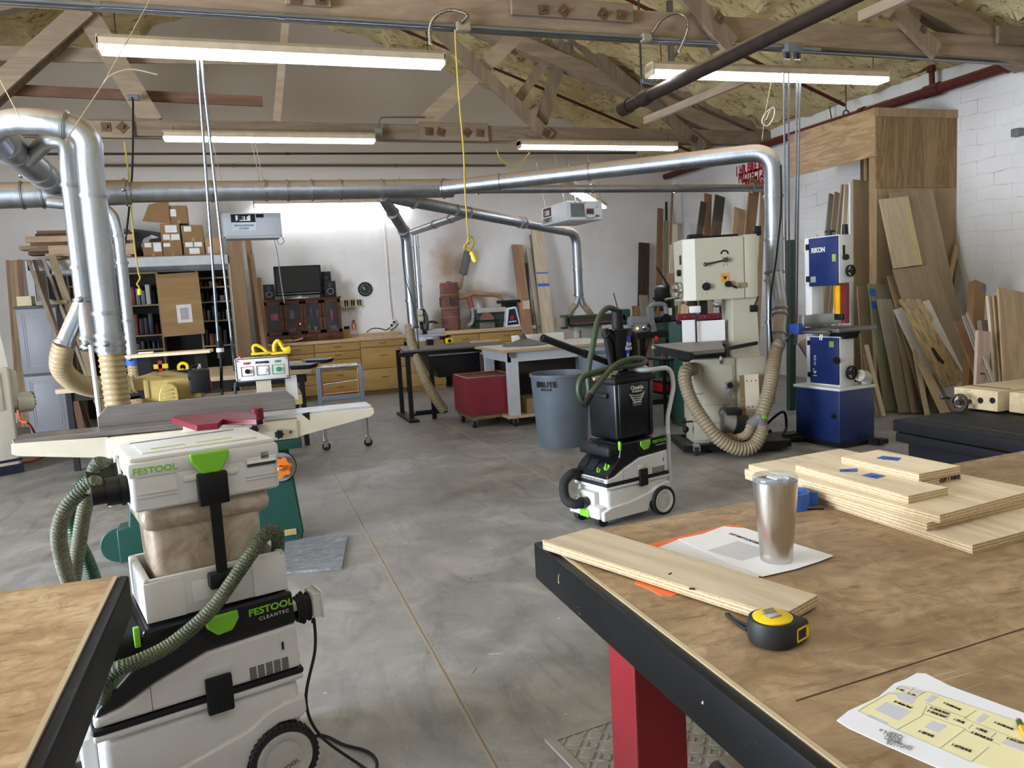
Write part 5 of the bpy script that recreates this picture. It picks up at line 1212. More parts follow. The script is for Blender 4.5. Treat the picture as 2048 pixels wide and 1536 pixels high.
# push blocks
def pushblock(label, px, py, w, flip):
    p = FJ.world(FJ.y(px, py, .43)); o = thing('push_block', label, 'push block', p, .016)
    m = YELP
    MB().rbox((-w/2, -.03, 0), (w/2, .03, .014), .004).build('base_pad', m, o)
    if flip: MB().tube([(-w*.35, 0, .012), (-w*.38, 0, .05), (-w*.22, 0, .062), (w*.05, 0, .045), (w*.3, 0, .012)], .010, 10, sub=5).build('handle', m, o)
    else: MB().tube([(-w*.3, 0, .012), (-w*.28, 0, .06), (-w*.08, 0, .085), (w*.1, 0, .055), (w*.2, 0, .03), (w*.5, 0, .035)], .013, 10, sub=5).rbox((w*.15, -.022, .012), (w*.55, .022, .04), .006).build('handle', m, o)
    return o
pushblock('left yellow push block with loop handle on the control box', 523, 709, .125, True)
pushblock('right yellow push block with tall hooked handle on the control box', 561, 708, .12, False)
# roller stand
RS = thing('roller_stand', 'blue-grey roller stand on two chrome casters behind the jointer outfeed', 'roller stand', atz(655, 900, 0), -.05)
FS = Frame(RS.location, -.05)
SLATE = plain('slate_blue_paint', '6d7b8c', .4, var=.08)
xl, xr = FS.y(640, 790, 0).x, FS.y(724, 780, 0).x; zt = FS.y(680, 733, 0).z
for x, n in ((xl, 0), (xr, 1)):
    MB().box((x-.022, -.02, .40), (x+.022, .02, zt-.005)).build('upright', SLATE, RS, bevel=.004)
    lg = MB().cyl((x+.01, 0, .10), (x+.01, 0, .45), .024, n=16).build('leg_tube', CHROME, RS)
    cs = MB().cyl((x+.02, -.045, .042), (x+.02, -.02, .042), .042, n=20).build('caster_wheel', RUBBER, RS)
    MB().box((x-.005, -.055, .04), (x+.04, -.05, .10)).box((x-.005, -.015, .04), (x+.04, -.010, .10)).box((x-.01, -.055, .095), (x+.045, .02, .108)).beam((x+.03, -.03, .10), (x+.06, -.06, .12), .012, .006).build('caster_fork', CHROME, cs)
MB().cyl((xl+.03, 0, zt), (xr-.03, 0, zt), .026, n=20).cyl((xl-.01, 0, zt), (xr+.01, 0, zt), .012, n=12).build('roller', STEEL, RS)
MB().box((xl, -.015, .50), (xr, .015, .545)).build('cross_bar', SLATE, RS, bevel=.003)
for x in (xl+.03, xr-.03): MB().cyl((x, -.022, .525), (x, -.014, .525), .012, n=12).build('bolt', CHROME, RS)
for x, s in ((xl+.035, 1), (xr-.035, -1)): MB().cyl((x, 0, .55), (x-s*.01, 0, zt-.02), .008, n=8).build('guide_rod', plain('orange_rod', 'c2742c', .4), RS)
MB().cyl((xl+.04, 0, .66), (xr-.04, 0, .68), .006, n=8).build('tie_rod', STEEL, RS); MB().cyl((xl+.03, 0, .56), (xr-.03, 0, .57), .007, n=8).build('tie_rod', plain('orange_rod', 'c2742c', .4), RS)
MB().cyl((xr+.01, .03, .1), (xr+.01, .03, .45), .010, n=8).build('stay', CHROME, RS)
# scuffed floor mat
o = MB().slab([(p.x, p.y) for p in [atz(*q_, 0) for q_ in ((545, 1150), (684, 1139), (696, 1074), (575, 1078))]], 0.0005, .012).build('floor_mat', None)
m, nt, b = _new('scuffed_grey_mat'); nn = noise(nt, coords(nt, 'World', (3, 9, 1), (0, 0, .9)), 4, 5, .7, 1.0); nt.links.new(ramp(nt, nn, [(.38, lin('62676d')), (.6, lin('83878c')), (.72, lin('b9b39f'))]), b.inputs['Base Color']); b.inputs['Roughness'].default_value = .6
o.data.materials[0] = m; tag(o, 'scuffed dark grey floor mat in front of the green jointer base', 'mat')
# yellow planer behind the jointer
YP = plain('planer_yellow', 'a8945a', .4, var=.08, dust=.3); YP2 = plain('planer_ochre', 'b39d5c', .38, var=.06)
PY = 6.35; FP = Frame((0, PY, 0), 0)
PL = thing('thickness_planer', 'ochre yellow planer with black motor box behind the jointer fence', 'planer', (0, PY, 0))
pb(MB(), FP, 290, 758, 402, 800, .1, .45, .008).build('head_casting', YP2, PL); pb(MB(), FP, 288, 760, 298, 797, .09, .02, .004).build('end_flange', YP2, PL)
pp(MB(), FP, [(318, 815), (318, 788), (322, 775), (332, 767), (345, 768), (354, 777), (357, 792), (357, 815)], .0, .10).build('belt_cover', YP2, PL, bevel=.006)
for i, y in enumerate((780, 788, 796)): pb(MB(), FP, 325+i, y-1.5, 345+i, y+1.5, -.008, .01, .003).build('louvre', YP2, PL)
pb(MB(), FP, 378, 740, 419, 786, .02, .16, .012).build('motor_box', BLACK, PL)
pb(MB(), FP, 395, 728, 402, 742, .06, .04, .004).build('conduit_elbow', CHROME, PL)
MB().tube([FP.y(396, 731, .06), FP.y(384, 733, .05), FP.y(378, 745, .04), FP.y(379, 760, .02)], .008, 8, sub=5).build('power_lead', BLACK, PL)
pb(MB(), FP, 419, 762, 423, 775, .05, .05).build('switch', plain('red_plastic', 'b01f24'), PL)
x0, x1, zb_ = FP.y(230, 800, .2).x, FP.y(600, 790, .2).x, FP.y(420, 795, .2).z
MB().box((x0, -.05, zb_-.03), (x1, .55, zb_)).build('bed_table', metal('dusty_table_steel', '7f7f7d', .4, dust=.5), PL, bevel=.004)
MB().box((x0, -.06, zb_-.09), (x1, -.04, zb_-.012)).build('bed_rail', YP, PL)
MB().rbox((x0+.2, .0, .08), (x0+.95, .5, zb_-.03), .02).build('base_casting', YP, PL); MB().box((x0+.1, -.08, 0), (x0+1.05, .55, .08)).build('foot', BLACK, PL)
pp(MB(), FP, [(264, 760), (300, 749), (322, 753), (340, 765), (330, 778), (268, 782)], .25, .3).build('dust_hood', YP, PL, bevel=.006)
pp(MB(), FP, [(306, 750), (330, 746), (378, 752), (378, 762), (306, 762)], .35, .25).build('sloped_cover', YP, PL, bevel=.006)
for i in range(3):
    p = FP.y(258, 775+i*5, -.0); 
    o = MB().rbox((-.05, -.03, -.008), (.05, .03, .008), .002).build('wood_scrap', wood('scrap_wood', 'b98f66', 'd3ae83', 'x', 1.2, .7, 5)); o.location = Vector((p.x+.02, PY+.05, zb_+.010+i*.0165)); o.rotation_euler = (0, 0, .2+.1*i)
    tag(o, ('bottom of three pale wood scraps on the planer bed', 'middle of three pale wood scraps on the planer bed', 'top of three pale wood scraps on the planer bed')[2-i if False else i], 'wood scrap')
# plank resting across two black roller stands
FB = Frame((0, 7.2, 0), 0)
z_ = FB.y(330, 712, 0).z
o = MB().prism([(FB.y(240, 717, 0).x, 0, z_), (FB.y(421, 717, 0).x, 0, z_), (FB.y(425, 704, 0).x, .28, z_), (FB.y(262, 708, 0).x, .28, z_)], (0, 0, .025)).build('pale_plank', wood('pale_plank', 'c9a97c', 'e2c79c', 'x', .8, .6, 4)); o.location = (0, 7.2, 0)
tag(o, 'pale wide plank lying level above the yellow planer', 'plank')
o2 = thing('infeed_stand', 'black metal stand carrying the pale plank above the planer', 'stand', (0, 7.2, 0))
for px in (288, 402):
    x = FB.y(px, 720, .14).x; MB().box((x-.05, .10, 0), (x+.05, .18, z_)).build('post', BLKMET, o2)
MB().box((FB.y(288, 720, .14).x, .12, z_-.2), (FB.y(402, 720, .14).x, .16, z_-.14)).build('cross_bar', BLKMET, o2)
p = FB.world(FB.y(292, 706, .15)); o = MB().rbox((-.06, -.03, 0), (.06, .03, .015), .002).build('wood_block', wood('pale_plank')if False else plain('pale_block', 'd9cba8', .7)); o.location = (p.x, p.y, z_+.0255); tag(o, 'small pale block lying on the wide plank over the planer', 'wood block')
# white machine at the left edge
FW = Frame(atz(48, 944, 0), .55)
WM = thing('white_machine', 'tall cream machine cabinet cut off by the left picture edge', 'machine', FW.o, .55)
IV = plain('ivory_paint', 'd3cfbf', .4, var=.05)
MB().rbox((-.8, 0, .0), (.0, .42, 1.05), .04, 3).prism([(-.8, 0, 1.03), (-.02, 0, 1.03), (-.06, .0, 1.45), (-.8, .0, 1.45)], (0, .40, 0)).build('cabinet', IV, WM)
MB().box((-.81, -.006, .0), (.002, .0, .09)).box((-.81, -.006, .12), (.002, .0, .145)).build('dark_stripe', plain('navy_stripe', '171b2e', .5), WM)
MB().rbox((-.78, -.012, .62), (-.1, .0, .98), .01).build('door_panel', IV, WM)
MB().box((.0, .10, .55), (.003, .30, .66)).box((.0, .08, .28), (.003, .28, .40)).build('vent_label', plain('label_grey', '8f8a7e', .6), WM)
text('A', .12, BLACK, WM, planeM((-.22, -.003, 1.28), (1, 0, 0), (0, 0, 1)), name='brand_lettering')
mt = MB().rbox((.0, .12, .60), (.10, .34, 1.0), .05, 3).build('motor_mount', IV, WM)
MB().cyl((.06, .20, .66), (.20, .20, .66), .10, n=28).cyl((.2, .2, .66), (.22, .2, .66), .10, .07, n=28).build('motor', IV, WM)
vn = MB()
for i in range(10):
    a_ = -PI*.6+PI*1.2*i/9; vn.box((.19, -.004, .07), (.224, .004, .098), M=Matrix.Translation((0, .2, .66))@Matrix.Rotation(a_, 4, 'X'))
vn.build('motor_vent', plain('label_grey', '8f8a7e'), WM)
tag(MB().tube([atz(*p, .012) for p in ((0, 922), (50, 925), (85, 914), (96, 905), (92, 896), (82, 890))]+[aty(60, 850, 8.4), aty(42, 842, 8.4), aty(35, 820, 8.4)], .011, 8, sub=6).build('orange_cord', plain('orange_cord', 'c9562a', .5)), 'orange cord on the floor behind the cream machine', 'power cord')
# ================================================================ back wall: counter, cabinet, shelves
OAKY = wood('honey_birch_front', '9a6e2a', 'b0843c', 'x', .6, .45, 3, per=False); BUTCH = wood('butcher_block', 'ab8658', 'cba878', 'x', 1.2, .5, 6, per=False)
CHERRY = wood('cherry_cabinet', '4f2613', '6d3820', 'x', .8, .4, 4, per=False); DKHANDLE = plain('brown_pull', '5b4424', .5)
FC = Frame((0, 12.25, 0), 0)
# ---- long drawer counter
CT = thing('drawer_counter', 'long honey coloured drawer counter with wooden top along the back wall', 'counter', (0, 12.25, 0))
xs = [FC.y(px, 740, 0).x for px in (530, 560, 632, 724, 812)]; xs[0] = .25
ztop = .915
MB().box((xs[0], .02, .07), (xs[-1], .6, ztop-.045)).box((xs[0], .06, 0), (xs[-1], .6, .07)).build('carcass', plain('dark_carcass', '6b4d22', .6), CT)
MB().rbox((xs[0]-.03, -.03, ztop-.045), (xs[-1]+.05, .62, ztop), .004).build('counter_top', BUTCH, CT)
def pull(par, x, z, w=.09):
    return MB().tube([(x-w/2, -.003, z), (x-w/2, -.022, z-.004), (x, -.026, z-.008), (x+w/2, -.022, z-.004), (x+w/2, -.003, z)], .005, 6, sub=2).build('pull', DKHANDLE, par)
def drawers(par, x0, x1, zs, nm='drawer', d=0.0):
    for a, b2 in zip(zs, zs[1:]):
        f = MB().rbox((x0+.004, -.018+d, b2+.004), (x1-.004, .02+d, a-.004), .003).build(nm, OAKY, par)
        p_ = pull(f, (x0+x1)/2, a-(a-b2)*.38); p_.location = (0, d-.018, 0)
drawers(CT, xs[1], xs[2], [.868, .73, .56, .40, .24, .075]); drawers(CT, xs[0], xs[1], [.868, .73, .56, .40, .24, .075])
drawers(CT, xs[2], xs[3], [.868, .735, .61, .44, .26, .075]); drawers(CT, xs[3], xs[4], [.868, .76, .42, .075])
MB().box((xs[2]+.5, .59, ztop), (xs[-1]+.05, .61, ztop+.05)).build('backsplash', BUTCH, CT)
# ---- lower saw station, right counter
xa, xb = xs[-1]+.06, FC.y(884, 720, 0).x+.05
SS = thing('saw_station', 'lower base cabinet under the miter saw between the two counters', 'cabinet', (0, 12.25, 0))
MB().box((xa, .0, .07), (xb, .6, .80)).box((xa, .04, 0), (xb, .6, .07)).build('carcass', OAKY, SS)
drawers(SS, xa, xb, [.79, .66, .50, .30, .075], d=-.004)
CR = thing('drawer_counter', 'right-hand counter with thick wooden top under the red barrel', 'counter', (0, 12.32, 0)); FCR = Frame((0, 12.32, 0), 0)
x0, x1 = FCR.y(889, 664, 0).x, FCR.y(1071, 652, 0).x; zr = .93
MB().box((x0+.1, .02, .07), (x1-.02, .56, zr-.06)).box((x0+.1, .05, 0), (x1-.02, .56, .07)).build('carcass', plain('dark_carcass', '6b4d22'), CR)
MB().rbox((x0, -.03, zr-.06), (x1, .57, zr), .004).build('counter_top', BUTCH, CR)
xm = FCR.y(958, 690, 0).x
drawers(CR, x0+.1, xm, [zr-.07, .66, .50, .30, .08]); drawers(CR, xm, x1-.03, [zr-.07, .69, .60, .44, .08])
# ---- display cabinet with glass doors
FD_ = Frame((0, 12.5, 0), 0)
DC = thing('display_cabinet', 'dark cherry display cabinet with four glass doors on the long counter', 'cabinet', (0, 12.5, ztop))
x0, x1 = FD_.y(529, 640, 0).x, FD_.y(683, 640, 0).x; zc0, zc1 = ztop, FD_.y(605, 598, 0).z; Hc = zc1-zc0
cc = MB()
for A, B in (((x0, 0, 0), (x1, .36, .12)), ((x0, 0, Hc-.03), (x1, .36, Hc)), ((x0, 0, 0), (x0+.02, .36, Hc)), ((x1-.02, 0, 0), (x1, .36, Hc)), ((x0, .34, 0), (x1, .36, Hc)), (((x0+x1)/2-.012, 0, 0), ((x0+x1)/2+.012, .36, Hc)), ((x0, .05, Hc*.52), (x1, .36, Hc*.52+.01))): cc.box(A, B)
cc.build('carcass', CHERRY, DC); MB().rbox((x0-.02, -.02, Hc-.012), (x1+.02, .38, Hc+.012), .004).build('cabinet_top', CHERRY, DC)
PANE = glass('cabinet_glass', '6d7578', .05, .12)
n_ = 4; w_ = (x1-x0)/n_
for i in range(n_):
    a, b2 = x0+w_*i+.006, x0+w_*(i+1)-.006; z0, z1 = .125, Hc-.032; e = .042; fr_ = MB()
    for A, B in (((a, -.016, z0), (b2, 0, z0+e)), ((a, -.016, z1-e), (b2, 0, z1)), ((a, -.016, z0), (a+e, 0, z1)), ((b2-e, -.016, z0), (b2, 0, z1))): fr_.box(A, B)
    d = fr_.build('glass_door', CHERRY, DC); MB().box((a+e, -.010, z0+e), (b2-e, -.006, z1-e)).build('pane', PANE, d)
    kx = b2-.02 if i % 2 == 0 else a+.02; MB().cyl((kx, -.03, (z0+z1)/2), (kx, -.016, (z0+z1)/2), .010, n=10).build('knob', BLACK, d)
for i in range(3):
    a, b2 = x0+(x1-x0)*i/3+.005, x0+(x1-x0)*(i+1)/3-.005
    d = MB().rbox((a, -.014, .012), (b2, .0, .108), .003).build('drawer', CHERRY, DC); MB().tube([((a+b2)/2-.04, -.014, .06), ((a+b2)/2, -.03, .055), ((a+b2)/2+.04, -.014, .06)], .005, 6, sub=3).build('pull', BLACK, d)
def inside(nm, label, cat, dx, dz, s, m, grp=None, r=.004):
    o = MB().rbox((-s[0]/2, -s[1]/2, 0), (s[0]/2, s[1]/2, s[2]), r).build(nm, m); o.location = (x0+dx*(x1-x0), 12.5+.16, zc0+dz); return tag(o, label, cat, grp)
GREYM = plain('mid_grey', '6c6d70', .5)
inside('pink_box', 'pink box with white label behind the leftmost cabinet glass', 'box', .13, Hc*.52+.012, (.12, .1, .10), plain('pink_card', 'b5365c', .6))
inside('power_adapter', 'dark charger hanging in the second cabinet door from the left', 'charger', .36, Hc*.52+.012, (.07, .06, .15), GREYM)
inside('battery_box', 'grey battery charger low in the second cabinet door, red lamp beside it', 'charger', .34, .122, (.14, .1, .09), GREYM)
o = MB().cyl((0, -.012, 0), (0, 0, 0), .011, n=10).build('indicator_lamp', emit('red_indicator', 'ff2a12', 25)); o.location = (x0+.46*(x1-x0), 12.6, zc0+Hc*.42); tag(o, 'small glowing red lamp in the display cabinet', 'lamp')
for i in range(5): inside('bit_case', 'dark drill case standing behind the third cabinet door', 'case', .53+.042*i, .122 if i % 2 else Hc*.52+.012, (.035, .1, .10+.03*(i % 3)), plain('case_grey%d' % (i % 2), ('4a4c50', '8d9094')[i % 2], .4), 'cases behind the third cabinet door')
inside('pink_roll', 'red-pink rolled cloth in the rightmost cabinet door', 'cloth', .88, .3, (.05, .1, .16), plain('pink_card', 'b5365c'))
inside('grey_pile', 'heap of grey parts low in the rightmost cabinet door', 'parts', .89, .122, (.15, .1, .11), GREYM, None, .03)
# ---- television and speakers
TV = thing('television', 'black flat television on white stand on the display cabinet', 'television', (0, 12.55, zc1+.012)); z_ = zc1+.012
FT = Frame((0, 12.55, z_), 0)
P = [FT.y(px, py, 0) for px, py in ((546.5, 533), (641, 530), (645, 588), (552, 593))]
u = (P[1]-P[0]); u.y = 0; c = sum(P, Vector())/4; W_, H_ = (P[1]-P[0]).length, (P[0]-P[3]).length
MB().rbox((c.x-W_/2, 0, c.z-H_/2), (c.x+W_/2, .07, c.z+H_/2), .01).build('casing', BLACK, TV)
MB().box((c.x-W_/2+.03, -.003, c.z-H_/2+.06), (c.x+W_/2-.03, .0, c.z+H_/2-.03)).build('screen', plain('dark_screen', '08090b', .12, var=0), TV)
MB().box((c.x-W_/2+.04, -.003, c.z-H_/2+.03), (c.x+W_/2-.04, .0, c.z-H_/2+.036)).build('trim_strip', STEEL, TV)
MB().lathe([(0, 0), (.16, 0), (.15, .012), (.03, .016), (.03, c.z-H_/2+.02), (0, c.z-H_/2+.02)], 28, (c.x, .05, 0)).build('stand', plain('white_gloss', 'e0e0de', .3), TV)
def speaker(label, l, t, r, b2, d):
    F = Frame((0, d, 0), 0); x0 = F.y(l, (t+b2)/2, 0).x; x1 = F.y(r, (t+b2)/2, 0).x; z1 = F.y((l+r)/2, t, 0).z
    o = thing('speaker', label, 'speaker', ((x0+x1)/2, d, z_)); h_ = z1-z_; w2 = (x1-x0)/2
    MB().rbox((-w2, 0, 0), (w2, .18, h_), .006).build('cabinet', BLACK, o); MB().rbox((-w2+.008, -.008, .012), (w2-.008, .0, h_-.01), .004).build('grille', plain('speaker_cloth', '202124', .9), o)
    for zz_, r_ in ((h_*.35, w2*.6), (h_*.75, w2*.3)): MB().ring((0, -.009, zz_), (0, 1, 0), r_*.75, r_, .004, 24).build('driver_ring', GREYM, o)
speaker('left small black speaker beside the television', 527, 569, 549, 598, 12.54); speaker('right small black speaker in front of the dark box by the television', 649, 562, 672, 595, 12.52)
speaker('tall dark speaker box behind the right edge of the television', 640, 543, 663, 590, 12.66)
# ---- clock, rack, pliers, outlet, cords
o = thing('wall_clock', 'round black wall clock on the white back wall', 'clock', aty(730, 578.5, 12.89))
MB().lathe([(0, 0), (.112, 0), (.118, .012), (.112, .028), (.098, .03), (.096, .016), (0, .016)], 40).build('rim', BLACK, o, rot=(PI/2, 0, 0))
fc_ = MB().lathe([(0, .0165), (.096, .0165)], 40).build('dial', plain('dark_dial', '2a2c30', .4), o, rot=(PI/2, 0, 0))
tk = MB()
for i in range(12): tk.box((-.003, .074, .0168), (.003, .09, .018), M=Matrix.Rotation(i*PI/6, 4, 'Z'))
tk.build('hour_marks', WHITE, fc_); MB().beam((0, -.01, .019), (-.045, .03, .019), .007, .002).beam((0, -.01, .021), (-.04, .065, .021), .005, .002).build('hands', WHITE, o, rot=(PI/2, 0, 0))
rk = thing('tool_rack', 'narrow wooden screwdriver rack on the wall under the clock', 'rack', aty(704, 613, 12.85))
MB().box((-.17, -.03, -.012), (.17, .045, .008)).build('shelf_board', wood('pale_rack', 'b39b72', 'cfb68c', 'x', 1, .7, 4), rk)
for i in range(9):
    s = thing('screwdriver', 'screwdriver with dark handle standing in the wall rack under the clock', 'screwdriver', rk.location+Vector((-.14+i*.035, .0, 0)), 0, 'screwdrivers in the wall rack')
    MB().lathe([(0, .11), (.010, .11), (.013, .09), (.011, .03), (.012, .009), (0, .009)], 10).build('handle', BLACK if i % 3 else plain('yellow_plastic', 'e3c31c'), s)
    MB().cyl((0, 0, -.012-.05-.025*((i*5) % 4)), (0, 0, .009), .004, n=6).build('blade', STEEL, s)
o = thing('pliers', 'orange handled pliers hanging on the wall below the screwdriver rack', 'pliers', aty(708, 652, 12.88))
for s in (-1, 1): MB().tube([(s*.006, 0, .07), (s*.03, 0, .02), (s*.022, 0, -.06)], .009, 8, sub=4).build('handle', plain('orange_grip', 'e2542a', .5), o)
MB().rbox((-.02, -.008, .06), (.02, .008, .10), .006).build('jaw', DARKSTEEL, o)
o = tag(MB().lathe([(0, 0), (.045, 0), (.045, .045), (0, .045)], 16).build('small_tin', BLACK), 'small black tin on the counter right of the display cabinet', 'tin'); p = aty(694, 660, 12.72); o.location = (p.x, 12.72, ztop+.145)
o = tag(MB().rbox((-.09, 0, 0), (.09, .12, .145), .004).build('wood_block', OAKY), 'small wooden block beside the display cabinet', 'wood block'); o.location = (FC.y(689, 670, .45).x, 12.66, ztop)
o = thing('wall_outlet', 'white outlet box with plugs above the right end of the long counter', 'outlet', aty(784, 648, 12.88)); MB().rbox((-.05, -.02, -.07), (.06, .02, .07), .006).build('cover_plate', WHITE, o); MB().box((-.03, -.05, -.04), (.0, -.02, -.0)).box((.015, -.05, .01), (.045, -.02, .05)).build('plug', BLACK, o)
pipe('surface_conduit', 'thin white conduit running up the back wall to the right of the clock', 'conduit', [aty(784, 640, 12.87), aty(779, 600, 12.87), aty(764, 400, 12.87)], .014, plain('white_conduit', 'd8d2c6', .5), 8)
for pts, lab in (([(742, 669), (733, 667), (735, 663), (745, 657), (760, 657), (772, 660), (780, 655)], 'black cord with inline switch looping on the long counter'), ([(745, 668), (757, 667), (772, 664), (785, 659), (797, 648)], 'second black cord running along the counter to the outlet')):
    tag(MB().tube([aty(px, py, 12.5) if py < 664 else atz(px, py, ztop+.008) for px, py in pts], .008, 6, sub=4).build('extension_lead', BLACK), lab, 'power cord')
o = thing('dust_brush', 'bench brush with bushy head lying on the counter edge', 'brush', atz(580, 682, ztop+.03), .15)
MB().sphere((-.05, 0, 0), .07, 14, 0, (1.6, .6, .45)).build('bristles', plain('tan_bristle', '8f7a58', .95, var=.3), o); MB().tube([(.05, 0, 0), (.12, 0, .01), (.2, 0, .03)], .011, 8, sub=4).build('handle', wood('pale_rack', 'b39b72', 'cfb68c'), o)
# ---- miter saw
MS = thing('miter_saw', 'miter saw with black arm and grey base on the saw station', 'miter saw', (FC.y(852, 680, .2).x, 12.42, .80)); GRYC = plain('light_grey_casting', 'a9acae', .4, dust=.2)
MB().lathe([(0, 0), (.22, 0), (.22, .07), (0, .08)], 28).rbox((-.34, -.05, .05), (.34, .05, .10), .01).rbox((-.33, .02, .10), (-.05, .05, .18), .01).rbox((.05, .02, .10), (.33, .05, .18), .01).rbox((-.04, -.34, .0), (.04, -.1, .06), .015).build('base', GRYC, MS)
MB().tube([(0, .12, .08), (0, .2, .25), (-.02, .12, .40), (-.03, 0, .48)], .05, 12, sub=5).build('arm', BLACK, MS)
MB().ring((.0, -.02, .32), (1, 0, 0), .06, .15, .03, 32).build('blade_guard', plain('guard_grey', '3a3c3e', .4), MS); MB().ring((.025, -.02, .30), (1, 0, 0), .0, .145, .004, 32).build('blade', STEEL, MS)
MB().cyl((-.16, .02, .36), (-.03, .02, .36), .055, n=16).rbox((-.15, -.04, .41), (-.03, .06, .50), .02).build('motor', plain('motor_cream', 'c9c0a8', .5, dust=.3), MS)
MB().tube([(.05, -.06, .30), (.12, -.1, .30), (.18, -.12, .27)], .018, 10, sub=4).build('handle', BLACK, MS)
o = MB().box((-.02, 0, 0), (.10, .03, .28)).build('wood_offcut', wood('pale_rack', 'b39b72', 'cfb68c', 'z')); o.location = (FC.y(880, 660, .3).x-.05, 12.66, .802); tag(o, 'pale offcut standing behind the miter saw', 'wood offcut')
# ---- red barrel separator, wall silencer, pipes
DRM = plain('maroon_drum', '734b42', .75, var=.25, dust=.75, spec=.25)
RB = thing('dust_barrel', 'dusty maroon barrel on the counter under the wall silencer', 'barrel', (FCR.y(902, 640, .3).x, 12.62, zr)); rr = .155; hB = aty(902, 565, 12.62).z-zr
MB().lathe([(0, 0), (rr*.92, 0), (rr, .02), (rr, hB*.26), (rr+.008, hB*.27), (rr, hB*.28), (rr, hB*.44), (rr+.012, hB*.455), (rr, hB*.47), (rr, hB*.72), (rr+.012, hB*.735), (rr, hB*.75), (rr, hB*.98), (rr*.94, hB), (0, hB)], 36).cyl((0, 0, hB), (0, 0, hB+.02), .04, n=14).build('drum', DRM, RB)
MB().box((-.04, -rr-.012, hB*.52), (.08, -rr+.03, hB*.68)).build('label_plate', plain('dark_label', '3b2c26', .6), RB); MB().box((-rr-.02, -.02, hB*.5), (-rr, .02, hB*.7)).build('latch', DARKSTEEL, RB)
o = thing('exhaust_silencer', 'grey ribbed exhaust silencer slanting on the stained back wall', 'silencer', aty(924, 565, 12.75)); b0 = o.location
q0, q1 = aty(926, 547, 12.72)-b0, aty(936, 505, 12.72)-b0
MB().cyl(q0, q1, .070, n=20).ring(q0, q1-q0, .03, .075, .02).ring(q1, q1-q0, .03, .075, .02).build('filter_body', plain('silencer_grey', '5f5a54', .6, dust=.3), o)
MB().tube([q0, aty(923, 560, 12.72)-b0, aty(921, 574, 12.70)-b0, aty(915, 577, 12.65)-b0], .035, 12, sub=4).build('elbow_pipe', plain('dusty_pipe', '9b8364', .8), o)
o = thing('dust_pipe', 'brown dusty plastic pipe elbowing along the wall above the sander', 'pipe', aty(920, 596, 12.6)); b0 = o.location; DP = plain('dusty_brown_pipe', '8a6a42', .7, var=.25, dust=.5)
MB().tube(fillet([aty(917, 596, 12.6)-b0, aty(938, 592, 12.6)-b0, aty(944, 587, 12.62)-b0, aty(1000, 591, 12.62)-b0, aty(1004, 606, 12.6)-b0], .08), .036, 14).build('pipe_run', DP, o)
MB().tube([aty(938, 592, 12.6)-b0, aty(940, 604, 12.58)-b0, aty(944, 616, 12.55)-b0], .045, 12, sub=4).build('tee', plain('rust_tee', '7d4430', .7, dust=.3), o)
MB().tube([aty(944, 614, 12.55)-b0, aty(946, 630, 12.5)-b0, aty(944, 645, 12.48)-b0, aty(936, 651, 12.46)-b0], .03, 12, sub=5, rib=.004, pitch=.02).build('grey_flex', plain('grey_hose', '8b8a87', .5), o)
tag(MB().tube([atz(893, 656, zr+.035), atz(915, 654, zr+.035), atz(947, 651, zr+.035)], .034, 14, sub=5, rib=.003, pitch=.02).build('vacuum_hose', plain('grey_hose', '8b8a87')), 'grey corrugated hose lying on the right counter in front of the barrel', 'hose')
# ---- belt and disc sander
SD = thing('disc_sander', 'green belt and disc sander with blue trapezoid panel on the right counter', 'sander', (0, 12.45, zr)); FS_ = Frame((0, 12.45, zr), 0); DKG = plain('dark_machine_green', '24352b', .5, dust=.3)
pb(MB(), FS_, 950, 618, 1012, 654, .05, .3, .02).build('body', DKG, SD); pb(MB(), FS_, 955, 615, 1012, 625, .0, .12, .01).build('belt_frame', plain('pale_dusty_frame', 'a6a08f', .6), SD)
p = FS_.y(974, 640, 0); MB().ring((p.x, 0, p.z), (0, 1, 0), 0, .125, .02, 36).build('sanding_disc', plain('brown_abrasive', '7a5744', .9), SD)
pb(MB(), FS_, 958, 640, 998, 643, -.15, .18).build('work_table', BLACK, SD); pb(MB(), FS_, 961, 643, 990, 656, -.02, .1, .005).build('dust_shroud', plain('grey_shroud', '77756f', .6), SD)
pp(MB(), FS_, [(1011, 655), (1014, 616), (1032, 613), (1042, 652)], -.06, .12).build('switch_panel', WHITE, SD)
pp(MB(), FS_, [(1015, 651), (1018, 619), (1030, 617), (1038, 648)], -.064, .005).build('panel_face', plain('navy_panel', '141c3a', .4), SD)
pp(MB(), FS_, [(1020, 640), (1028, 639), (1028, 631), (1022, 632)], -.07, .006).build('switch', plain('red_plastic', 'b01f24'), SD); pp(MB(), FS_, [(1018, 645), (1033, 643), (1033, 641), (1018, 643)], -.067, .004).build('label_plate', WHITE, SD)
pb(MB(), FS_, 1004, 600, 1041, 606, -.02, .3).build('upper_table', BLACK, SD); pb(MB(), FS_, 1010, 605, 1034, 616, .05, .2).build('upper_bracket', BLKMET, SD)
o = thing('wall_outlet', 'white outlet on the wall above the sander', 'outlet', aty(960, 612, 12.88)); MB().rbox((-.05, -.015, -.06), (.05, .012, .06), .005).build('cover_plate', WHITE, o)
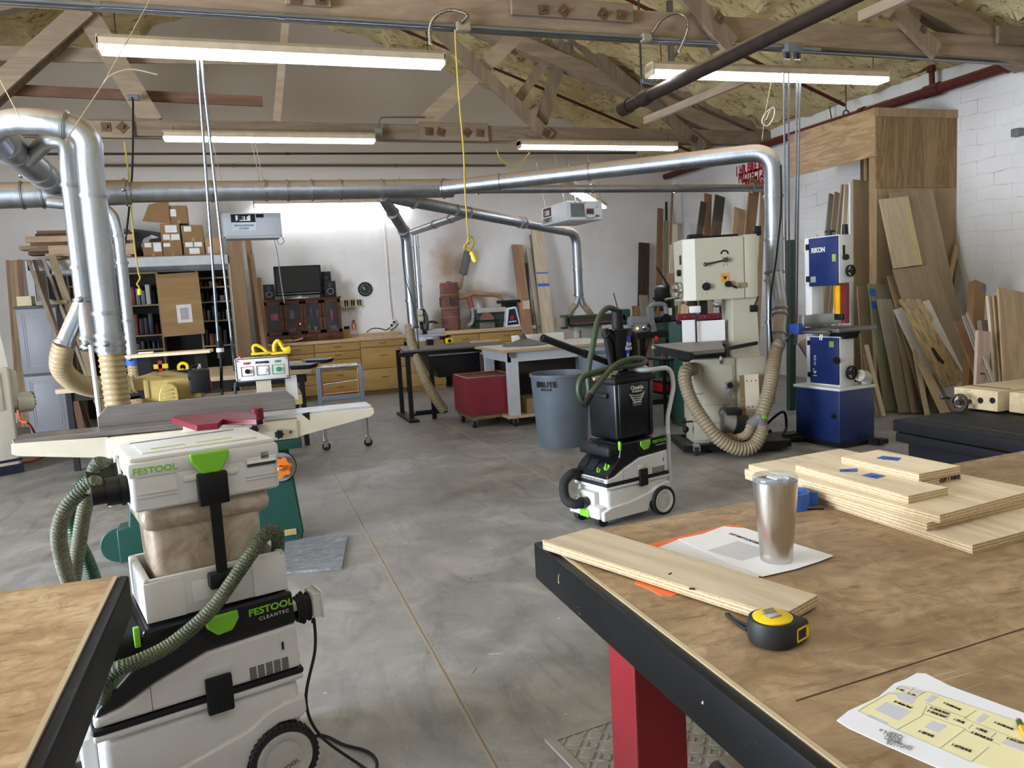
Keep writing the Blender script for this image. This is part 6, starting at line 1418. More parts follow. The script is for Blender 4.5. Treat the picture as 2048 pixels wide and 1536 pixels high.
# ---- pallet rack on the left
ZR_ = 2.24; RK = thing('storage_rack', 'white steel storage rack carrying lumber and cartons at left', 'rack', (0, 11.6, 0)); RWH = plain('rack_white', 'b9bbb8', .5, var=.1)
x0, x1 = -2.62, -.10
MB().box((x0, .0, ZR_-.13), (x1, .05, ZR_)).build('front_beam', RWH, RK, bevel=.006); MB().box((x0, 1.05, ZR_-.13), (x1, 1.10, ZR_)).build('rear_beam', RWH, RK)
for x in (x0+.02, x1-.02):
    for y in (0.0, 1.05): MB().box((x-.04, y, 0), (x+.04, y+.05, ZR_+.3 if y else ZR_)).build('upright', RWH, RK)
MB().box((x0, .0, ZR_), (x1, 1.10, ZR_+.012)).build('deck', plain('deck_board', '7d6a50', .8), RK)
FR_ = Frame((0, 11.6, 0), 0)
browns = [wood('rack_board_a', '7a553a', '96704e', 'x', .8, .7, 5), wood('rack_board_b', 'a8835c', 'c6a279', 'x', .8, .7, 4), wood('rack_board_c', '563725', '74503a', 'x', .8, .7, 5)]
for i, (l, r, yt, yb, mi, dd, lab) in enumerate(((90, 262, 506, 517, 1, .10, 'bottom pale board on the rack with its end left of the ducts'), (56, 240, 501, 508, 2, .30, 'low dark board on the rack'), (58, 248, 495, 501, 0, .22, 'thin board second from the bottom of the rack lumber'), (97, 268, 490, 512, 1, .02, 'wide pale board lying on edge at the front of the rack lumber'), (38, 200, 489, 497, 1, .40, 'board jutting farthest left from the rack lumber'), (60, 255, 483, 489, 0, .35, 'brown board under the wide front board of the rack lumber'), (50, 266, 471, 483, 1, .12, 'thick pale beam near the top of the rack lumber'), (70, 262, 466, 471, 2, .3, 'thin dark board on the thick pale beam of the rack'), (73, 256, 460, 466, 0, .35, 'topmost dark board of the rack lumber'))):
    xa_, xb_ = FR_.y(l, (yt+yb)/2, dd).x, FR_.y(r, (yt+yb)/2, dd).x; zb = FR_.y(140, yb, dd).z; zt2 = FR_.y(140, yt, dd).z
    o = MB().box((0, 0, 0), (xb_-xa_, .22 if mi != 1 or yb-yt < 12 else .05, max(.02, zt2-zb))).build('rack_board', browns[mi], bevel=.002); o.location = (xa_, 11.6+dd, max(zb, ZR_+.013)); tag(o, lab, 'board', 'lumber on the rack')
CARD = plain('brown_cardboard', '86663f', .8, var=.08); CARDL = plain('light_cardboard', 'a38457', .8, var=.06); LBL = plain('shipping_label', 'd8d6d0', .6)
def carton(label, l, t, r, b2, d, dep, labels=(), zb=None, m=CARD):
    x0 = FR_.y(l, (t+b2)/2, d).x; x1 = FR_.y(r, (t+b2)/2, d).x; z1 = FR_.y((l+r)/2, t, d).z; z0 = FR_.y((l+r)/2, b2, d).z if zb is None else zb
    o = thing('cardboard_box', label, 'cardboard box', ((x0+x1)/2, 11.6+d, z0), 0); w2, h_ = (x1-x0)/2, z1-z0
    MB().box((-w2, 0, 0), (w2, dep, h_)).build('carton', m, o, bevel=.003); MB().box((-.02, -.001, h_*.0), (.02, .0, h_*.2)).box((-.02, .0, h_), (.02, dep, h_+.001)).build('packing_tape', CARDL, o)
    for (a, b_, c_, d_) in labels: MB().box((-w2+2*w2*a, -.003, h_*b_), (-w2+2*w2*c_, -.0005, h_*d_)).build('label', LBL, o)
    return o, z1
zd = ZR_+.013
_, za = carton('left bottom carton of the stack on the rack, two labels', 286, 484, 325, 516, .16, .35, ((.1, .65, .45, .95), (.55, .35, .95, .95)), zd)
_, zb1 = carton('middle bottom carton of the stack on the rack', 326, 483, 364, 513, .16, .35, ((.05, .65, .4, .9),), zd)
_, zb2 = carton('right bottom carton of the stack with three labels', 368, 482, 409, 512, .16, .35, ((.08, .6, .45, .92), (.52, .6, .9, .92), (.25, .1, .75, .5)), zd)
carton('upper middle carton with big white label', 321, 447, 360, 483, .17, .33, ((.25, .5, .85, .9), (.1, .1, .45, .4), (.52, .08, .95, .4)), zb1+.001)
carton('upper right carton with one small label', 365, 450, 405, 482, .17, .33, ((.08, .6, .45, .92),), zb2+.001)
carton('low carton at the right end of the rack', 412, 476, 446, 510, .18, .3, ((.1, .1, .35, .5),), zd, CARDL)
oc, zo = carton('open carton with a hanging flap on top of the stack', 338, 411, 374, 447, .22, .3, ((.05, .4, .4, .8),), FR_.y(345, 447, .17).z+.002)
fl = FR_.y(340, 410, .2)
MB().prism([(-.62 if False else -.10, 0, .30), (-.36, 0, .24), (-.46, .0, .02), (-.12, .0, -.02)], (0, .006, 0)).build('flap', CARD, oc, loc=(.0, -.03, .02))
o = MB().prism([(0, 0, 0), (.42, 0, 0), (.36, 0, .36), (.02, 0, .42)], (0, .012, 0)).build('sign_board', plain('black_sign', '141416', .5)); p = FR_.y(270, 513, .45); o.location = (p.x, 12.08, zd); tag(o, 'black board with white swoosh leaning behind the cartons', 'sign')
sw = MB()
sw.prism([(.10, -.001, .10), (.20, -.001, .06), (.34, -.001, .08), (.28, -.001, .14), (.20, -.001, .13), (.17, -.001, .20), (.22, -.001, .27), (.33, -.001, .29), (.24, -.001, .33), (.13, -.001, .28), (.09, -.001, .18)], (0, -.002, 0)); sw.build('swoosh', LBL, o)
# ---- shelves below the rack
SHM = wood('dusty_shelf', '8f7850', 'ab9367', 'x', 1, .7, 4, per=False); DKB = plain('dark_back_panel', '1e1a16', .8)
def shelf(label, l, r, rows, d, ztop_, dep=.35):
    x0, x1 = FR_.y(l, 620, d).x, FR_.y(r, 620, d).x; o = thing('bookcase', label, 'shelving', (0, 11.6+d, 0)); 
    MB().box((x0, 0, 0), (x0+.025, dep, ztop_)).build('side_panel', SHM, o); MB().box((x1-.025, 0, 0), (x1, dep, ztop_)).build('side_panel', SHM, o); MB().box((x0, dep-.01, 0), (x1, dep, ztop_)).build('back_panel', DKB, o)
    zs = []
    for py in rows:
        z = FR_.y((l+r)/2, py, d).z; zs.append(z); MB().box((x0+.025, 0, z-.022), (x1-.025, dep-.01, z)).build('shelf_board', SHM, o)
    return x0, x1, zs
clut = [plain('clutter_black', '16171a', .5), plain('clutter_navy', '1c2740', .4), plain('clutter_grey', '6b6d70', .5), plain('clutter_brown', '6d5133', .7), plain('clutter_white', 'b9b8b2', .6), plain('clutter_green', '2d4a38', .5), plain('clutter_red', '7a2a22', .5)]
def fill(x0, x1, z, hmax, d, label, grp, n, seed, cat='tool case', name='tool_case'):
    rr_ = random.Random(seed); x = x0+.035
    for i in range(n):
        w = (x1-x0-.07)/n*rr_.uniform(.6, .92); h_ = hmax*rr_.uniform(.4, .92)
        m = clut[rr_.choice((0, 0, 0, 1, 2, 3, 4, 0, 6))]
        if rr_.random() < .3: o = MB().lathe([(0, 0), (w*.45, 0), (w*.45, h_*.8), (w*.25, h_*.9), (w*.25, h_), (0, h_)], 14).build('can', m); o.location = (x+w/2, 11.6+d+.15, z+.001); tag(o, label.replace('case or box', 'can or bottle'), 'can', grp+' (cans)')
        else: o = MB().rbox((-w/2, 0, 0), (w/2, .2, h_), .006).build(name, m); o.location = (x+w/2, 11.6+d+.06, z+.001); tag(o, label, cat, grp)
        x += (x1-x0-.07)/n
xA, xB, zs = shelf('dark bookcase right of the leaning plywood panel, full of tools', 398, 466, (690, 640, 602, 572.5, 554), .5, 2.06)
for i in range(4): fill(xA, xB, zs[i], (zs[i+1]-zs[i])-.03, .5, 'dark case or box on the %s shelf of the bookcase by the wooden post' % ('lowest visible', 'second', 'third', 'top')[i], 'shelf goods by the wooden post, row %s' % 'abcd'[i], 6, 11+i)
xC, xD, zs2 = shelf('wide open shelving between the slim duct and the leaning plywood panel', 222, 322, (700, 671, 610, 545), .55, 2.06)
for i in range(3): fill(xC+.1, xD-.02, zs2[i], min(.36, (zs2[i+1]-zs2[i])-.03), .55, 'dark case or box on the %s shelf behind the yellow hanging cord' % ('lower', 'middle', 'upper')[i], 'shelf goods behind the yellow cord, row %s' % 'abc'[i], 7, 31+i)
xE, xF, zs3 = shelf('shadowy shelving at the left end under the rack', 140, 222, (700, 640, 570), .6, 2.06)
# added dark board standing in for the shade in the gap under the rack
tag(MB().box((-2.6, 12.52, 0), (-.1, 12.56, 2.08)).build('shade_panel', DKB), 'added dark panel imitating shade behind the shelving under the rack', 'panel')
# leaning plywood panel with paper
P = [FR_.y(px, py, dd) for px, py, dd in ((312, 549, .22), (395, 544, .22), (409, 669, .06), (327, 674, .06))]
u = (P[1]-P[0]); z_ax = (P[0]-P[3]); wP, hP = u.length, z_ax.length; u.normalize(); z_ax = (z_ax-u*z_ax.dot(u)).normalized(); yv = z_ax.cross(u)
pn = MB().box((0, 0, -.0), (wP, .018, hP)).build('notice_board', wood('amber_plywood', '9a6f35', 'b38748', 'x', .7, .5, 3), bevel=.002); w0 = FR_.world(P[3])
pn.matrix_world = Matrix(((u.x, yv.x, z_ax.x, w0.x), (u.y, yv.y, z_ax.y, w0.y), (u.z, yv.z, z_ax.z, w0.z), (0, 0, 0, 1))); tag(pn, 'amber plywood panel with a paper notice leaning in front of the shelves', 'plywood')
nt_ = MB().box((wP*.38, -.003, hP*.20), (wP*.74, -.0005, hP*.49)).build('paper_notice', LBL, pn); MB().box((wP*.46, -.004, hP*.25), (wP*.66, -.0031, hP*.44)).build('printed_text', plain('pale_print', 'a9a7a4', .8), nt_)
o = MB().box((-.2, 0, 0), (.85, .5, .62)).build('low_cabinet', plain('brown_cabinet', '5a3a22', .6)); o.location = (FR_.y(330, 760, .0).x, 11.55, 0); tag(o, 'low brown cabinet carrying the leaning amber panel', 'cabinet')
# wooden post
FPo = Frame((0, 11.45, 0), 0)
a, b2, t_ = FPo.y(462, 560, 0).x, FPo.y(491, 560, 0).x, FPo.y(474, 479, 0).z
o = MB().box((0, 0, 0), (b2-a, .2, t_)).build('timber_post', wood('rough_post', '7d5c38', '97734a', 'z', .7, .8, 3, knots=True, per=False), bevel=.006); o.location = (a, 11.45, 0); tag(o, 'thick rough timber post standing at the right end of the rack', 'post')
# ---- air filtration unit, left
FA = Frame((0, 9.0, 0), .06); GRYB = plain('filter_grey', 'a9acae', .4, var=.04)
AU = thing('air_filter', 'grey ceiling-hung air filter box with printed name above the shelves', 'air filter', (0, 9.0, 0), .06)
x0, x1 = FA.y(446, 450, 0).x, FA.y(563, 450, 0).x; z1, z0 = FA.y(505, 426, 0).z, FA.y(505, 472, 0).z
MB().rbox((x0, 0, z0), (x1, .35, z1), .006).box((x0+.02, .02, z0-.02), (x1-.02, .33, z0)).build('housing', GRYB, AU)
def ax(f): return x0+(x1-x0)*f
MB().box((ax(.14), -.003, z1-(z1-z0)*.40), (ax(.55), -.0005, z1-.012)).build('name_plate', BLACK, AU); MB().box((ax(.57), -.003, z1-.05), (ax(.70), -.0005, z1-.012)).build('display', BLACK, AU); MB().box((ax(.15), -.002, z0+.06), (ax(.56), -.0005, z1-(z1-z0)*.40)).build('label_plate', plain('pale_blue_label', 'b9c3ca', .4), AU)
MB().box((ax(.22), -.006, z1-(z1-z0)*.34), (ax(.47), -.003, z1-.025)).build('logo_ground', WHITE, AU); text('JET', .062, BLACK, AU, planeM((ax(.345), -.007, z1-(z1-z0)*.205), (1, 0, 0), (0, 0, 1)), sx=1.3, bold=.004, name='brand_lettering')
text('AIR FILTRATION', .028, BLACK, AU, planeM((ax(.35), -.004, z0+(z1-z0)*.46), (1, 0, 0), (0, 0, 1)), name='label_lettering'); text('SYSTEM', .028, BLACK, AU, planeM((ax(.35), -.004, z0+(z1-z0)*.33), (1, 0, 0), (0, 0, 1)), name='label_lettering')
for x in (ax(.05), ax(.12), ax(.78), ax(.84)): MB().tube([(x, .1, z1), (x-.1, .2, z1+.9)], .004, 5).build('hanger_wire', WIRE, AU)
MB().tube([(ax(.86), .1, z0), (ax(.9), .1, z0-.2), (ax(.92), .1, z0-.5), (ax(.95), .1, z0-.75)], .006, 5, sub=3).tube([(ax(.9), .1, z0), (ax(.95), .1, z0-.09), (ax(1.04), .1, z0-.06), (ax(1.0), .1, z0)], .005, 5, sub=4).build('power_cord', plain('grey_cord', '77736c', .6), AU)
# ---- left work bench behind the jointer with trays
FLB = Frame((0, 8.2, 0), 0); zl = .80
LBt = thing('workbench', 'pale topped bench with black legs behind the jointer control box', 'workbench', (0, 8.2, 0))
x0, x1 = -1.75, FLB.y(622, 735, 0).x
MB().rbox((x0, 0, zl-.045), (x1, 1.55, zl), .004).build('tabletop', wood('pale_bench_top', 'a68a63', 'c5a97f', 'x', .8, .5, 3, per=False), LBt); MB().box((x0+.1, .05, zl-.13), (x1-.05, 1.5, zl-.045)).build('apron', BLKMET, LBt)
for x in (x0+.1, x1-.1):
    for y in (.05, 1.45): MB().box((x-.025, y-.025, 0), (x+.025, y+.025, zl-.045)).build('leg', BLKMET, LBt)
for px, py, w, lab in ((608, 733, .26, 'nearer black tray with pale rim on the bench behind the jointer'), (640, 722, .28, 'farther black tray with pale rim at the bench corner')):
    p = atz(px, py+4, zl); o = thing('parts_tray', lab, 'tray', (p.x, p.y, zl+.001), -.5); MB().rbox((-w/2, -.10, 0), (w/2, .10, .045), .01, taper=.85).build('tray_body', BLACK, o); MB().box((-w/2-.01, -.11, .045), (w/2+.01, .11, .05)).build('tray_rim', plain('tray_grey', '6f7479', .4), o)
for px, py, m, lab in ((205, 0, 0, ''),): pass
o = thing('tape_dispenser', 'yellow tape dispenser lying on the bench by the hanging cable', 'tape dispenser', atz(367, 745, zl)); MB().ring((0, 0, .06), (0, 1, 0), .03, .06, .05, 24).build('tape', YELP, o); MB().prism([(-.12, -.03, 0), (.03, -.03, .0), (.0, -.03, .05)], (0, .05, 0)).build('holder', YELP, o)
o = thing('hand_clamp', 'small red and yellow clamp on the bench behind the planer', 'clamp', atz(322, 744, zl)); MB().box((-.02, -.02, .0), (.02, .02, .13)).build('red_grip', plain('red_plastic', 'b01f24'), o); MB().box((-.07, -.02, .04), (.08, .02, .09)).build('yellow_body', YELP, o)
o = thing('cable_connector', 'black and white twist connector on the hanging cable left of the control box', 'connector', aty(440, 700, 6.5)); b0 = o.location
MB().cyl(aty(439, 682, 6.5)-b0, aty(442, 716, 6.5)-b0, .028, n=14).build('plug_body', BLACK, o); MB().cyl(aty(440, 696, 6.5)-b0, aty(440.6, 704, 6.5)-b0, .030, n=14).build('white_band', WHITE, o); MB().tube([aty(442, 716, 6.5)-b0, aty(443, 760, 6.5)-b0, aty(444, 790, 6.5)-b0], .012, 8).build('lead', BLACK, o)
# ---- grey plastic cabinet
FG = Frame((0, 11.1, 0), -.02)
GC = thing('plastic_cabinet', 'tall grey plastic utility cabinet with panelled doors at far left', 'cabinet', (0, 11.1, 0), -.02); GRC = plain('grey_resin', '8f9196', .45, var=.04)
x0, x1 = FG.y(45, 740, 0).x, FG.y(128, 740, 0).x; z1 = FG.y(85, 616, 0).z; zm = FG.y(95, 748, 0).z
MB().box((x0, .02, 0), (x1, .5, z1)).build('carcass', GRC, GC); MB().rbox((x0-.015, -.01, z1), (x1+.015, .51, z1+.035), .006).build('cabinet_top', plain('dark_grey_resin', '3b3d42', .5), GC)
MB().box((x0, -.005, zm-.012), (x1, .03, zm+.012)).build('mid_band', plain('dark_grey_resin', '3b3d42'), GC)
for z0, z2, nm in ((.05, zm-.015, 'door'), (zm+.015, z1-.005, 'door')):
    d = MB().rbox((x0+.01, -.012, z0), (x1-.01, .02, z2), .006).build(nm, GRC, GC)
    f_ = MB()
    for k in (.06, .085): 
        for A, B in (((x0+k, -.018, z0+k), (x1-k, -.012, z0+k+.008)), ((x0+k, -.018, z2-k-.008), (x1-k, -.012, z2-k)), ((x0+k, -.018, z0+k), (x0+k+.008, -.012, z2-k)), ((x1-k-.008, -.018, z0+k), (x1-k, -.012, z2-k))): f_.box(A, B)
    f_.build('door_moulding', GRC, d)
for i, (dx, w, h_, m, lab, nm) in enumerate(((.10, .16, .12, plain('pale_block', 'd9cba8'), 'pale wooden box on the grey plastic cabinet', 'wood_box'), (.40, .34, .05, wood('pale_rack', 'b39b72', 'cfb68c'), 'flat pale offcut on the grey plastic cabinet', 'wood_offcut'), (.30, .16, .075, WHITE, 'white paper roll between the offcuts on the grey cabinet', 'paper_roll'))):
    o = MB().rbox((-w/2, 0, 0), (w/2, .2, h_), .003 if i < 2 else .03).build(nm, m); o.location = (x0+dx+.02, 11.12+.14*(i == 2), z1+.036); tag(o, lab, 'box' if i == 0 else 'wood offcut' if i == 1 else 'paper roll')
# ================================================================ middle: outfeed table, router table, red box
BT = thing('outfeed_table', 'black outfeed table with hanging dark box behind the red box', 'table', (0, 0, 0)); zt_ = .86
A_, B_, C_ = atz(806, 702, zt_), atz(985, 691, zt_), atz(1000, 682, zt_); C_ = Vector((C_.x+.1, C_.y+.1, 0)); D_ = A_+(C_-B_); D_.z = 0
GRT = metal('dark_table_steel', '5a5c5e', .45, dust=.3)
D_ = Vector((A_.x+.15, A_.y+.75, 0))
MB().slab([(A_.x, A_.y), (B_.x+.25, B_.y), (B_.x+.25, B_.y+1.1), (D_.x, D_.y+.35)], zt_-.02, zt_).build('table_top', GRT, BT)
MB().box((A_.x, A_.y-.02, zt_-.075), (B_.x+.2, A_.y+.02, zt_-.02)).build('front_rail', BLKMET, BT); MB().box((A_.x-.05, A_.y-.03, zt_-.07), (A_.x, A_.y+.04, zt_-.02)).build('rail_stop', BLACK, BT)
MB().prism([(A_.x+.30, A_.y+.03, zt_-.08), (A_.x+.96, A_.y+.03, zt_-.08), (A_.x+.96, A_.y+.03, zt_-.36), (A_.x+.42, A_.y+.03, zt_-.36)], (0, .5, 0)).build('hanging_box', BLKMET, BT)
MB().box((A_.x+.30, A_.y-.04, zt_-.085), (A_.x+.98, A_.y-.02, zt_-.072)).build('edge_strip', STEEL, BT)
for dx, dy in ((.06, .05), (.34, .05), (.06, .65), (1.1, .65)): MB().box((A_.x+dx-.025, A_.y+dy-.025, 0), (A_.x+dx+.025, A_.y+dy+.025, zt_-.02)).build('leg', BLKMET, BT)
p = atz(830, 835, 0); MB().box((A_.x+.0, A_.y-.1, 0), (A_.x+.12, A_.y+.75, .03)).build('foot_bar', BLKMET, BT)
o = thing('floor_jack', 'black angled pedal bracket on the floor beside the ribbed hose', 'bracket', atz(870, 826, 0)); MB().tube([(-.25, 0, .03), (.1, 0, .03), (.0, 0, .12), (-.06, .02, .3)], .022, 8).build('lever', BLACK, o); MB().box((-.3, -.06, 0), (.15, .06, .02)).build('foot', BLACK, o)
q_ = atz(860, 690, zt_); o = thing('tape_measure', 'small yellow tape measure standing on the black outfeed table', 'tape measure', (q_.x+.26, q_.y, zt_)); MB().rbox((-.05, -.03, 0), (.05, .03, .075), .015).build('case', YELP, o); MB().ring((0, -.031, .037), (0, 1, 0), 0, .024, .004, 20).build('face_disc', BLACK, o)
o = MB().rbox((-.04, -.04, 0), (.04, .04, .075), .004).build('black_block', BLACK); o.location = (q_.x, q_.y, zt_); tag(o, 'black cube block on the outfeed table left of the yellow tape measure', 'block')
o = MB().box((-.2, -.04, 0), (.2, .04, .02)).build('thin_offcut', wood('pale_rack', 'b39b72', 'cfb68c')); p = atz(965, 683, zt_); o.location = (p.x, p.y-.12, zt_); tag(o, 'thin pale stick on the black outfeed table by the white table', 'wood offcut')
# white table
WT = thing('router_table', 'white topped table with grey legs beside the red box', 'table', (0, 0, 0)); LG = plain('pale_grey_paint', 'b4b7bb', .45, var=.06); WTOP = plain('white_melamine', 'd6d3c9', .35, var=.04); zw_ = .86
tp_ = [atz(*p_, zw_) for p_ in ((967, 694), (1025, 701), (1203, 689), (1215, 680), (1008, 679))]; tp_ = [(p_.x, p_.y) for p_ in tp_]
a0, a1 = Vector((2.62, 7.86, 0)), Vector((3.98, 7.95, 0))
MB().slab([(2.58, 7.86), (4.05, 7.86), (4.05, 8.95), (2.58, 8.95)], zw_-.03, zw_, 0, 1).build('table_top', [WTOP, plain('tan_edge', 'a58a60', .6)], WT)
MB().box((2.66, 7.92, zw_-.14), (3.98, 7.95, zw_-.03)).box((2.66, 7.92, zw_-.14), (2.69, 8.9, zw_-.03)).build('apron', LG, WT)
for x, y in ((2.72, 7.98), (2.72, 8.85), (3.92, 7.98), (3.92, 8.85)): MB().box((x-.055, y-.055, .13), (x+.055, y+.055, zw_-.03)).build('leg', LG, WT)
MB().box((2.62, 7.9, .10), (3.98, 8.92, .13)).build('lower_shelf', wood('pale_rack', 'b39b72', 'cfb68c'), WT); MB().box((2.62, 8.86, .13), (3.98, 8.88, zw_-.1)).build('back_panel', plain('dark_back', '3f372e', .8), WT)
def caster(par, x, y, r=.045):
    c = MB().cyl((x-.014, y, r), (x+.014, y, r), r, n=18).build('caster_wheel', RUBBER, par); MB().box((x-.03, y-.02, r), (x-.02, y+.03, r*2)).box((x+.02, y-.02, r), (x+.03, y+.03, r*2)).box((x-.03, y-.02, r*2-.006), (x+.03, y+.04, r*2+.01)).build('caster_fork', CHROME, c); return c
for x, y in ((2.72, 7.98), (2.72, 8.85), (3.92, 7.98)): caster(WT, x, y)
MB().cyl((2.70, 7.90, zw_-.06), (2.70, 7.93, zw_-.06), .035, n=16).build('knob', GREYM, WT)
p = atz(1050, 690, zw_); o = thing('dust_cover', 'dark grey disc shaped dust cover lying on the white table', 'cover', (p.x, p.y, zw_+.001)); MB().lathe([(.27, 0), (.27, .008), (.12, .05), (.05, .075), (.0, .075)], 32).cyl((0, 0, .06), (-.04, -.0, .13), .035, n=14).build('cover_body', plain('dark_grey_cover', '46494d', .5, dust=.2), o)
p = atz(1040, 681, zw_); o = MB().rbox((-.33, 0, 0), (.33, .04, .11), .003).build('white_fence', WTOP); o.location = (p.x-.05, 8.62, zw_+.001); tag(o, 'low white fence board standing on the white table behind the grey disc', 'fence')
# boards under the white table
for i, (x, y, r_) in enumerate(((3.1, 8.2, .1), (3.3, 8.35, -.15))):
    o = MB().box((-.25, -.2, 0), (.25, .2, .16-.06*i)).build('storage_box', plain('kraft_box', '8d7550', .8)); o.location = (x+.2*i, y, .131); o.rotation_euler = (0, 0, r_); tag(o, ('kraft box on the lower shelf of the white table', 'second kraft box farther right on the lower shelf of the white table')[i], 'box')
# red box on dolly
RX = thing('red_crate', 'open red plywood crate standing on a small dolly', 'crate', (0, 0, 0)); RED = plain('crate_red', '7c2531', .45, var=.12, vs=5)
x0, y0, x1, y1, z0, z1 = 2.235, 8.1, 2.80, 8.72, .145, .565
cm = MB()
for A, B in (((x0, y0, z0), (x1, y0+.018, z1)), ((x0, y1-.018, z0), (x1, y1, z1)), ((x0, y0+.018, z0), (x0+.018, y1-.018, z1)), ((x1-.018, y0+.018, z0), (x1, y1-.018, z1))): cm.box(A, B)
cm.build('crate_wall', RED, RX); MB().box((x0+.018, y0+.018, z1-.03), (x1-.018, y1-.018, z1-.018)).build('contents_board', wood('brown_board', '6d5434', '8a6c46', 'x'), RX)
MB().box((x0, y0, z1), (x1, y0+.018, z1+.002)).box((x0, y0+.018, z1), (x0+.018, y1-.018, z1+.002)).box((x0, y1-.018, z1), (x1, y1, z1+.002)).box((x1-.018, y0+.018, z1), (x1, y1-.018, z1+.002)).build('raw_edge', wood('pale_rack', 'b39b72', 'cfb68c'), RX)
DY = thing('dolly', 'wooden dolly on casters under the red crate', 'dolly', (0, 0, 0)); MB().box((x0+.02, y0+.02, .10), (x1-.02, y0+.12, .144)).box((x0+.02, y1-.12, .10), (x1-.02, y1-.02, .144)).box((x0+.02, y0+.12, .10), (x0+.1, y1-.12, .144)).box((x1-.1, y0+.12, .10), (x1-.02, y1-.12, .144)).build('dolly_frame', wood('dolly_wood', '7a6040', '977a52', 'x'), DY)
for x, y in ((x0+.07, y0+.07), (x1-.07, y0+.07), (x0+.07, y1-.07), (x1-.07, y1-.07)): caster(DY, x, y, .042)
# second grey can with lid, behind
t2 = can('second grey round trash can behind the raised black drum', (3.62, 7.5, 0), .29, .78)
# ================================================================ edge sander and bench machines at the far right
FE = Frame((0, 10.6, 0), 0); MGR = plain('sander_green', '23483d', .4, dust=.2); IVM = plain('machine_ivory', 'b4b09c', .45, var=.06)
ES = thing('edge_sander', 'long green edge sander with brown belt below the Y hoses', 'sander', (0, 10.6, 0))
pb(MB(), FE, 1140, 632, 1252, 645, .0, .12, .01).build('sanding_belt', plain('brown_belt', '4b332c', .8), ES); pb(MB(), FE, 1132, 629, 1240, 633, -.02, .2).build('top_cover', MGR, ES)
p = FE.y(1121, 642, .06); MB().cyl((p.x, .06, p.z-.09), (p.x, .06, p.z+.05), .09, n=24).build('drum_roller', plain('dusty_drum', '8d7f6b', .7), ES)
pb(MB(), FE, 1128, 630, 1136, 658, .0, .15, .005).build('end_bracket', MGR, ES); pb(MB(), FE, 1240, 618, 1262, 650, .0, .18, .02).build('motor', MGR, ES)
pb(MB(), FE, 1150, 645, 1240, 651, -.25, .25).build('table', GRT, ES); pb(MB(), FE, 1155, 651, 1205, 700, .0, .35, .01).build('cabinet', IVM, ES)
x0, x1 = FE.y(1150, 700, 0).x, FE.y(1235, 700, 0).x; MB().box((x0, 0, 0), (x1, .4, FE.y(1180, 690, 0).z)).build('stand', IVM, ES)
MB().cyl(FE.y(1238, 626, .1), FE.y(1227, 586, .1), .010, n=8).build('lever', plain('copper_lever', '7c4a38', .5), ES)
p = FE.y(1154, 668, -.02); MB().rbox((p.x-.04, -.03, p.z-.06), (p.x+.04, .0, p.z+.05), .005).build('switch_box', WHITE, ES)
# grey bench lathe with loop handle
FG2 = Frame((0, 8.4, 0), 0); LTG = plain('lathe_grey', '77797b', .4, var=.08)
BG = thing('spindle_machine', 'grey bench machine with motor cylinder and tall loop frame on dark stand', 'bench machine', (0, 8.4, 0))
MB().cyl(FG2.y(1259, 644, .1), FG2.y(1298, 643, .1), FG2.y(1270, 633, .1).z-FG2.y(1270, 644, .1).z, n=24).build('motor', LTG, BG)
def loc_y(F, pts, d): return [F.y(px, py, d) for px, py in pts]
MB().tube(loc_y(FG2, [(1308, 660), (1300, 640), (1299, 620), (1304, 611), (1320, 608), (1330, 612), (1333, 628)], .06), .03, 10, sub=4).build('loop_frame', LTG, BG)
pp(MB(), FG2, [(1297, 614), (1304, 612), (1309, 640), (1314, 662), (1305, 664), (1299, 640)], .0, .06).build('bracket', LTG, BG)
pb(MB(), FG2, 1273, 648, 1296, 664, .0, .12, .01).build('control_box', LTG, BG); p = FG2.y(1288, 655, -.01); MB().sphere((p.x, -.02, p.z), .035, 12).build('knob', CHROME, BG); p = FG2.y(1275, 657, -.01); MB().cyl((p.x, -.012, p.z), (p.x, .0, p.z), .015, n=10).build('pilot_lamp', emit('amber_lamp', 'ffb84a', 4), BG)
pb(MB(), FG2, 1310, 632, 1345, 646, .05, .15, .03).build('gear_housing', BLACK, BG); MB().cyl(FG2.y(1333, 637, .02), FG2.y(1333, 637, .02)+Vector((0, .1, 0)), .06, n=20).build('pulley', BLACK, BG)
pb(MB(), FG2, 1315, 645, 1362, 649, -.05, .4).build('work_table', GRT, BG); pb(MB(), FG2, 1262, 664, 1362, 676, -.05, .45).build('stand_top', BLKMET, BG)
for px in (1268, 1285, 1340): pb(MB(), FG2, px, 676, px+8, 780, .0, .06).build('stand_leg', BLKMET, BG)
x0, x1 = FG2.y(1268, 740, 0).x, FG2.y(1350, 740, 0).x; MB().box((x0, -.02, 0), (x1, .45, .06)).build('stand_foot', BLKMET, BG)
MB().tube(loc_y(FG2, [(1297, 660), (1296, 690), (1290, 715), (1294, 740), (1285, 760)], -.05), .008, 6, sub=4).build('cord', BLACK, BG)
MB().lathe([(0, 0), (.02, .0), (.035, .03), (.02, .07), (0, .07)], 10).build('red_tag', plain('red_plastic', 'b01f24'), BG, loc=FG2.y(1313, 684, -.06))
pb(MB(), FG2, 1286, 678, 1306, 760, .25, .03).build('plywood_side', wood('pale_rack', 'b39b72', 'cfb68c', 'x'), BG)
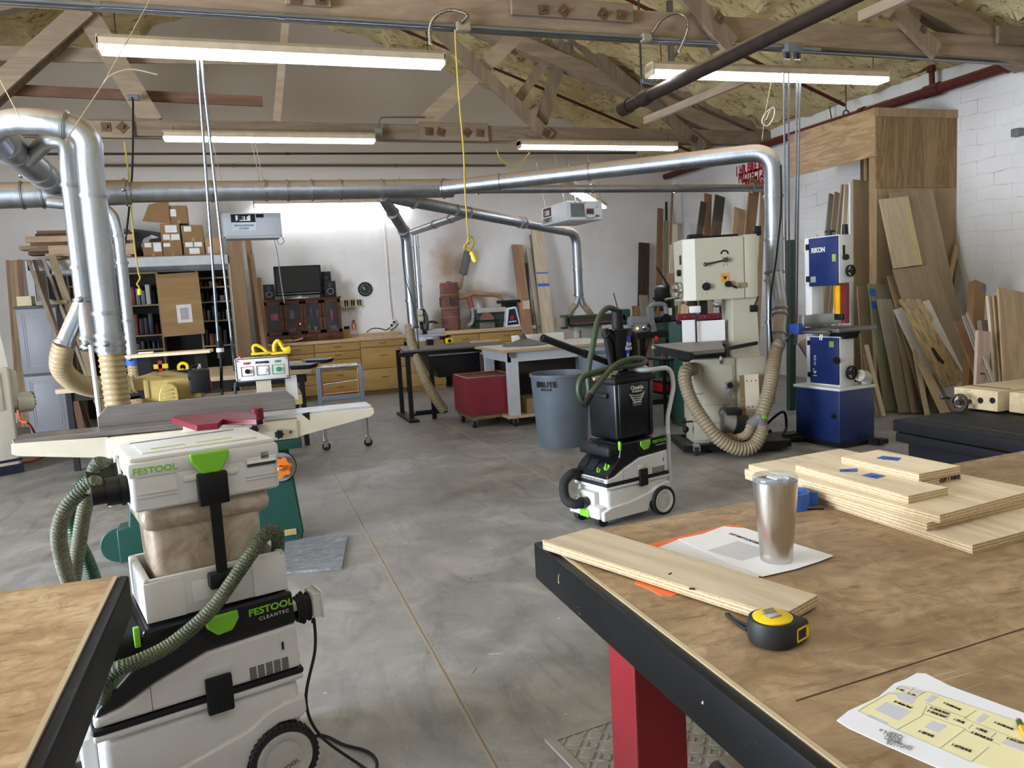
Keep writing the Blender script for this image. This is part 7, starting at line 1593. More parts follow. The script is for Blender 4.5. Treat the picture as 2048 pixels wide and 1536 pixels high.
# mortiser / drill press behind
FM = Frame((0, 9.2, 0), 0)
DP_ = thing('drill_press', 'dark drill press with long black lever behind the tan bandsaw', 'drill press', (0, 9.2, 0))
pb(MB(), FM, 1322, 575, 1343, 602, .0, .2, .03).build('motor', BLACK, DP_); pb(MB(), FM, 1322, 570, 1338, 576, .02, .16, .01).build('motor_cap', CHROME, DP_); pb(MB(), FM, 1327, 602, 1341, 622, .03, .12, .01).build('head', BLACK, DP_)
pb(MB(), FM, 1341, 590, 1350, 640, .08, .1).build('column', MGR, DP_); pp(MB(), FM, [(1349, 588), (1356, 582), (1363, 590), (1361, 606), (1352, 612)], .05, .06).build('gear_case', IVM, DP_)
MB().cyl(FM.y(1313, 534, .0), FM.y(1356, 601, .0), .012, n=8).build('lever', BLACK, DP_)
pb(MB(), FM, 1318, 640, 1362, 648, .0, .3).build('table', BLKMET, DP_); pb(MB(), FM, 1330, 648, 1358, 720, .02, .3).build('cabinet', MGR, DP_); x0, x1 = FM.y(1330, 700, 0).x, FM.y(1358, 700, 0).x; MB().box((x0-.1, 0, 0), (x1+.1, .4, FM.y(1340, 718, 0).z)).build('base', MGR, DP_)
pb(MB(), FM, 1336, 616, 1344, 630, -.02, .04).build('tag', WHITE, DP_); MB().tube(loc_y(FM, [(1306, 596), (1312, 600), (1313, 610), (1309, 622)], .0), .014, 6, sub=3).build('hold_down', BLACK, DP_)
# red clamp jaws and chrome vise seen through the bandsaw
FV = Frame((0, 7.4, 0), -.15)
CV = thing('clamp_rack', 'red steel clamp bar seen through the tan bandsaw throat', 'clamp', (0, 7.4, 0), -.15)
pb(MB(), FV, 1356, 627, 1392, 640, .0, .06, .004).build('jaw_bar', plain('clamp_red', '74202a', .4), CV); pb(MB(), FV, 1396, 627, 1442, 640, .0, .06, .004).build('jaw_bar', plain('clamp_red', '74202a', .4), CV)
pb(MB(), FV, 1360, 640, 1442, 646, .0, .1).build('bed', BLACK, CV); x0, x1 = FV.y(1365, 700, 0).x, FV.y(1440, 700, 0).x; MB().box((x0, .02, 0), (x1, .35, FV.y(1400, 645, 0).z)).build('stand', MGR, CV)
for px in (1370, 1386, 1410, 1436): p = FV.y(px, 634, -.006); MB().cyl((p.x, -.008, p.z), (p.x, 0, p.z), .010, n=8).build('bolt', CHROME, CV)
pb(MB(), FV, 1430, 605, 1463, 614, .05, .06, .01).build('chrome_arm', CHROME, CV); pb(MB(), FV, 1443, 612, 1450, 640, .07, .05).build('post', BLACK, CV)
# tool shelf left of the bandsaw
FT2 = Frame((0, 7.0, 0), 0)
TS = thing('tool_stand', 'black open tool stand with shelf left of the tan bandsaw base', 'stand', (0, 7.0, 0)); x0, x1 = FT2.y(1330, 740, 0).x, FT2.y(1378, 740, 0).x
for py in (717, 762, 785): z = FT2.y(1350, py, 0).z; MB().box((x0, 0, z-.02), (x1, .4, z)).build('shelf', BLKMET, TS)
zt3 = FT2.y(1350, 717, 0).z
for x in (x0, x1): MB().box((x-.015, 0, 0), (x+.015, .03, zt3)).box((x-.015, .37, 0), (x+.015, .4, zt3)).build('frame', BLKMET, TS)
for i in range(6):
    o = MB().cyl((0, 0, 0), (0, 0, .05+.02*(i % 3)), .012, n=8).build('router_bit', clut[(6, 0, 2)[i % 3]]); o.location = (x0+.04+i*(x1-x0-.08)/5, 7.1, zt3+.001); tag(o, 'small cutter standing on the black tool stand beside the bandsaw', 'cutter', 'cutters on the tool stand')
z = FT2.y(1350, 762, 0).z; o = MB().rbox((-.12, 0, 0), (.12, .2, .10), .02).build('red_case', plain('red_plastic', 'b01f24')); o.location = ((x0+x1)/2-.03, 7.08, FT2.y(1350, 785, 0).z+.001); tag(o, 'red case on the lower shelf of the black tool stand', 'case')
# ================================================================ tan bandsaw
RL = math.radians(-19); OL = Vector((3.596, 5.732, 0)); FL = Frame(OL, RL); TAN = plain('bandsaw_tan', 'aaa592', .45, var=.04)
LS = thing('bandsaw', 'large tan bandsaw with white fence and ribbed hoses', 'bandsaw', OL, RL)
q_ = lambda px, py, d=0.0: FL.y(px, py, d)
z0, z1 = 1.305, 1.83
MB().prism([(-.05, .06, z0), (.045, 0, z0), (.46, 0, z0), (.46, .40, z0), (-.05, .40, z0)], (0, 0, z1-z0)).build('upper_wheel_housing', TAN, LS, bevel=.006)
MB().rbox((.462, .004, z0), (.575, .40, z1+.01), .008).build('column_head', TAN, LS)
MB().prism([(.36, .05, .74), (.60, .05, .74), (.575, .05, z0+.02), (.36, .05, z0+.02)], (0, .33, 0)).build('column', TAN, LS, bevel=.006)
MB().rbox((.0, .0, .09), (.36, .40, .80), .008).rbox((.36, .02, .06), (.63, .40, .80), .008).build('lower_wheel_housing', TAN, LS)
MB().rbox((.08, -.008, .10), (.34, .002, .74), .004).build('lower_door', TAN, LS)
MB().rbox((.0, -.006, .50), (.36, .0, .512), .002).box((.10, -.012, .40), (.34, -.006, .405)).box((.10, -.012, .24), (.34, -.006, .245)).build('door_joint', plain('joint_dark_paint', '8a8571', .5), LS)  # door joints drawn in a darker tan
MB().box((0, .02, .06), (.36, .38, .10)).build('plinth', TAN, LS)
# table, fence, blade, guides
zt4 = .945
tq = [FL.z(px, py, zt4) for px, py in ((1308, 689), (1380, 703), (1449, 697), (1441, 681), (1362, 684))]
MB().slab([(p.x, p.y) for p in tq], zt4-.03, zt4).build('table', metal('dark_cast_table', '8b8a86', .45, dust=.2), LS, bevel=.003)
MB().beam(tq[0]+Vector((0, -.02, -.035)), tq[1]+Vector((0, -.02, -.035)), .02, .06).beam(tq[1]+Vector((0, -.01, -.03)), Vector((.56, .02, zt4-.03)), .02, .03).build('fence_rail', BLKMET, LS)
MB().cyl((tq[0].x-.02, tq[0].y, zt4-.03), (tq[0].x+.02, tq[0].y-.01, zt4-.03), .025, n=12).build('rail_knob', CHROME, LS)
MB().rbox((-.06, .10, zt4-.17), (.32, .34, zt4-.03), .01).build('trunnion', BLACK, LS)
hc = [q_(1381, 722, .05)]
MB().box((q_(1364, 640, .16).x, .15, zt4), (q_(1391, 640, .16).x, .17, q_(1380, 640, .16).z)).box((q_(1394, 640, .16).x, .15, zt4), (q_(1449, 640, .16).x, .17, q_(1420, 641, .16).z)).build('white_fence', plain('white_acrylic_fence', 'dcdcda', .4, var=.03), LS)
p = q_(1391, 620, .12); MB().box((p.x-.008, .12, zt4-.02), (p.x+.008, .122, z0)).build('saw_blade', DARKSTEEL, LS)
MB().rbox((p.x-.05, .09, 1.20), (p.x+.04, .15, 1.26), .006).build('blade_guide', WHITE, LS); MB().box((p.x-.01, .12, 1.25), (p.x+.02, .15, z0)).box((p.x+.04, .1, 1.18), (p.x+.10, .16, z0)).build('guide_post', BLACK, LS)
# face details
def disc(px, py, r, h, m, name, d=0.0, n=20):
    c = q_(px, py, d); return MB().cyl((c.x, d-h, c.z), (c.x, d, c.z), r, n=n).build(name, m, LS)
a, b2 = q_(1450, 520), q_(1409, 529); MB().cyl((a.x, -.02, a.z), (b2.x, -.03, b2.z), .007, n=8).cyl((a.x, -.035, a.z), (a.x, 0, a.z), .02, n=14).sphere((b2.x, -.03, b2.z), .018, 10).build('tension_lever', DARKSTEEL, LS)
c = q_(1449, 508); ar = MB(); n = 14; vs = []
for rr in (.022, .036):
    for i in range(n+1): t_ = PI*i/n; vs.append((c.x+rr*math.cos(t_), -.002, c.z+rr*math.sin(t_)))
ar.add(vs, [(i, i+1, n+2+i, n+1+i) for i in range(n)]).build('arc_scale', BLACK, LS)
c = q_(1412, 573); disc(1412, 573, .034, .012, BLACK, 'knob_flange'); starknob((c.x, -.012, c.z), .03, 'lower_knob', LS)
c = q_(1455, 568); disc(1455, 568, .026, .04, BLACK, 'tracking_knob'); b2 = q_(1472, 576); MB().cyl((c.x, -.03, c.z), (b2.x, -.03, b2.z), .009, n=8).build('lock_lever', BLACK, LS)
c = q_(1450, 555); MB().box((c.x-.035, -.003, c.z-.038), (c.x+.035, -.0005, c.z+.038)).build('orange_sticker', plain('orange_sticker', 'c98a34', .6, var=.1), LS)
fx_ = MB(); fx_.prism([(c.x-.02, -.004, c.z+.02), (c.x-.012, -.004, c.z), (c.x, -.004, c.z-.022), (c.x+.012, -.004, c.z), (c.x+.02, -.004, c.z+.02), (c.x+.006, -.004, c.z+.008), (c.x-.006, -.004, c.z+.008)], (0, .0006, 0)).build('dark_emblem', BLACK, LS)
c = q_(1485, 570); MB().box((c.x-.035, -.003, c.z-.022), (c.x+.035, -.0005, c.z+.022)).build('maker_plate', plain('brass_plate', '8d8462', .4, .5), LS)
for px, py in ((1400, 563), (1412, 561), (1402, 588), (1412, 587), (1445, 515), (1453, 514), (1446, 531), (1453, 529)): disc(px, py, .006, .006, CHROME, 'bolt', n=8)
# left chamfer: handwheel, knob, window
MB().box((-.045, .10, 1.62), (-.052, .17, 1.70)).build('inspection_window', BLACK, LS)
MB().cyl((-.08, .14, 1.55), (-.05, .14, 1.55), .028, n=16).build('door_latch', BLACK, LS)
hwc = Vector((-.10, .12, 1.40)); hw = MB().ring(hwc, (1, .4, 0), .055, .075, .03, 28).cyl(hwc, hwc+Vector((.06, .02, 0)), .02, n=10).cyl(hwc+Vector((-.01, -.02, -.06)), hwc+Vector((-.11, -.07, -.07)), .012, n=8).build('hand_wheel', CHROME, LS)
MB().rbox((.02, .02, z1+.002), (.42, .2, z1+.02), .005).box((.0, .0, z1+.01), (.12, .08, z1+.035)).build('top_clutter', BLACK, LS)
MB().rbox((.575, .06, z1+.0), (.63, .12, z1+.08), .005).build('column_bracket', BLACK, LS)
c = q_(1507, 612, -.0); MB().rbox((c.x-.035, -.03, c.z-.05), (c.x+.03, .0, c.z+.01), .006).tube([(c.x, -.02, c.z), (c.x+.02, -.03, c.z+.05), (c.x+.03, -.03, c.z+.08)], .008, 6).build('tool_hook', BLACK, LS)
c = q_(1440, 712); MB().rbox((c.x-.012, -.02, c.z-.07), (c.x+.012, -.005, c.z), .004).build('table_lock', CHROME, LS)
# lower details: flange and cord, motor, leaning boards
c = q_(1458, 770, -.01); sf = starknob((c.x, -.012, c.z), .045, 'brush_flange', LS, STEEL, 5); MB().cyl((c.x, -.05, c.z), (c.x, -.01, c.z), .026, n=16).build('flange_hub', BLACK, LS)
MB().tube([(c.x, -.04, c.z-.03), (c.x-.04, -.05, c.z-.10), (c.x-.02, -.05, c.z-.14), (c.x-.06, -.05, c.z-.18), (c.x-.10, -.05, c.z-.22), (c.x-.09, -.06, c.z-.28)], .010, 8, sub=5).build('motor_lead', plain('grey_lead', '6f746c', .6), LS)
mo_ = MB().cyl(q_(1445, 843, -.20), q_(1470, 847, -.20), .085, n=24).build('motor', plain('motor_grey', '77746b', .5, dust=.2), LS); a, b2 = q_(1468, 847, -.22), q_(1490, 851, -.22); MB().cyl(a, b2, .10, .09, n=24).build('motor_fan_cover', BLACK, LS); MB().rbox((a.x-.07, a.y-.05, a.z+.08), (a.x+.06, a.y+.06, a.z+.13), .01).build('terminal_box', BLACK, LS)
# mobile base
MBs = MB(); MBs.box((-.12, -.10, .02), (.80, -.02, .075)).box((-.12, -.02, .02), (-.04, .45, .075)).box((-.04, .40, .02), (.80, .45, .075)).box((-.04, -.02, .02), (.8, .40, .055)); MBs.box((.1, -.22, .03), (.72, -.10, .10)).build('mobile_base', BLKMET, LS)
for x, y in ((-.03, -.16), (.75, .42)): caster(LS, x, y, .04)
pa = MB().cyl((-.08, .0, .10), (-.08, .0, .30), .006, n=8).sphere((-.08, 0, .20), .03, 10).cyl((-.12, -.02, .27), (-.02, -.02, .27), .008, n=8).build('lift_lever', BLACK, LS)
for i, (l, t, r, b2, m, lab) in enumerate(((1479, 750, 1488, 828, wood('brown_board', '6d5434', '8a6c46', 'z'), 'narrow brown board leaning on the tan bandsaw base'), (1487, 748, 1516, 832, plain('pale_drilled_panel', 'c9bca5', .6), 'pale drilled panel leaning on the tan bandsaw base'))):
    x0, x1, z1_, = q_(l, 790, -.05).x, q_(r, 790, -.05).x, q_((l+r)/2, t, -.05).z; o = MB().box((x0, -.02, 0), (x1, .0, z1_-.10))
    if i: 
        pass
    ob = o.build('board', m); ob.location = FL.world((0, -.105, .101)); ob.rotation_euler = (-.10, 0, RL); tag(ob, lab, 'board')
    if i:
        hl = MB()
        for a_ in (.2, .5, .8):
            for h_ in (.08, .5, .9): hl.cyl((x0+(x1-x0)*a_, -.0215, (z1_-.1)*h_), (x0+(x1-x0)*a_, -.0195, (z1_-.1)*h_), .006, n=8)
        hl.build('drilled_holes', plain('hole_dark', '2b2117', .9), ob)
# ribbed hoses on the bandsaw
def fh(label, pts, r, m=TANH, rib=.007, pitch=.028, ends=()):
    o = thing('flex_hose', label, 'hose', pts[0]); b0 = Vector(pts[0]); MB().tube([Vector(p)-b0 for p in pts], r, 18, sub=8, rib=rib, pitch=pitch).build('hose_body', m, o)
    for p in ends: p = Vector(p)-b0; MB().sphere(p, r*1.05, 14).build('hose_cuff', plain('grey_cuff', '6d6c68', .5), o)
    return o
Q = lambda px, py, d: FL.world(FL.y(px, py, d))
fh('thick tan ribbed hose looping from the left side of the bandsaw to the floor', [Q(1385, 738, -.02), Q(1372, 742, -.10), Q(1370, 762, -.16), Q(1382, 800, -.24), Q(1410, 845, -.33), Q(1440, 880, -.36), Q(1475, 897, -.36), Q(1505, 893, -.34), Q(1522, 868, -.32), Q(1523, 850, -.30)], .052)
fh('short tan ribbed hose curving from the Y fitting to the bandsaw motor side', [Q(1503, 848, -.30), Q(1492, 868, -.28), Q(1470, 875, -.24), Q(1448, 872, -.18), Q(1425, 868, -.10)], .045)
fh('tan ribbed hose running from the fat duct leg down to the Y fitting', [Q(1557, 690, .10), Q(1551, 705, .08), Q(1545, 740, -.05), Q(1538, 780, -.18), Q(1528, 815, -.27), Q(1520, 838, -.30)], .052, ends=(Q(1558, 690, .10),))
o = thing('hose_fitting', 'grey plastic Y fitting joining three ribbed hoses by the bandsaw', 'fitting', Q(1519, 836, -.30)); b0 = o.location; GF = plain('grey_fitting', '6f6d68', .5)
MB().cyl((0, 0, 0), Q(1523, 858, -.30)-b0, .054, .056, 18).cyl((0, 0, 0), Q(1500, 852, -.30)-b0, .05, .05, 18).sphere((0, 0, 0), .055, 14).build('fitting_body', GF, o); MB().box((-.01, -.065, .0), (.02, -.05, .03)).build('green_clip', LIME, o)
# dark base plate with leads to the right of the hoses
o = thing('power_strip', 'black base plate with tangled cords between the two bandsaws', 'power strip', atz(1560, 880, 0), -.3); MB().rbox((-.25, -.15, 0), (.25, .15, .05), .01).build('plate', BLACK, o); MB().tube([(-.2, 0, .06), (-.1, .1, .12), (.05, .05, .25), (.1, .1, .1), (.0, -.1, .06), (.2, -.05, .06)], .012, 8, sub=6).build('cord', BLACK, o); MB().box((.2, -.1, .05), (.25, -.05, .12)).build('red_plug', plain('red_plastic', 'b01f24'), o)
tag(MB().tube([aty(p_, q2_, 5.8) for p_, q2_ in ((1562, 330), (1562, 420), (1552, 520), (1543, 580), (1540, 640), (1545, 690))], .008, 6, sub=5).build('hanging_cable', BLACK), 'black cord hanging along the duct beside the tan bandsaw', 'cable')
# ================================================================ blue bandsaw
RR = math.radians(-85.4); OR_ = Vector((4.64, 5.16, 0)); FR2 = Frame(OR_, RR); BLU = plain('bandsaw_blue', '14275a', .35, var=.08); BWH = plain('bandsaw_white', 'cfcfc9', .38, var=.04)
RS_ = thing('bandsaw', 'blue and white bandsaw with yellow blade guard', 'bandsaw', OR_, RR)
Y_ = lambda px, py, d=0.0: FR2.y(px, py, d)
X_ = lambda px, py, d=0.0: FR2.x(px, py, d)
MB().rbox((-.50, 0, .04), (0, .40, .485), .006).build('stand', BLU, RS_); MB().box((-.53, -.02, .01), (.02, .42, .045)).build('mobile_base', BLKMET, RS_)
MB().box((-.02, .30, .01), (.12, .40, .05)).box((.08, .32, .02), (.16, .38, .06)).build('foot_pedal', BLACK, RS_); MB().cyl((-.06, -.012, .27), (-.06, 0, .27), .022, n=16).build('stand_knob', BLACK, RS_)
MB().rbox((-.52, -.01, .485), (.01, .41, .51), .006).build('base_tray', BWH, RS_)
# lower wheel box
lx0, lx1 = -.43, -.05
MB().rbox((lx0, .06, .51), (lx1, .22, .94), .008).build('lower_frame', BWH, RS_)
p0, p1_ = Y_(1612, 676, .05), Y_(1684, 771, .05)
MB().rbox((lx0+.06, .045, .53), (lx1-.005, .065, .93), .004).build('lower_door', BLU, RS_)
t_ = text('14"', .06, BWH, RS_, planeM((lx0+.12, .044, .58), (0, 0, 1), (-1, 0, 0)), name='model_lettering', align='LEFT'); text('10-326', .034, BWH, RS_, planeM((lx0+.12, .044, .68), (0, 0, 1), (-1, 0, 0)), name='model_lettering', align='LEFT')
for z in (.60, .88): MB().box((lx0+.035, .04, z-.02), (lx0+.065, .06, z+.02)).build('hinge', BLACK, RS_)
MB().cyl((lx1-.015, .03, .74), (lx1-.015, .05, .74), .03, n=16).build('door_knob', BLACK, RS_)
def wheel(c, ax, r):
    w = MB().ring(c, ax, r*.78, r, .018, 28); u, v = basis(Vector(ax)); c = Vector(c)
    for k in range(3): a_ = 2*PI*k/3; w.beam(c, c+(u*math.cos(a_)+v*math.sin(a_))*r*.85, .014, .01)
    w.cyl(c-Vector(ax)*.012, c+Vector(ax)*.012, r*.28, n=12); w.cyl(c+u*r*.85, c+u*r*.85+Vector(ax)*.06, r*.18, n=8); return w.build('hand_wheel', BLACK, RS_)
wheel((lx1+.03, .16, .63), (1, 0, 0), .06); MB().cyl((lx1, .16, .63), (lx1+.03, .16, .63), .014, n=8).build('wheel_shaft', DARKSTEEL, RS_)
MB().box((lx1-.10, .044, .90-.05), (lx1-.05, .0455, .90)).build('yellow_green_label', plain('lime_label', '8a9a4a', .5), RS_)
# spine and head
MB().rbox((lx0, .06, .93), (lx0+.075, .20, 1.40), .006).build('spine', BWH, RS_)
hz0, hz1 = 1.385, 1.79
MB().rbox((lx0-.005, .06, hz0), (lx1+.0, .22, hz1), .008).build('upper_frame', BWH, RS_)
MB().rbox((lx0+.06, .045, hz0-.015), (lx1-.005, .065, hz1-.01), .004).build('upper_door', BLU, RS_)
text('RIKON', .058, BWH, RS_, planeM(((lx0+lx1)/2-.02, .043, hz1-.115), (1, 0, 0), (0, 0, 1)), bold=.002, name='brand_lettering', sx=.85)
for z in (hz0+.05, hz1-.08): MB().box((lx0+.03, .04, z-.025), (lx0+.065, .06, z+.025)).build('hinge', BLACK, RS_)
MB().box((lx1-.06, .0435, hz1-.22), (lx1-.02, .0452, hz1-.16)).build('yellow_green_label', plain('lime_label', '8a9a4a'), RS_); MB().box((lx0+.08, .043, hz0+.02), (lx0+.14, .0452, hz0+.07)).build('grey_label', plain('label_grey2', '8b8d88', .5), RS_)
MB().cyl((lx1, .12, hz1-.19), (lx1+.03, .12, hz1-.19), .024, n=14).build('door_knob', BLACK, RS_); MB().rbox((lx1, .10, hz1-.17), (lx1+.004, .125, hz1-.09), .002).build('slot_window', BLACK, RS_)
wheel((lx1+.035, .15, hz0+.10), (1, 0, 0), .05); MB().cyl((lx1, .15, hz0+.10), (lx1+.03, .15, hz0+.10), .012, n=8).build('wheel_shaft', DARKSTEEL, RS_)
MB().cyl((-.22, .14, hz1), (-.22, .14, hz1+.03), .012, n=8).lathe([(0, 0), (.045, 0), (.045, .012), (.03, .02), (0, .02)], 16, (-.22, .14, hz1+.03)).build('tension_knob', BLACK, RS_); MB().cyl((-.06, .14, hz1), (-.06, .14, hz1+.08), .026, .022, 14).build('black_cap', BLACK, RS_)
MB().ring((-.36, .14, hz1+.012), (0, 1, 0), .008, .012, .004, 14).build('lifting_eye', CHROME, RS_)
MB().cyl((lx0-.03, .14, hz0+.06), (lx0+.0, .14, hz0+.06), .05, n=16).build('orange_cap', plain('orange_plastic', 'e07a1e'), RS_)
# blade guard, guides, blade
MB().box((-.125, .09, 1.13), (-.075, .12, 1.385)).box((-.125, .075, 1.13), (-.12, .12, 1.385)).build('blade_guard', plain('guard_yellow', 'dba51c', .4), RS_)
MB().box((-.07, .10, 1.05), (-.02, .14, 1.385)).build('guide_post', plain('guard_dark_red', '6a1a1c', .4), RS_)
MB().rbox((-.13, .08, 1.08), (-.04, .14, 1.13), .006).build('blade_guide', BLACK, RS_); MB().box((-.101, .10, .99), (-.0995, .116, 1.14)).build('saw_blade', STEEL, RS_)
# table, trunnion, fence
zt5 = 1.02
MB().rbox((-.31, -.10, zt5-.035), (.09, .33, zt5), .003).build('table', metal('grey_cast_table', '77736f', .4), RS_); MB().prism([(-.22, .08, zt5-.035), (.03, .08, zt5-.035), (-.02, .08, zt5-.10), (-.16, .08, zt5-.10)], (0, .14, 0)).build('trunnion', BLACK, RS_)
MB().rbox((-.42, -.13, zt5+.012), (-.36, .32, zt5+.11), .003).build('fence', metal('alu_fence', 'a3a4a4', .4), RS_, loc=(.10, 0, 0)); MB().box((-.257, -.131, zt5+.05), (-.261+.002, -.13, zt5+.055)).build('slot', BLACK, RS_)
MB().cyl((-.40, -.13, zt5-.03), (.02, -.13, zt5-.03), .014, n=10).build('fence_rail', STEEL, RS_); MB().rbox((-.38, -.18, zt5-.05), (-.27, -.10, zt5+.04), .008).build('fence_carriage', plain('fence_blue', '1f3f86', .4), RS_); MB().cyl((-.34, -.17, zt5-.03), (-.38, -.22, zt5-.11), .010, n=8).build('fence_lever', BLACK, RS_)
MB().tube([(-.14, -.06, zt5-.04), (-.14, -.07, zt5-.10), (-.12, -.07, zt5-.10), (-.12, -.06, zt5-.04)], .004, 6).build('wire_bail', STEEL, RS_)
o = thing('flex_hose', 'short white ribbed hose behind the blue bandsaw', 'hose', FR2.world((lx1+.04, .24, .60))); MB().tube([(0, 0, 0), (.08, .02, -.02), (.12, .06, -.06), (.14, .1, -.11)], .045, 14, sub=5, rib=.005, pitch=.02).build('hose_body', plain('white_hose', 'bdb8ac', .5), o)
o = thing('dust_duct', 'short grey duct stub going into the left side of the blue bandsaw', 'duct', FR2.world((-.6, .2, .86))); MB().cyl((0, 0, 0), FR2.world((-.42, .16, .70))-FR2.world((-.6, .2, .86)), .05, n=18).build('duct_pipe', GALV2, o)
# ================================================================ air filter, right
FA2 = Frame(aty(1113, 450, 9.2), .08); 
A2 = thing('air_filter', 'white ceiling-hung air filter box with grille above the edge sander', 'air filter', FA2.o, .08); FWH = plain('filter_white', 'c9cac8', .4, var=.04)
qa = lambda px, py: FA2.y(px, py, 0)
x0, x1, z0, z1 = qa(1135, 440).x, qa(1205, 425).x, qa(1170, 440).z, qa(1170, 402).z
dep = 1.0
MB().rbox((x0, 0, z0), (x1, .75, z1), .008).build('housing', FWH, A2); MB().box((x0+.02, -.004, z0+.012), (x1-.01, .0, z1-.012)).build('front_panel', WHITE, A2)
w_ = x1-x0; h_ = z1-z0
MB().box((x0+w_*.10, -.008, z0+h_*.16), (x0+w_*.48, -.003, z1-h_*.12)).build('intake_grille', plain('grille_grey', '6f7775', .4, var=.5, vs=120), A2); MB().box((x0+w_*.54, -.008, z0+h_*.30), (x0+w_*.74, -.003, z0+h_*.58)).build('display', plain('dark_display', '3b3436', .3), A2); MB().box((x0+w_*.54, -.009, z0+h_*.55), (x0+w_*.74, -.004, z0+h_*.60)).build('red_strip', plain('red_plastic', 'b01f24'), A2)
for dx, dz in ((.82, .22), (.90, .22)): MB().cyl((x0+w_*dx, -.014, z0+h_*dz), (x0+w_*dx, -.003, z0+h_*dz), .012, n=10).build('button', BLACK if dx < .85 else STEEL, A2)
text('JET', .028, VGR, A2, planeM((x0+w_*.85, -.006, z0+h_*.68), (1, 0, 0), (0, 0, 1)), name='brand_lettering')
ld = MB().box((x0-.004, .45, z0+h_*.45), (x0, .68, z1-.02)).build('name_plate', BLACK, A2); MB().box((x0-.007, .50, z0+h_*.52), (x0-.004, .63, z1-.05)).build('logo_ground', WHITE, A2); text('JET', .085, plain('logo_red', '8d2a2a', .5), A2, planeM((x0-.0085, .565, z0+h_*.67), (0, -1, 0), (0, 0, 1)), name='brand_lettering', bold=.003)
MB().box((x0-.004, .43, z0+h_*.12), (x0, .70, z0+h_*.40)).build('label_plate', plain('label_grey2', '8b8d88'), A2); text('AIR FILTRATION', .026, BLACK, A2, planeM((x0-.006, .565, z0+h_*.30), (0, -1, 0), (0, 0, 1)), name='label_lettering'); text('SYSTEM', .026, BLACK, A2, planeM((x0-.006, .565, z0+h_*.20), (0, -1, 0), (0, 0, 1)), name='label_lettering')
for x, y in ((x0+.02, .65), (x0+.02, .1), (x1-.02, .1), (x1-.02, .65)): MB().tube([(x, y, z1), (x-.08, y+.05, z1+.6)], .004, 5).build('hanger_wire', WIRE, A2)
MB().tube([(x0+w_*.3, -.01, z1+.05), (x0+w_*.45, -.02, z0+h_*.4), (x0+w_*.55, -.02, z0+.02), (x0+w_*.9, -.012, z0+h_*.2)], .005, 6, sub=5).build('power_cord', plain('grey_cord', '77736c'), A2)
# coiled wires on the ducts
for px, py, r_, lab in ((1292, 323, .07, 'coil of thin wire hanging on the rising branch duct'), (1160, 395, .09, 'coil of thin wire hanging above the right air filter')):
    c = aty(px, py, 8.0 if px > 1200 else 8.8); tag(MB().tube([c+Vector((r_*math.cos(t_), .01*math.sin(3*t_), r_*math.sin(t_))) for t_ in [2*PI*i/24 for i in range(50)]], .004, 5).build('wire_coil', plain('grey_cord', '77736c')), lab, 'wire')
# ================================================================ black chest with vise bench top, right edge
CH = thing('tool_chest', 'large black wooden tool chest behind the plywood stack', 'chest', (0, 0, 0)); CHB = plain('chest_black', '131417', .6, var=.15, spec=.25)
cx0, cy1, cz = 3.69, 3.66, .55
MB().rbox((cx0+.06, cy1-1.9, .0), (cx0+1.5, cy1-.06, cz-.13), .01).build('body', CHB, CH); MB().rbox((cx0, cy1-1.96, cz-.075), (cx0+1.56, cy1, cz), .012).build('lid', CHB, CH); MB().rbox((cx0+.01, cy1-1.95, cz-.14), (cx0+1.55, cy1-.01, cz-.08), .012).build('rim_moulding', CHB, CH)
MB().lathe([(0, 0), (.022, 0), (.018, .006), (0, .006)], 16, M=Matrix.Translation((cx0+.009, 2.92, cz-.11))@Matrix.Rotation(-PI/2, 4, 'Y')).build('lock_plate', plain('brass_plate', '8d8462'), CH)
MB().box((cx0+.10, cy1-1.6, cz), (cx0+.12, cy1-.1, cz+.003)).build('lid_strip', BLACK, CH)
MAPLE = wood('maple_bench', 'b59a6c', 'd1b888', 'x', .9, .5, 4, per=False)
P = atz(1995, 824, cz+.012); XV = P.x
VB = thing('vise_bench', 'maple bench top with dog holes and iron vise wheel resting on the black chest', 'bench vise', (0, 0, 0))
zv0, zv1 = cz+.012, atx(1995, 783, XV).z; yF_ = atx(1908, 790, XV).y
MB().rbox((XV, P.y, zv0), (XV+.8, yF_, zv1), .004).build('bench_slab', MAPLE, VB)
MB().rbox((XV+.05, P.y-.5, zv0), (XV+.8, P.y-.035, zv1-.004), .004).build('vise_jaw', MAPLE, VB)
MB().box((XV+.12, P.y+.02, zv1), (XV+.14, yF_-.02, zv1+.0015)).build('slab_groove', plain('groove_brown', '4c3924', .8), VB)
for px in (1961, 1985):
    c = atx(px, 801, XV-.001); MB().ring(c, (1, 0, 0), .013, .019, .004, 20).cyl(c, c+Vector((.001, 0, 0)), .014, n=16).build('dog_hole', BLACK, VB)
IRON = plain('vise_iron', '3b3230', .45, .3, var=.2)
c = atx(1919, 805, XV-.09); rW = .056; ax_ = Vector((-1, -.1, 0)).normalized(); w = MB().ring(c, ax_, rW*.76, rW, .02, 36); u_, v_ = basis(ax_)
for k in range(3): a_ = 2*PI*k/3+.4; w.beam(c, c+(u_*math.cos(a_)+v_*math.sin(a_))*rW*.85, .018, .012, ax_)
w.cyl(c+Vector((.03, 0, 0)), c+Vector((-.02, 0, 0)), .02, n=16).build('vise_wheel', IRON, VB); MB().cyl(c, (XV+.01, c.y, c.z), .012, n=10).build('vise_screw', IRON, VB)
k0 = atx(1899, 796, XV-.10); k1 = atx(1885, 794, XV-.16); MB().cyl(k0, k1, .010, n=10).sphere(k1, .018, 12).build('crank_knob', IRON, VB)
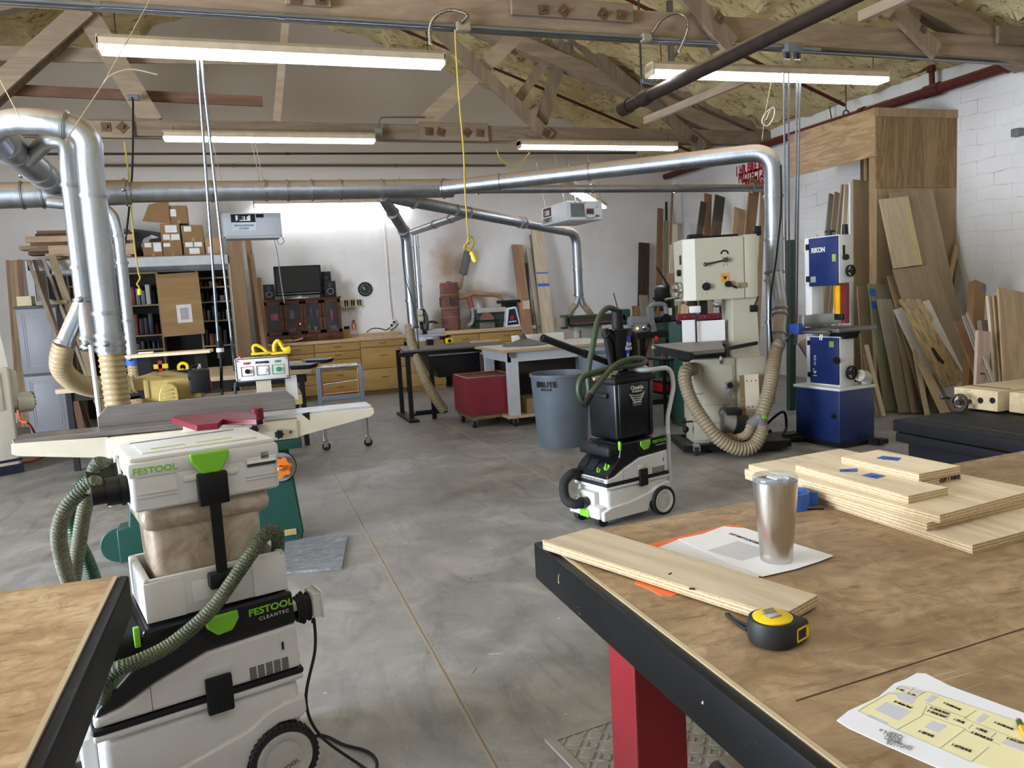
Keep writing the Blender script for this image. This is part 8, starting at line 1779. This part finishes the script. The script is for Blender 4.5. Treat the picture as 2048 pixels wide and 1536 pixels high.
# ================================================================ lumber store on the right wall and boards leaning everywhere
WD = {'oak': ('9c7b52', 'bd9a6d'), 'pale': ('bfa57c', 'dcc69d'), 'wal': ('4d3a2b', '6b5340'), 'red': ('84583a', 'a5764f'), 'grn': ('7f7a58', '9c9670'), 'mdf': ('927a58', 'a8906b'), 'gry': ('8b7d69', 'a89a83'), 'pnk': ('a98a75', 'c6a78f'), 'drk': ('3a2a1e', '553f2e')}
WM = {k: wood('lumber_'+k, a, b_, 'z', .8, .65, 4) for k, (a, b_) in WD.items()}
def lean(label, tl, tr, bl, br, yt, yb, m, th=.022, group=None, name='board', floor=True, cat='board', onx=False):
    """a board given by its corners in the photo; top at depth yt, lower end at depth yb (x planes when onx); runs down to the floor"""
    f = atx if onx else aty
    A, B, C, D = f(*tl, yt), f(*tr, yt), f(*br, yb), f(*bl, yb)
    c0, c1 = (A+B)/2, (C+D)/2; z = (c0-c1).normalized()
    x = ((B-A)+(C-D))*.5; w = x.length; x = (x-z*x.dot(z)).normalized(); w = max(.012, w*.97); y = z.cross(x)
    if floor: c1 = c0+(c1-c0)*((c0.z-.02)/max(1e-3, c0.z-c1.z))
    L = (c0-c1).length
    o = MB().box((-w/2, 0, 0), (w/2, th, L)).build(name, WM[m] if isinstance(m, str) else m, bevel=.001)
    o.matrix_world = Matrix(((x.x, y.x, z.x, c1.x), (x.y, y.y, z.y, c1.y), (x.z, y.z, z.z, c1.z), (0, 0, 0, 1)))
    tag(o, label, cat, group); o['len'] = L; o['wid'] = w; return o
def band(o, f0, f1, m, name='tape_band', x0=0.0, x1=1.0):
    L, w = o['len'], o['wid']; MB().box((-w/2+w*x0-.0008*(x0 == 0), -.0012, L*f0), (-w/2+w*x1+.0008*(x1 == 1), .0002, L*f1)).build(name, m, o)
# plywood storage bay
XB_, YB2, ZT_ = 6.6, 6.78, 3.23
SB = thing('plywood_bay', 'tall plywood storage bay with header board against the white brick wall', 'storage bay', (0, 0, 0))
PLYO = wood('weathered_plywood', '74542a', 'a9834c', 'z', .9, .6, 8, knots=True, per=False); PLYH = wood('knotty_header', '9a7040', 'cca268', 'y', .9, .55, 8, knots=True, per=False); PLYN = wood('plain_ply_panel', '92744a', 'b39567', 'z', .6, .6, 3, per=False); STUD = wood('stud_pine', '9b774c', 'bd996a', 'z', .8, .7, 4, knots=True, per=False)
zs_ = aty(1830, 376, YB2).z
MB().box((XB_, YB2-.018, zs_), (XR-.005, YB2-.001, ZT_)).build('upper_panel', PLYO, SB); MB().box((XB_, YB2-.018, 0), (XR-.005, YB2-.001, zs_-.004)).build('lower_panel', PLYN, SB); MB().box((XB_+.002, YB2-.03, ZT_-.09), (XR-.005, YB2-.018, ZT_)).build('top_batten', STUD, SB)
zh = 2.72
MB().box((XB_-.018, YB2-.018, zh), (XB_-.0, 8.15, ZT_)).build('header_board', PLYH, SB); MB().box((XB_+.002, YB2, 0), (XB_+.04, YB2+.09, ZT_-.01)).build('corner_post', STUD, SB)
MB().box((XR-.06, YB2+.05, 2.05), (XR-.04, 8.15, ZT_-.1)).build('back_board', wood('dark_back_ply', '5d4020', '7a5830', 'y', .6, .7, 4, per=False), SB)
for y in (7.05, 7.35, 7.7, 8.0): MB().box((XR-.10, y, 2.05), (XR-.06, y+.05, ZT_-.1)).build('stud', STUD, SB)
G1 = 'boards standing in the plywood bay'
lean('wide plain plywood sheet standing at the right of the bay beside the corner post', (1707, 361), (1744, 360), (1707, 640), (1748, 640), 7.25, 7.1, PLYN, group=G1)
lean('narrow white board edge beside the wide plywood sheet in the bay', (1700, 365), (1706, 364), (1701, 560), (1707, 560), 7.28, 7.15, WHITE, group=G1)
lean('pale thin board leaning left of the white board edge in the bay', (1691, 369), (1698, 369), (1683, 470), (1692, 470), 7.5, 7.3, 'pale', group=G1); lean('pale grey board second left of the white board edge in the bay', (1685, 370), (1691, 369), (1673, 470), (1682, 470), 7.55, 7.35, 'gry', group=G1)
lean('tan sheet leaning at the left inside the bay', (1671, 387), (1684, 384), (1662, 470), (1676, 470), 7.9, 7.6, 'mdf', group=G1); lean('darker tan sheet at the far left inside the bay', (1659, 389), (1670, 387), (1652, 470), (1662, 470), 8.1, 7.8, 'gry', group=G1)
lean('dark green steel post behind the blue bandsaw', (1580, 480), (1592, 479), (1580, 800), (1592, 800), 6.9, 6.9, plain('dark_green_post', '1c3328', .5), .06, None, 'steel_post', True, 'post')
lean('tall pale tilted veneer panel across the bay front', (1778, 383), (1867, 380), (1862, 770), (1950, 765), 6.70, 6.25, 'mdf')
v = lean('pale sanded panel with yellowish strip hung high before the tilted veneer panel', (1758, 397), (1818, 394), (1788, 535), (1846, 531), 6.60, 6.46, 'pale', .02, None, 'panel', False); band(v, 0, 1, plain('yellowish_veneer', 'bfae78', .6), 'veneer_strip', .80, .97)
lean('brown fibreboard sheet under the pale sanded panel', (1784, 536), (1874, 532), (1866, 800), (1955, 790), 6.45, 6.0, 'mdf', .018)
lean('thin leaning plywood strip at the right edge of the bay', (1911, 490), (1918, 488), (1890, 585), (1900, 585), 6.72, 6.6, 'oak'); lean('second leaning strip behind it at the right edge of the bay', (1917, 520), (1924, 519), (1903, 610), (1915, 610), 6.73, 6.62, 'gry')
G2 = 'sheets leaning in front of the plywood bay'
for lab, tl, tr, bl, br, yt, yb, m in (
    ('tan fibreboard sheet at the left of the leaning sheets behind the blue bandsaw', (1715, 574), (1738, 573), (1728, 790), (1752, 790), 6.75, 6.5, 'mdf'),
    ('greenish sheet with two blue tape pieces among the leaning sheets', (1734, 569), (1779, 568), (1772, 811), (1808, 811), 6.6, 6.25, 'grn'),
    ('pale grey sheet with thin edges in front of the greenish sheet', (1754, 599), (1784, 597), (1797, 811), (1826, 811), 6.45, 6.12, 'gry'),
    ('narrow tan strip leaning right of the pale grey sheet', (1785, 611), (1796, 610), (1822, 811), (1836, 811), 6.42, 6.05, 'mdf'),
    ('brown board beneath the live-edge slab, top left', (1776, 552), (1788, 551), (1830, 760), (1845, 760), 6.5, 6.1, 'oak'),
    ('pale board edge left of the live-edge slab', (1817, 649), (1825, 649), (1850, 820), (1858, 818), 6.25, 5.85, 'pale'),
    ('dark brown board in shadow left of the live-edge slab', (1800, 625), (1817, 625), (1836, 816), (1852, 814), 6.38, 6.0, 'wal'),
    ('short tan strip low among the leaning sheets', (1727, 708), (1733, 707), (1750, 811), (1757, 811), 6.35, 6.15, 'mdf'),
    ('second short tan strip low among the leaning sheets', (1730, 690), (1737, 689), (1760, 811), (1767, 811), 6.3, 6.1, 'pale'),
    ('pale panel whose square top shows low under the slab', (1837, 729), (1856, 728), (1881, 822), (1897, 817), 6.0, 5.75, 'pale'),
    ('grey board right of the square-topped pale panel', (1858, 745), (1866, 744), (1899, 815), (1907, 812), 6.02, 5.8, 'mdf')):
    o = lean(lab, tl, tr, bl, br, yt, yb, m, .018, G2)
    if 'two blue tape' in lab:
        for f in (.80, .90): band(o, f, f+.06, TAPEB, 'tape_piece', .0, .28)
lean('white panel behind the live-edge slab', (1786, 622), (1860, 597), (1846, 740), (1905, 700), 6.3, 6.05, plain('white_board', 'd6d2c6', .5), .015, None, 'panel')
# live-edge slab
pts = [(1801, 597), (1822, 597), (1842, 598), (1852, 612), (1867, 636), (1864, 648), (1880, 674), (1900, 705), (1916, 730), (1932, 757), (1915, 768), (1898, 772), (1884, 755), (1872, 735), (1857, 712), (1840, 678), (1828, 650), (1815, 622)]
ys = lambda py: 6.18-(py-597)/175*.42
P = [aty(px, py, ys(py)) for px, py in pts]; c = sum(P, Vector())/len(P); zx = (P[1]-P[10]).normalized(); xx = (P[4]-P[14]); xx = (xx-zx*xx.dot(zx)).normalized(); yy = zx.cross(xx)
MXs = Matrix(((xx.x, yy.x, zx.x, c.x), (xx.y, yy.y, zx.y, c.y), (xx.z, yy.z, zx.z, c.z), (0, 0, 0, 1))); IV_ = MXs.inverted()
m, nt, b = _new('spalted_slab'); v_ = coords(nt, 'Object', (1, 1, .22)); n1 = noise(nt, v_, 13, 4, .6, 2.2); n2 = noise(nt, v_, 50, 3)
cc = ramp(nt, n1, [(.34, lin('55504a')), (.42, lin('8b7a5e')), (.5, lin('b79a66')), (.62, lin('c6ab78')), (.68, lin('6a5c48'))]); nt.links.new(mixc(nt, .25, cc, ramp(nt, n2, [(.3, lin('6b5b45')), (.7, lin('cdb68a'))])), b.inputs['Base Color']); b.inputs['Roughness'].default_value = .6
q_ = [IV_@p for p in P]; sl = MB().prism([(p.x, 0, p.z) for p in q_], (0, .04, 0)).build('live_edge_slab', m, bevel=.006); sl.matrix_world = MXs; tag(sl, 'spalted live-edge slab with dark holes leaning before the sheets', 'slab')
hp = [IV_@aty(px, py, ys(py)) for px, py in ((1861, 694), (1868, 697), (1880, 715), (1889, 724), (1886, 729), (1875, 721), (1866, 706))]; MB().prism([(p.x, -.002, p.z) for p in hp], (0, .004, 0)).build('bark_hole', plain('hole_dark', '2b2117'), sl)
# right-hand group
lean('wide oak panel at the right edge behind the vise bench', (1996, 592), (2110, 580), (2009, 757), (2120, 750), 5.3, 5.1, 'oak', .02); lean('pale thick edge board left of the wide oak panel', (1976, 592), (1985, 591), (1992, 757), (2000, 757), 5.4, 5.2, 'pale', .03); lean('thin strip between the pale edge board and the oak panel', (1987, 591), (1994, 591), (2001, 757), (2007, 757), 5.36, 5.16, 'oak', .02)
pk = lean('pinkish board with a dark slot standing by the vise bench', (1957, 662), (1981, 662), (1951, 768), (1979, 768), 5.2, 5.15, 'pnk', .03); band(pk, .55, .565, plain('hole_dark', '2b2117'), 'slot', .28, .62)
cb_ = lean('tall cardboard sleeve with blue tape leaning on the brick wall', (1951, 564), (1972, 564), (1944, 660), (1967, 660), 5.9, 5.75, CARD, .08, None, 'cardboard_sleeve', True, 'cardboard'); band(cb_, .94, .985, TAPEB, 'tape_piece', .75, 1.0)
for i, (a, b2) in enumerate((((1925, 632), (1952, 705)), ((1929, 630), (1956, 700)), ((1933, 625), (1958, 690)))): lean(('leftmost grey strip leaning toward the pinkish board', 'middle grey strip leaning toward the pinkish board', 'rightmost grey strip leaning toward the pinkish board')[i], a, (a[0]+5, a[1]), b2, (b2[0]+5, b2[1]), 5.5-.03*i, 5.3-.03*i, 'gry', .012)
lean('dark brown panel leaning behind the grey strips by the brick wall', (1908, 642), (1928, 640), (1948, 745), (1966, 740), 5.75, 5.5, 'red', .018); lean('small brown carton-like board low behind the pinkish board', (1962, 640), (1982, 640), (1968, 690), (1986, 690), 5.6, 5.55, 'mdf', .05)
# back right corner
def z7(x, y): return (1240+x/3.966, 360+y/3.966)
G3 = 'boards leaning in the far right corner'
for lab, a, b2, c_, d, yt, yb, m, grp in (
    ('tall brown board at the left of the far right corner, near the gas pipe', (302, 226), (345, 222), (285, 950), (330, 950), 12.6, 12.2, 'red', 0), ('thin pale board right of the tall brown corner board', (350, 322), (366, 322), (338, 820), (352, 820), 12.6, 12.3, 'pale', 0), ('greenish thin board in the far right corner', (368, 322), (388, 322), (352, 820), (375, 820), 12.55, 12.25, 'grn', 0),
    ('dark thin post in the far right corner', (363, 172), (378, 172), (363, 330), (378, 330), 12.75, 12.7, 'drk', 0), ('thin rusty pole in the far right corner', (414, 96), (426, 96), (385, 740), (395, 740), 12.3, 12.2, 'red', 0),
    ('pale board right of the rusty pole', (425, 352), (458, 350), (420, 640), (455, 640), 11.9, 11.7, 'pale', 0), ('grey-brown board beside the pale board right of the rusty pole', (460, 345), (494, 342), (462, 590), (500, 590), 11.7, 11.5, 'gry', 0), ('short pale board low by the rusty pole', (400, 515), (424, 512), (395, 740), (420, 740), 11.6, 11.5, 'pale', 0),
    ('brown offcut with a blue paint mark beside the drill press lever', (372, 740), (432, 738), (378, 860), (432, 860), 11.2, 11.1, 'red', 0), ('greenish board left of the tan bandsaw head', (432, 650), (466, 648), (430, 880), (468, 880), 11.3, 11.2, 'grn', 0), ('pale narrow board touching the tan bandsaw head', (468, 660), (490, 660), (466, 880), (492, 880), 11.0, 10.9, 'oak', 0),
    ('dark topped walnut board behind the bandsaw, leftmost of three', (645, 180), (688, 168), (610, 430), (655, 430), 10.6, 10.35, 'wal', 1), ('light brown board between the two dark topped boards', (672, 112), (730, 108), (668, 430), (720, 430), 10.9, 10.6, 'red', 0), ('dark topped walnut board behind the bandsaw, rightmost of three', (760, 130), (832, 122), (725, 430), (800, 430), 10.2, 9.9, 'wal', 1),
    ('brown board with a split top behind the bandsaw column', (902, 230), (1005, 222), (902, 440), (980, 440), 9.6, 9.4, 'oak', 0), ('very tall brown board crossing the red wall lettering', (1040, -10), (1115, -10), (990, 440), (1068, 440), 9.3, 9.0, 'red', 0), ('narrow tall board behind the right duct', (1120, 80), (1160, 80), (1110, 440), (1140, 440), 9.2, 9.0, 'oak', 0)):
    o = lean(lab, z7(*a), z7(*b2), z7(*c_), z7(*d), yt, yb, m, .03, G3)
    if grp: band(o, .86, 1.0, plain('dark_stain', '3c382b', .6), 'dark_end')
    if 'blue paint' in lab: band(o, .60, .80, TAPEB, 'paint_mark', .35, .6)
for i, (l, t, r, m) in enumerate(((1365, 610, 1378, 'pale'), (1407, 600, 1428, 'pnk'), (1448, 592, 1458, 'pale'), (1458, 590, 1466, 'oak'))):
    lean('light board seen through the throat of the tan bandsaw, %s from the left' % ('first', 'second', 'third', 'fourth')[i], (l, t), (r, t), (l-4, 660), (r-4, 660), 8.6, 8.4, m, .03)
# back wall boards
lean('dark weathered board leaning on the back wall right of the Y hoses', (1278, 486), (1300, 485), (1276, 632), (1297, 632), 12.75, 12.6, 'drk', .03); lean('short grey-brown board at the foot of the dark weathered board', (1279, 590), (1296, 590), (1281, 632), (1298, 632), 12.55, 12.5, 'gry', .03); lean('short orange board left of the dark weathered board', (1265, 612), (1279, 611), (1266, 634), (1280, 634), 12.5, 12.48, 'red', .03)
lean('brown board leaning on the back wall beside the sander counter', (1024, 489), (1044, 489), (1036, 600), (1059, 600), 12.8, 12.45, 'red', .03); lean('narrow dark board second from the brown board by the sander', (1047, 526), (1055, 526), (1056, 655), (1066, 655), 12.75, 12.5, 'wal', .03); lean('narrow olive board left of the blue taped board', (1054, 496), (1061, 495), (1075, 670), (1086, 670), 12.7, 12.4, 'gry', .03); lean('dark thin board tucked left of the blue taped board', (1060, 470), (1065, 468), (1080, 640), (1086, 640), 12.78, 12.45, 'grn', .03)
o = lean('wide pale board with two blue tape bands leaning on the back wall', (1063, 458), (1086, 457), (1086, 675), (1111, 675), 12.65, 12.3, 'pale', .04); band(o, .695, .705, TAPEB); band(o, .61, .63, TAPEB)
lean('short pale board standing by the sander counter', (1045, 601), (1059, 601), (1048, 655), (1062, 655), 12.4, 12.38, 'pale', .03, floor=False); lean('small dark board standing beside the short pale board', (1054, 627), (1068, 627), (1056, 655), (1070, 655), 12.38, 12.36, 'wal', .03, floor=False)
# left wall boards
G4 = 'boards leaning at far left'
for i, (l, r, t, m) in enumerate(((11, 17, 520, 'red'), (17, 25, 521, 'oak'), (25, 34, 520, 'oak'), (34, 43, 519, 'red'), (43, 55, 520, 'gry'))): lean('brown moulded board in the upright row at far left, %s from the left' % ('first', 'second', 'third', 'fourth', 'fifth')[i], (l, t), (r, t), (l+17, 745), (r+17, 745), 12.3, 12.2, m, .05, G4)
for lab, tl, tr, bl, br, m in (('grey perforated strip leaning behind the grey cabinet', (52, 520), (60, 519), (84, 605), (92, 605), 'gry'), ('thin leaning strip right of the perforated strip at far left', (64, 520), (72, 520), (92, 605), (100, 605), 'wal'), ('long thin leaning strip with white hook at far left', (82, 514), (88, 513), (146, 690), (153, 690), 'gry'), ('wide long board leaning across the rack upright at left', (96, 511), (111, 510), (152, 680), (168, 680), 'mdf'), ('brown board leaning low behind the large left duct', (112, 640), (124, 640), (150, 830), (164, 830), 'red'), ('second brown board leaning low behind the large left duct', (128, 700), (138, 700), (160, 845), (172, 845), 'gry')):
    lean(lab, tl, tr, bl, br, 11.5, 10.9, m, .03, G4)
lean('thin bright board leaning right of the timber post', (499, 509), (507, 508), (522, 690), (532, 690), 11.9, 11.7, 'oak', .05); lean('tall brown board right of the timber post', (489, 470), (501, 476), (515, 690), (527, 690), 12.1, 11.9, 'red', .04); lean('short board beside the display cabinet and the timber post', (514, 555), (522, 555), (528, 690), (537, 690), 12.0, 11.85, 'red', .04)
o = thing('pipe_hanger', 'rusty rod with ring clamp hanging above the plywood header board', 'hanger', (XR-.3, 8.0, 3.35)); h0 = aty(1692, 222, 7.6); h1 = aty(1691, 148, 7.6); o.location = h0
MB().tube([(0, 0, 0), h1-h0], .008, 6).build('rod', RUSTPL, o); MB().ring((0, 0, -.03), (0, 1, 0), .035, .045, .02, 18).build('ring_clamp', RUSTPL, o)
p = atx(2040, 265, XR-.01); o = MB().rbox((-.09, -.04, -.04), (0, .04, .04), .006).build('wall_bracket', plain('grey_enamel', '6b7072')); o.location = (XR-.002, p.y, p.z); tag(o, 'small grey metal bracket on the white brick wall at the right edge', 'bracket')
for i, (px, py, a_) in enumerate(((946, 1342, .9), (990, 1308, -.4))):
    o = MB().box((-.025, -.0015, 0), (.025, .0015, .002)).build('wood_sliver', WM['pale']); o.location = atz(px, py, .0005); o.rotation_euler = (0, 0, a_); tag(o, ('nearer pale wood sliver lying on the concrete by the floor joint', 'farther pale wood sliver lying on the concrete right of the floor joint')[i], 'wood sliver')
# red wall lettering
REDI = plain('stencil_red', 'a3202c', .7); wl_ = lambda y, z: (XR-.002, y, z)
LT = thing('wall_sign', 'red stencilled fire notice lettering on the white brick wall', 'sign', (XR-.002, 10.6, 3.3))
for s, px, py, h in (('1 HR FIRE RATED', 1509, 334, .2), ('PROTECT ALL', 1508, 350, .2), ('OPENINGS', 1507, 365, .19)):
    p = atx(px, py, XR-.002); text(s, h, REDI, LT, planeM((-.001, p.y-10.6, p.z-3.3), (0, -1, 0), (0, 0, 1)), bold=.012, sx=.62, spacing=1.05)
# ================================================================ daylight, exposure
wd = bpy.data.worlds.new('World'); scene.world = wd; wd.use_nodes = True
bg = wd.node_tree.nodes['Background']; bg.inputs[0].default_value = lin('d9e4f7'); bg.inputs[1].default_value = 40.0
al = bpy.data.lights.new('skylight_portal', 'AREA'); al.shape = 'RECTANGLE'; al.size = 4.0; al.size_y = 3.3; al.cycles.is_portal = True
ao = bpy.data.objects.new('skylight_portal', al); COL.objects.link(ao); ao.location = (XL-.22, 2.6, 1.65); ao.rotation_euler = (PI/2, 0, -PI/2)
vs_ = scene.view_settings; vs_.view_transform = 'Standard'; vs_.look = 'None'; vs_.gamma = 1.0; vs_.use_curve_mapping = False; vs_.exposure = 0.16
scene.cycles.use_denoising = True; scene.cycles.max_bounces = 6; scene.cycles.diffuse_bounces = 4; scene.cycles.transparent_max_bounces = 8
bpy.context.view_layer.update()
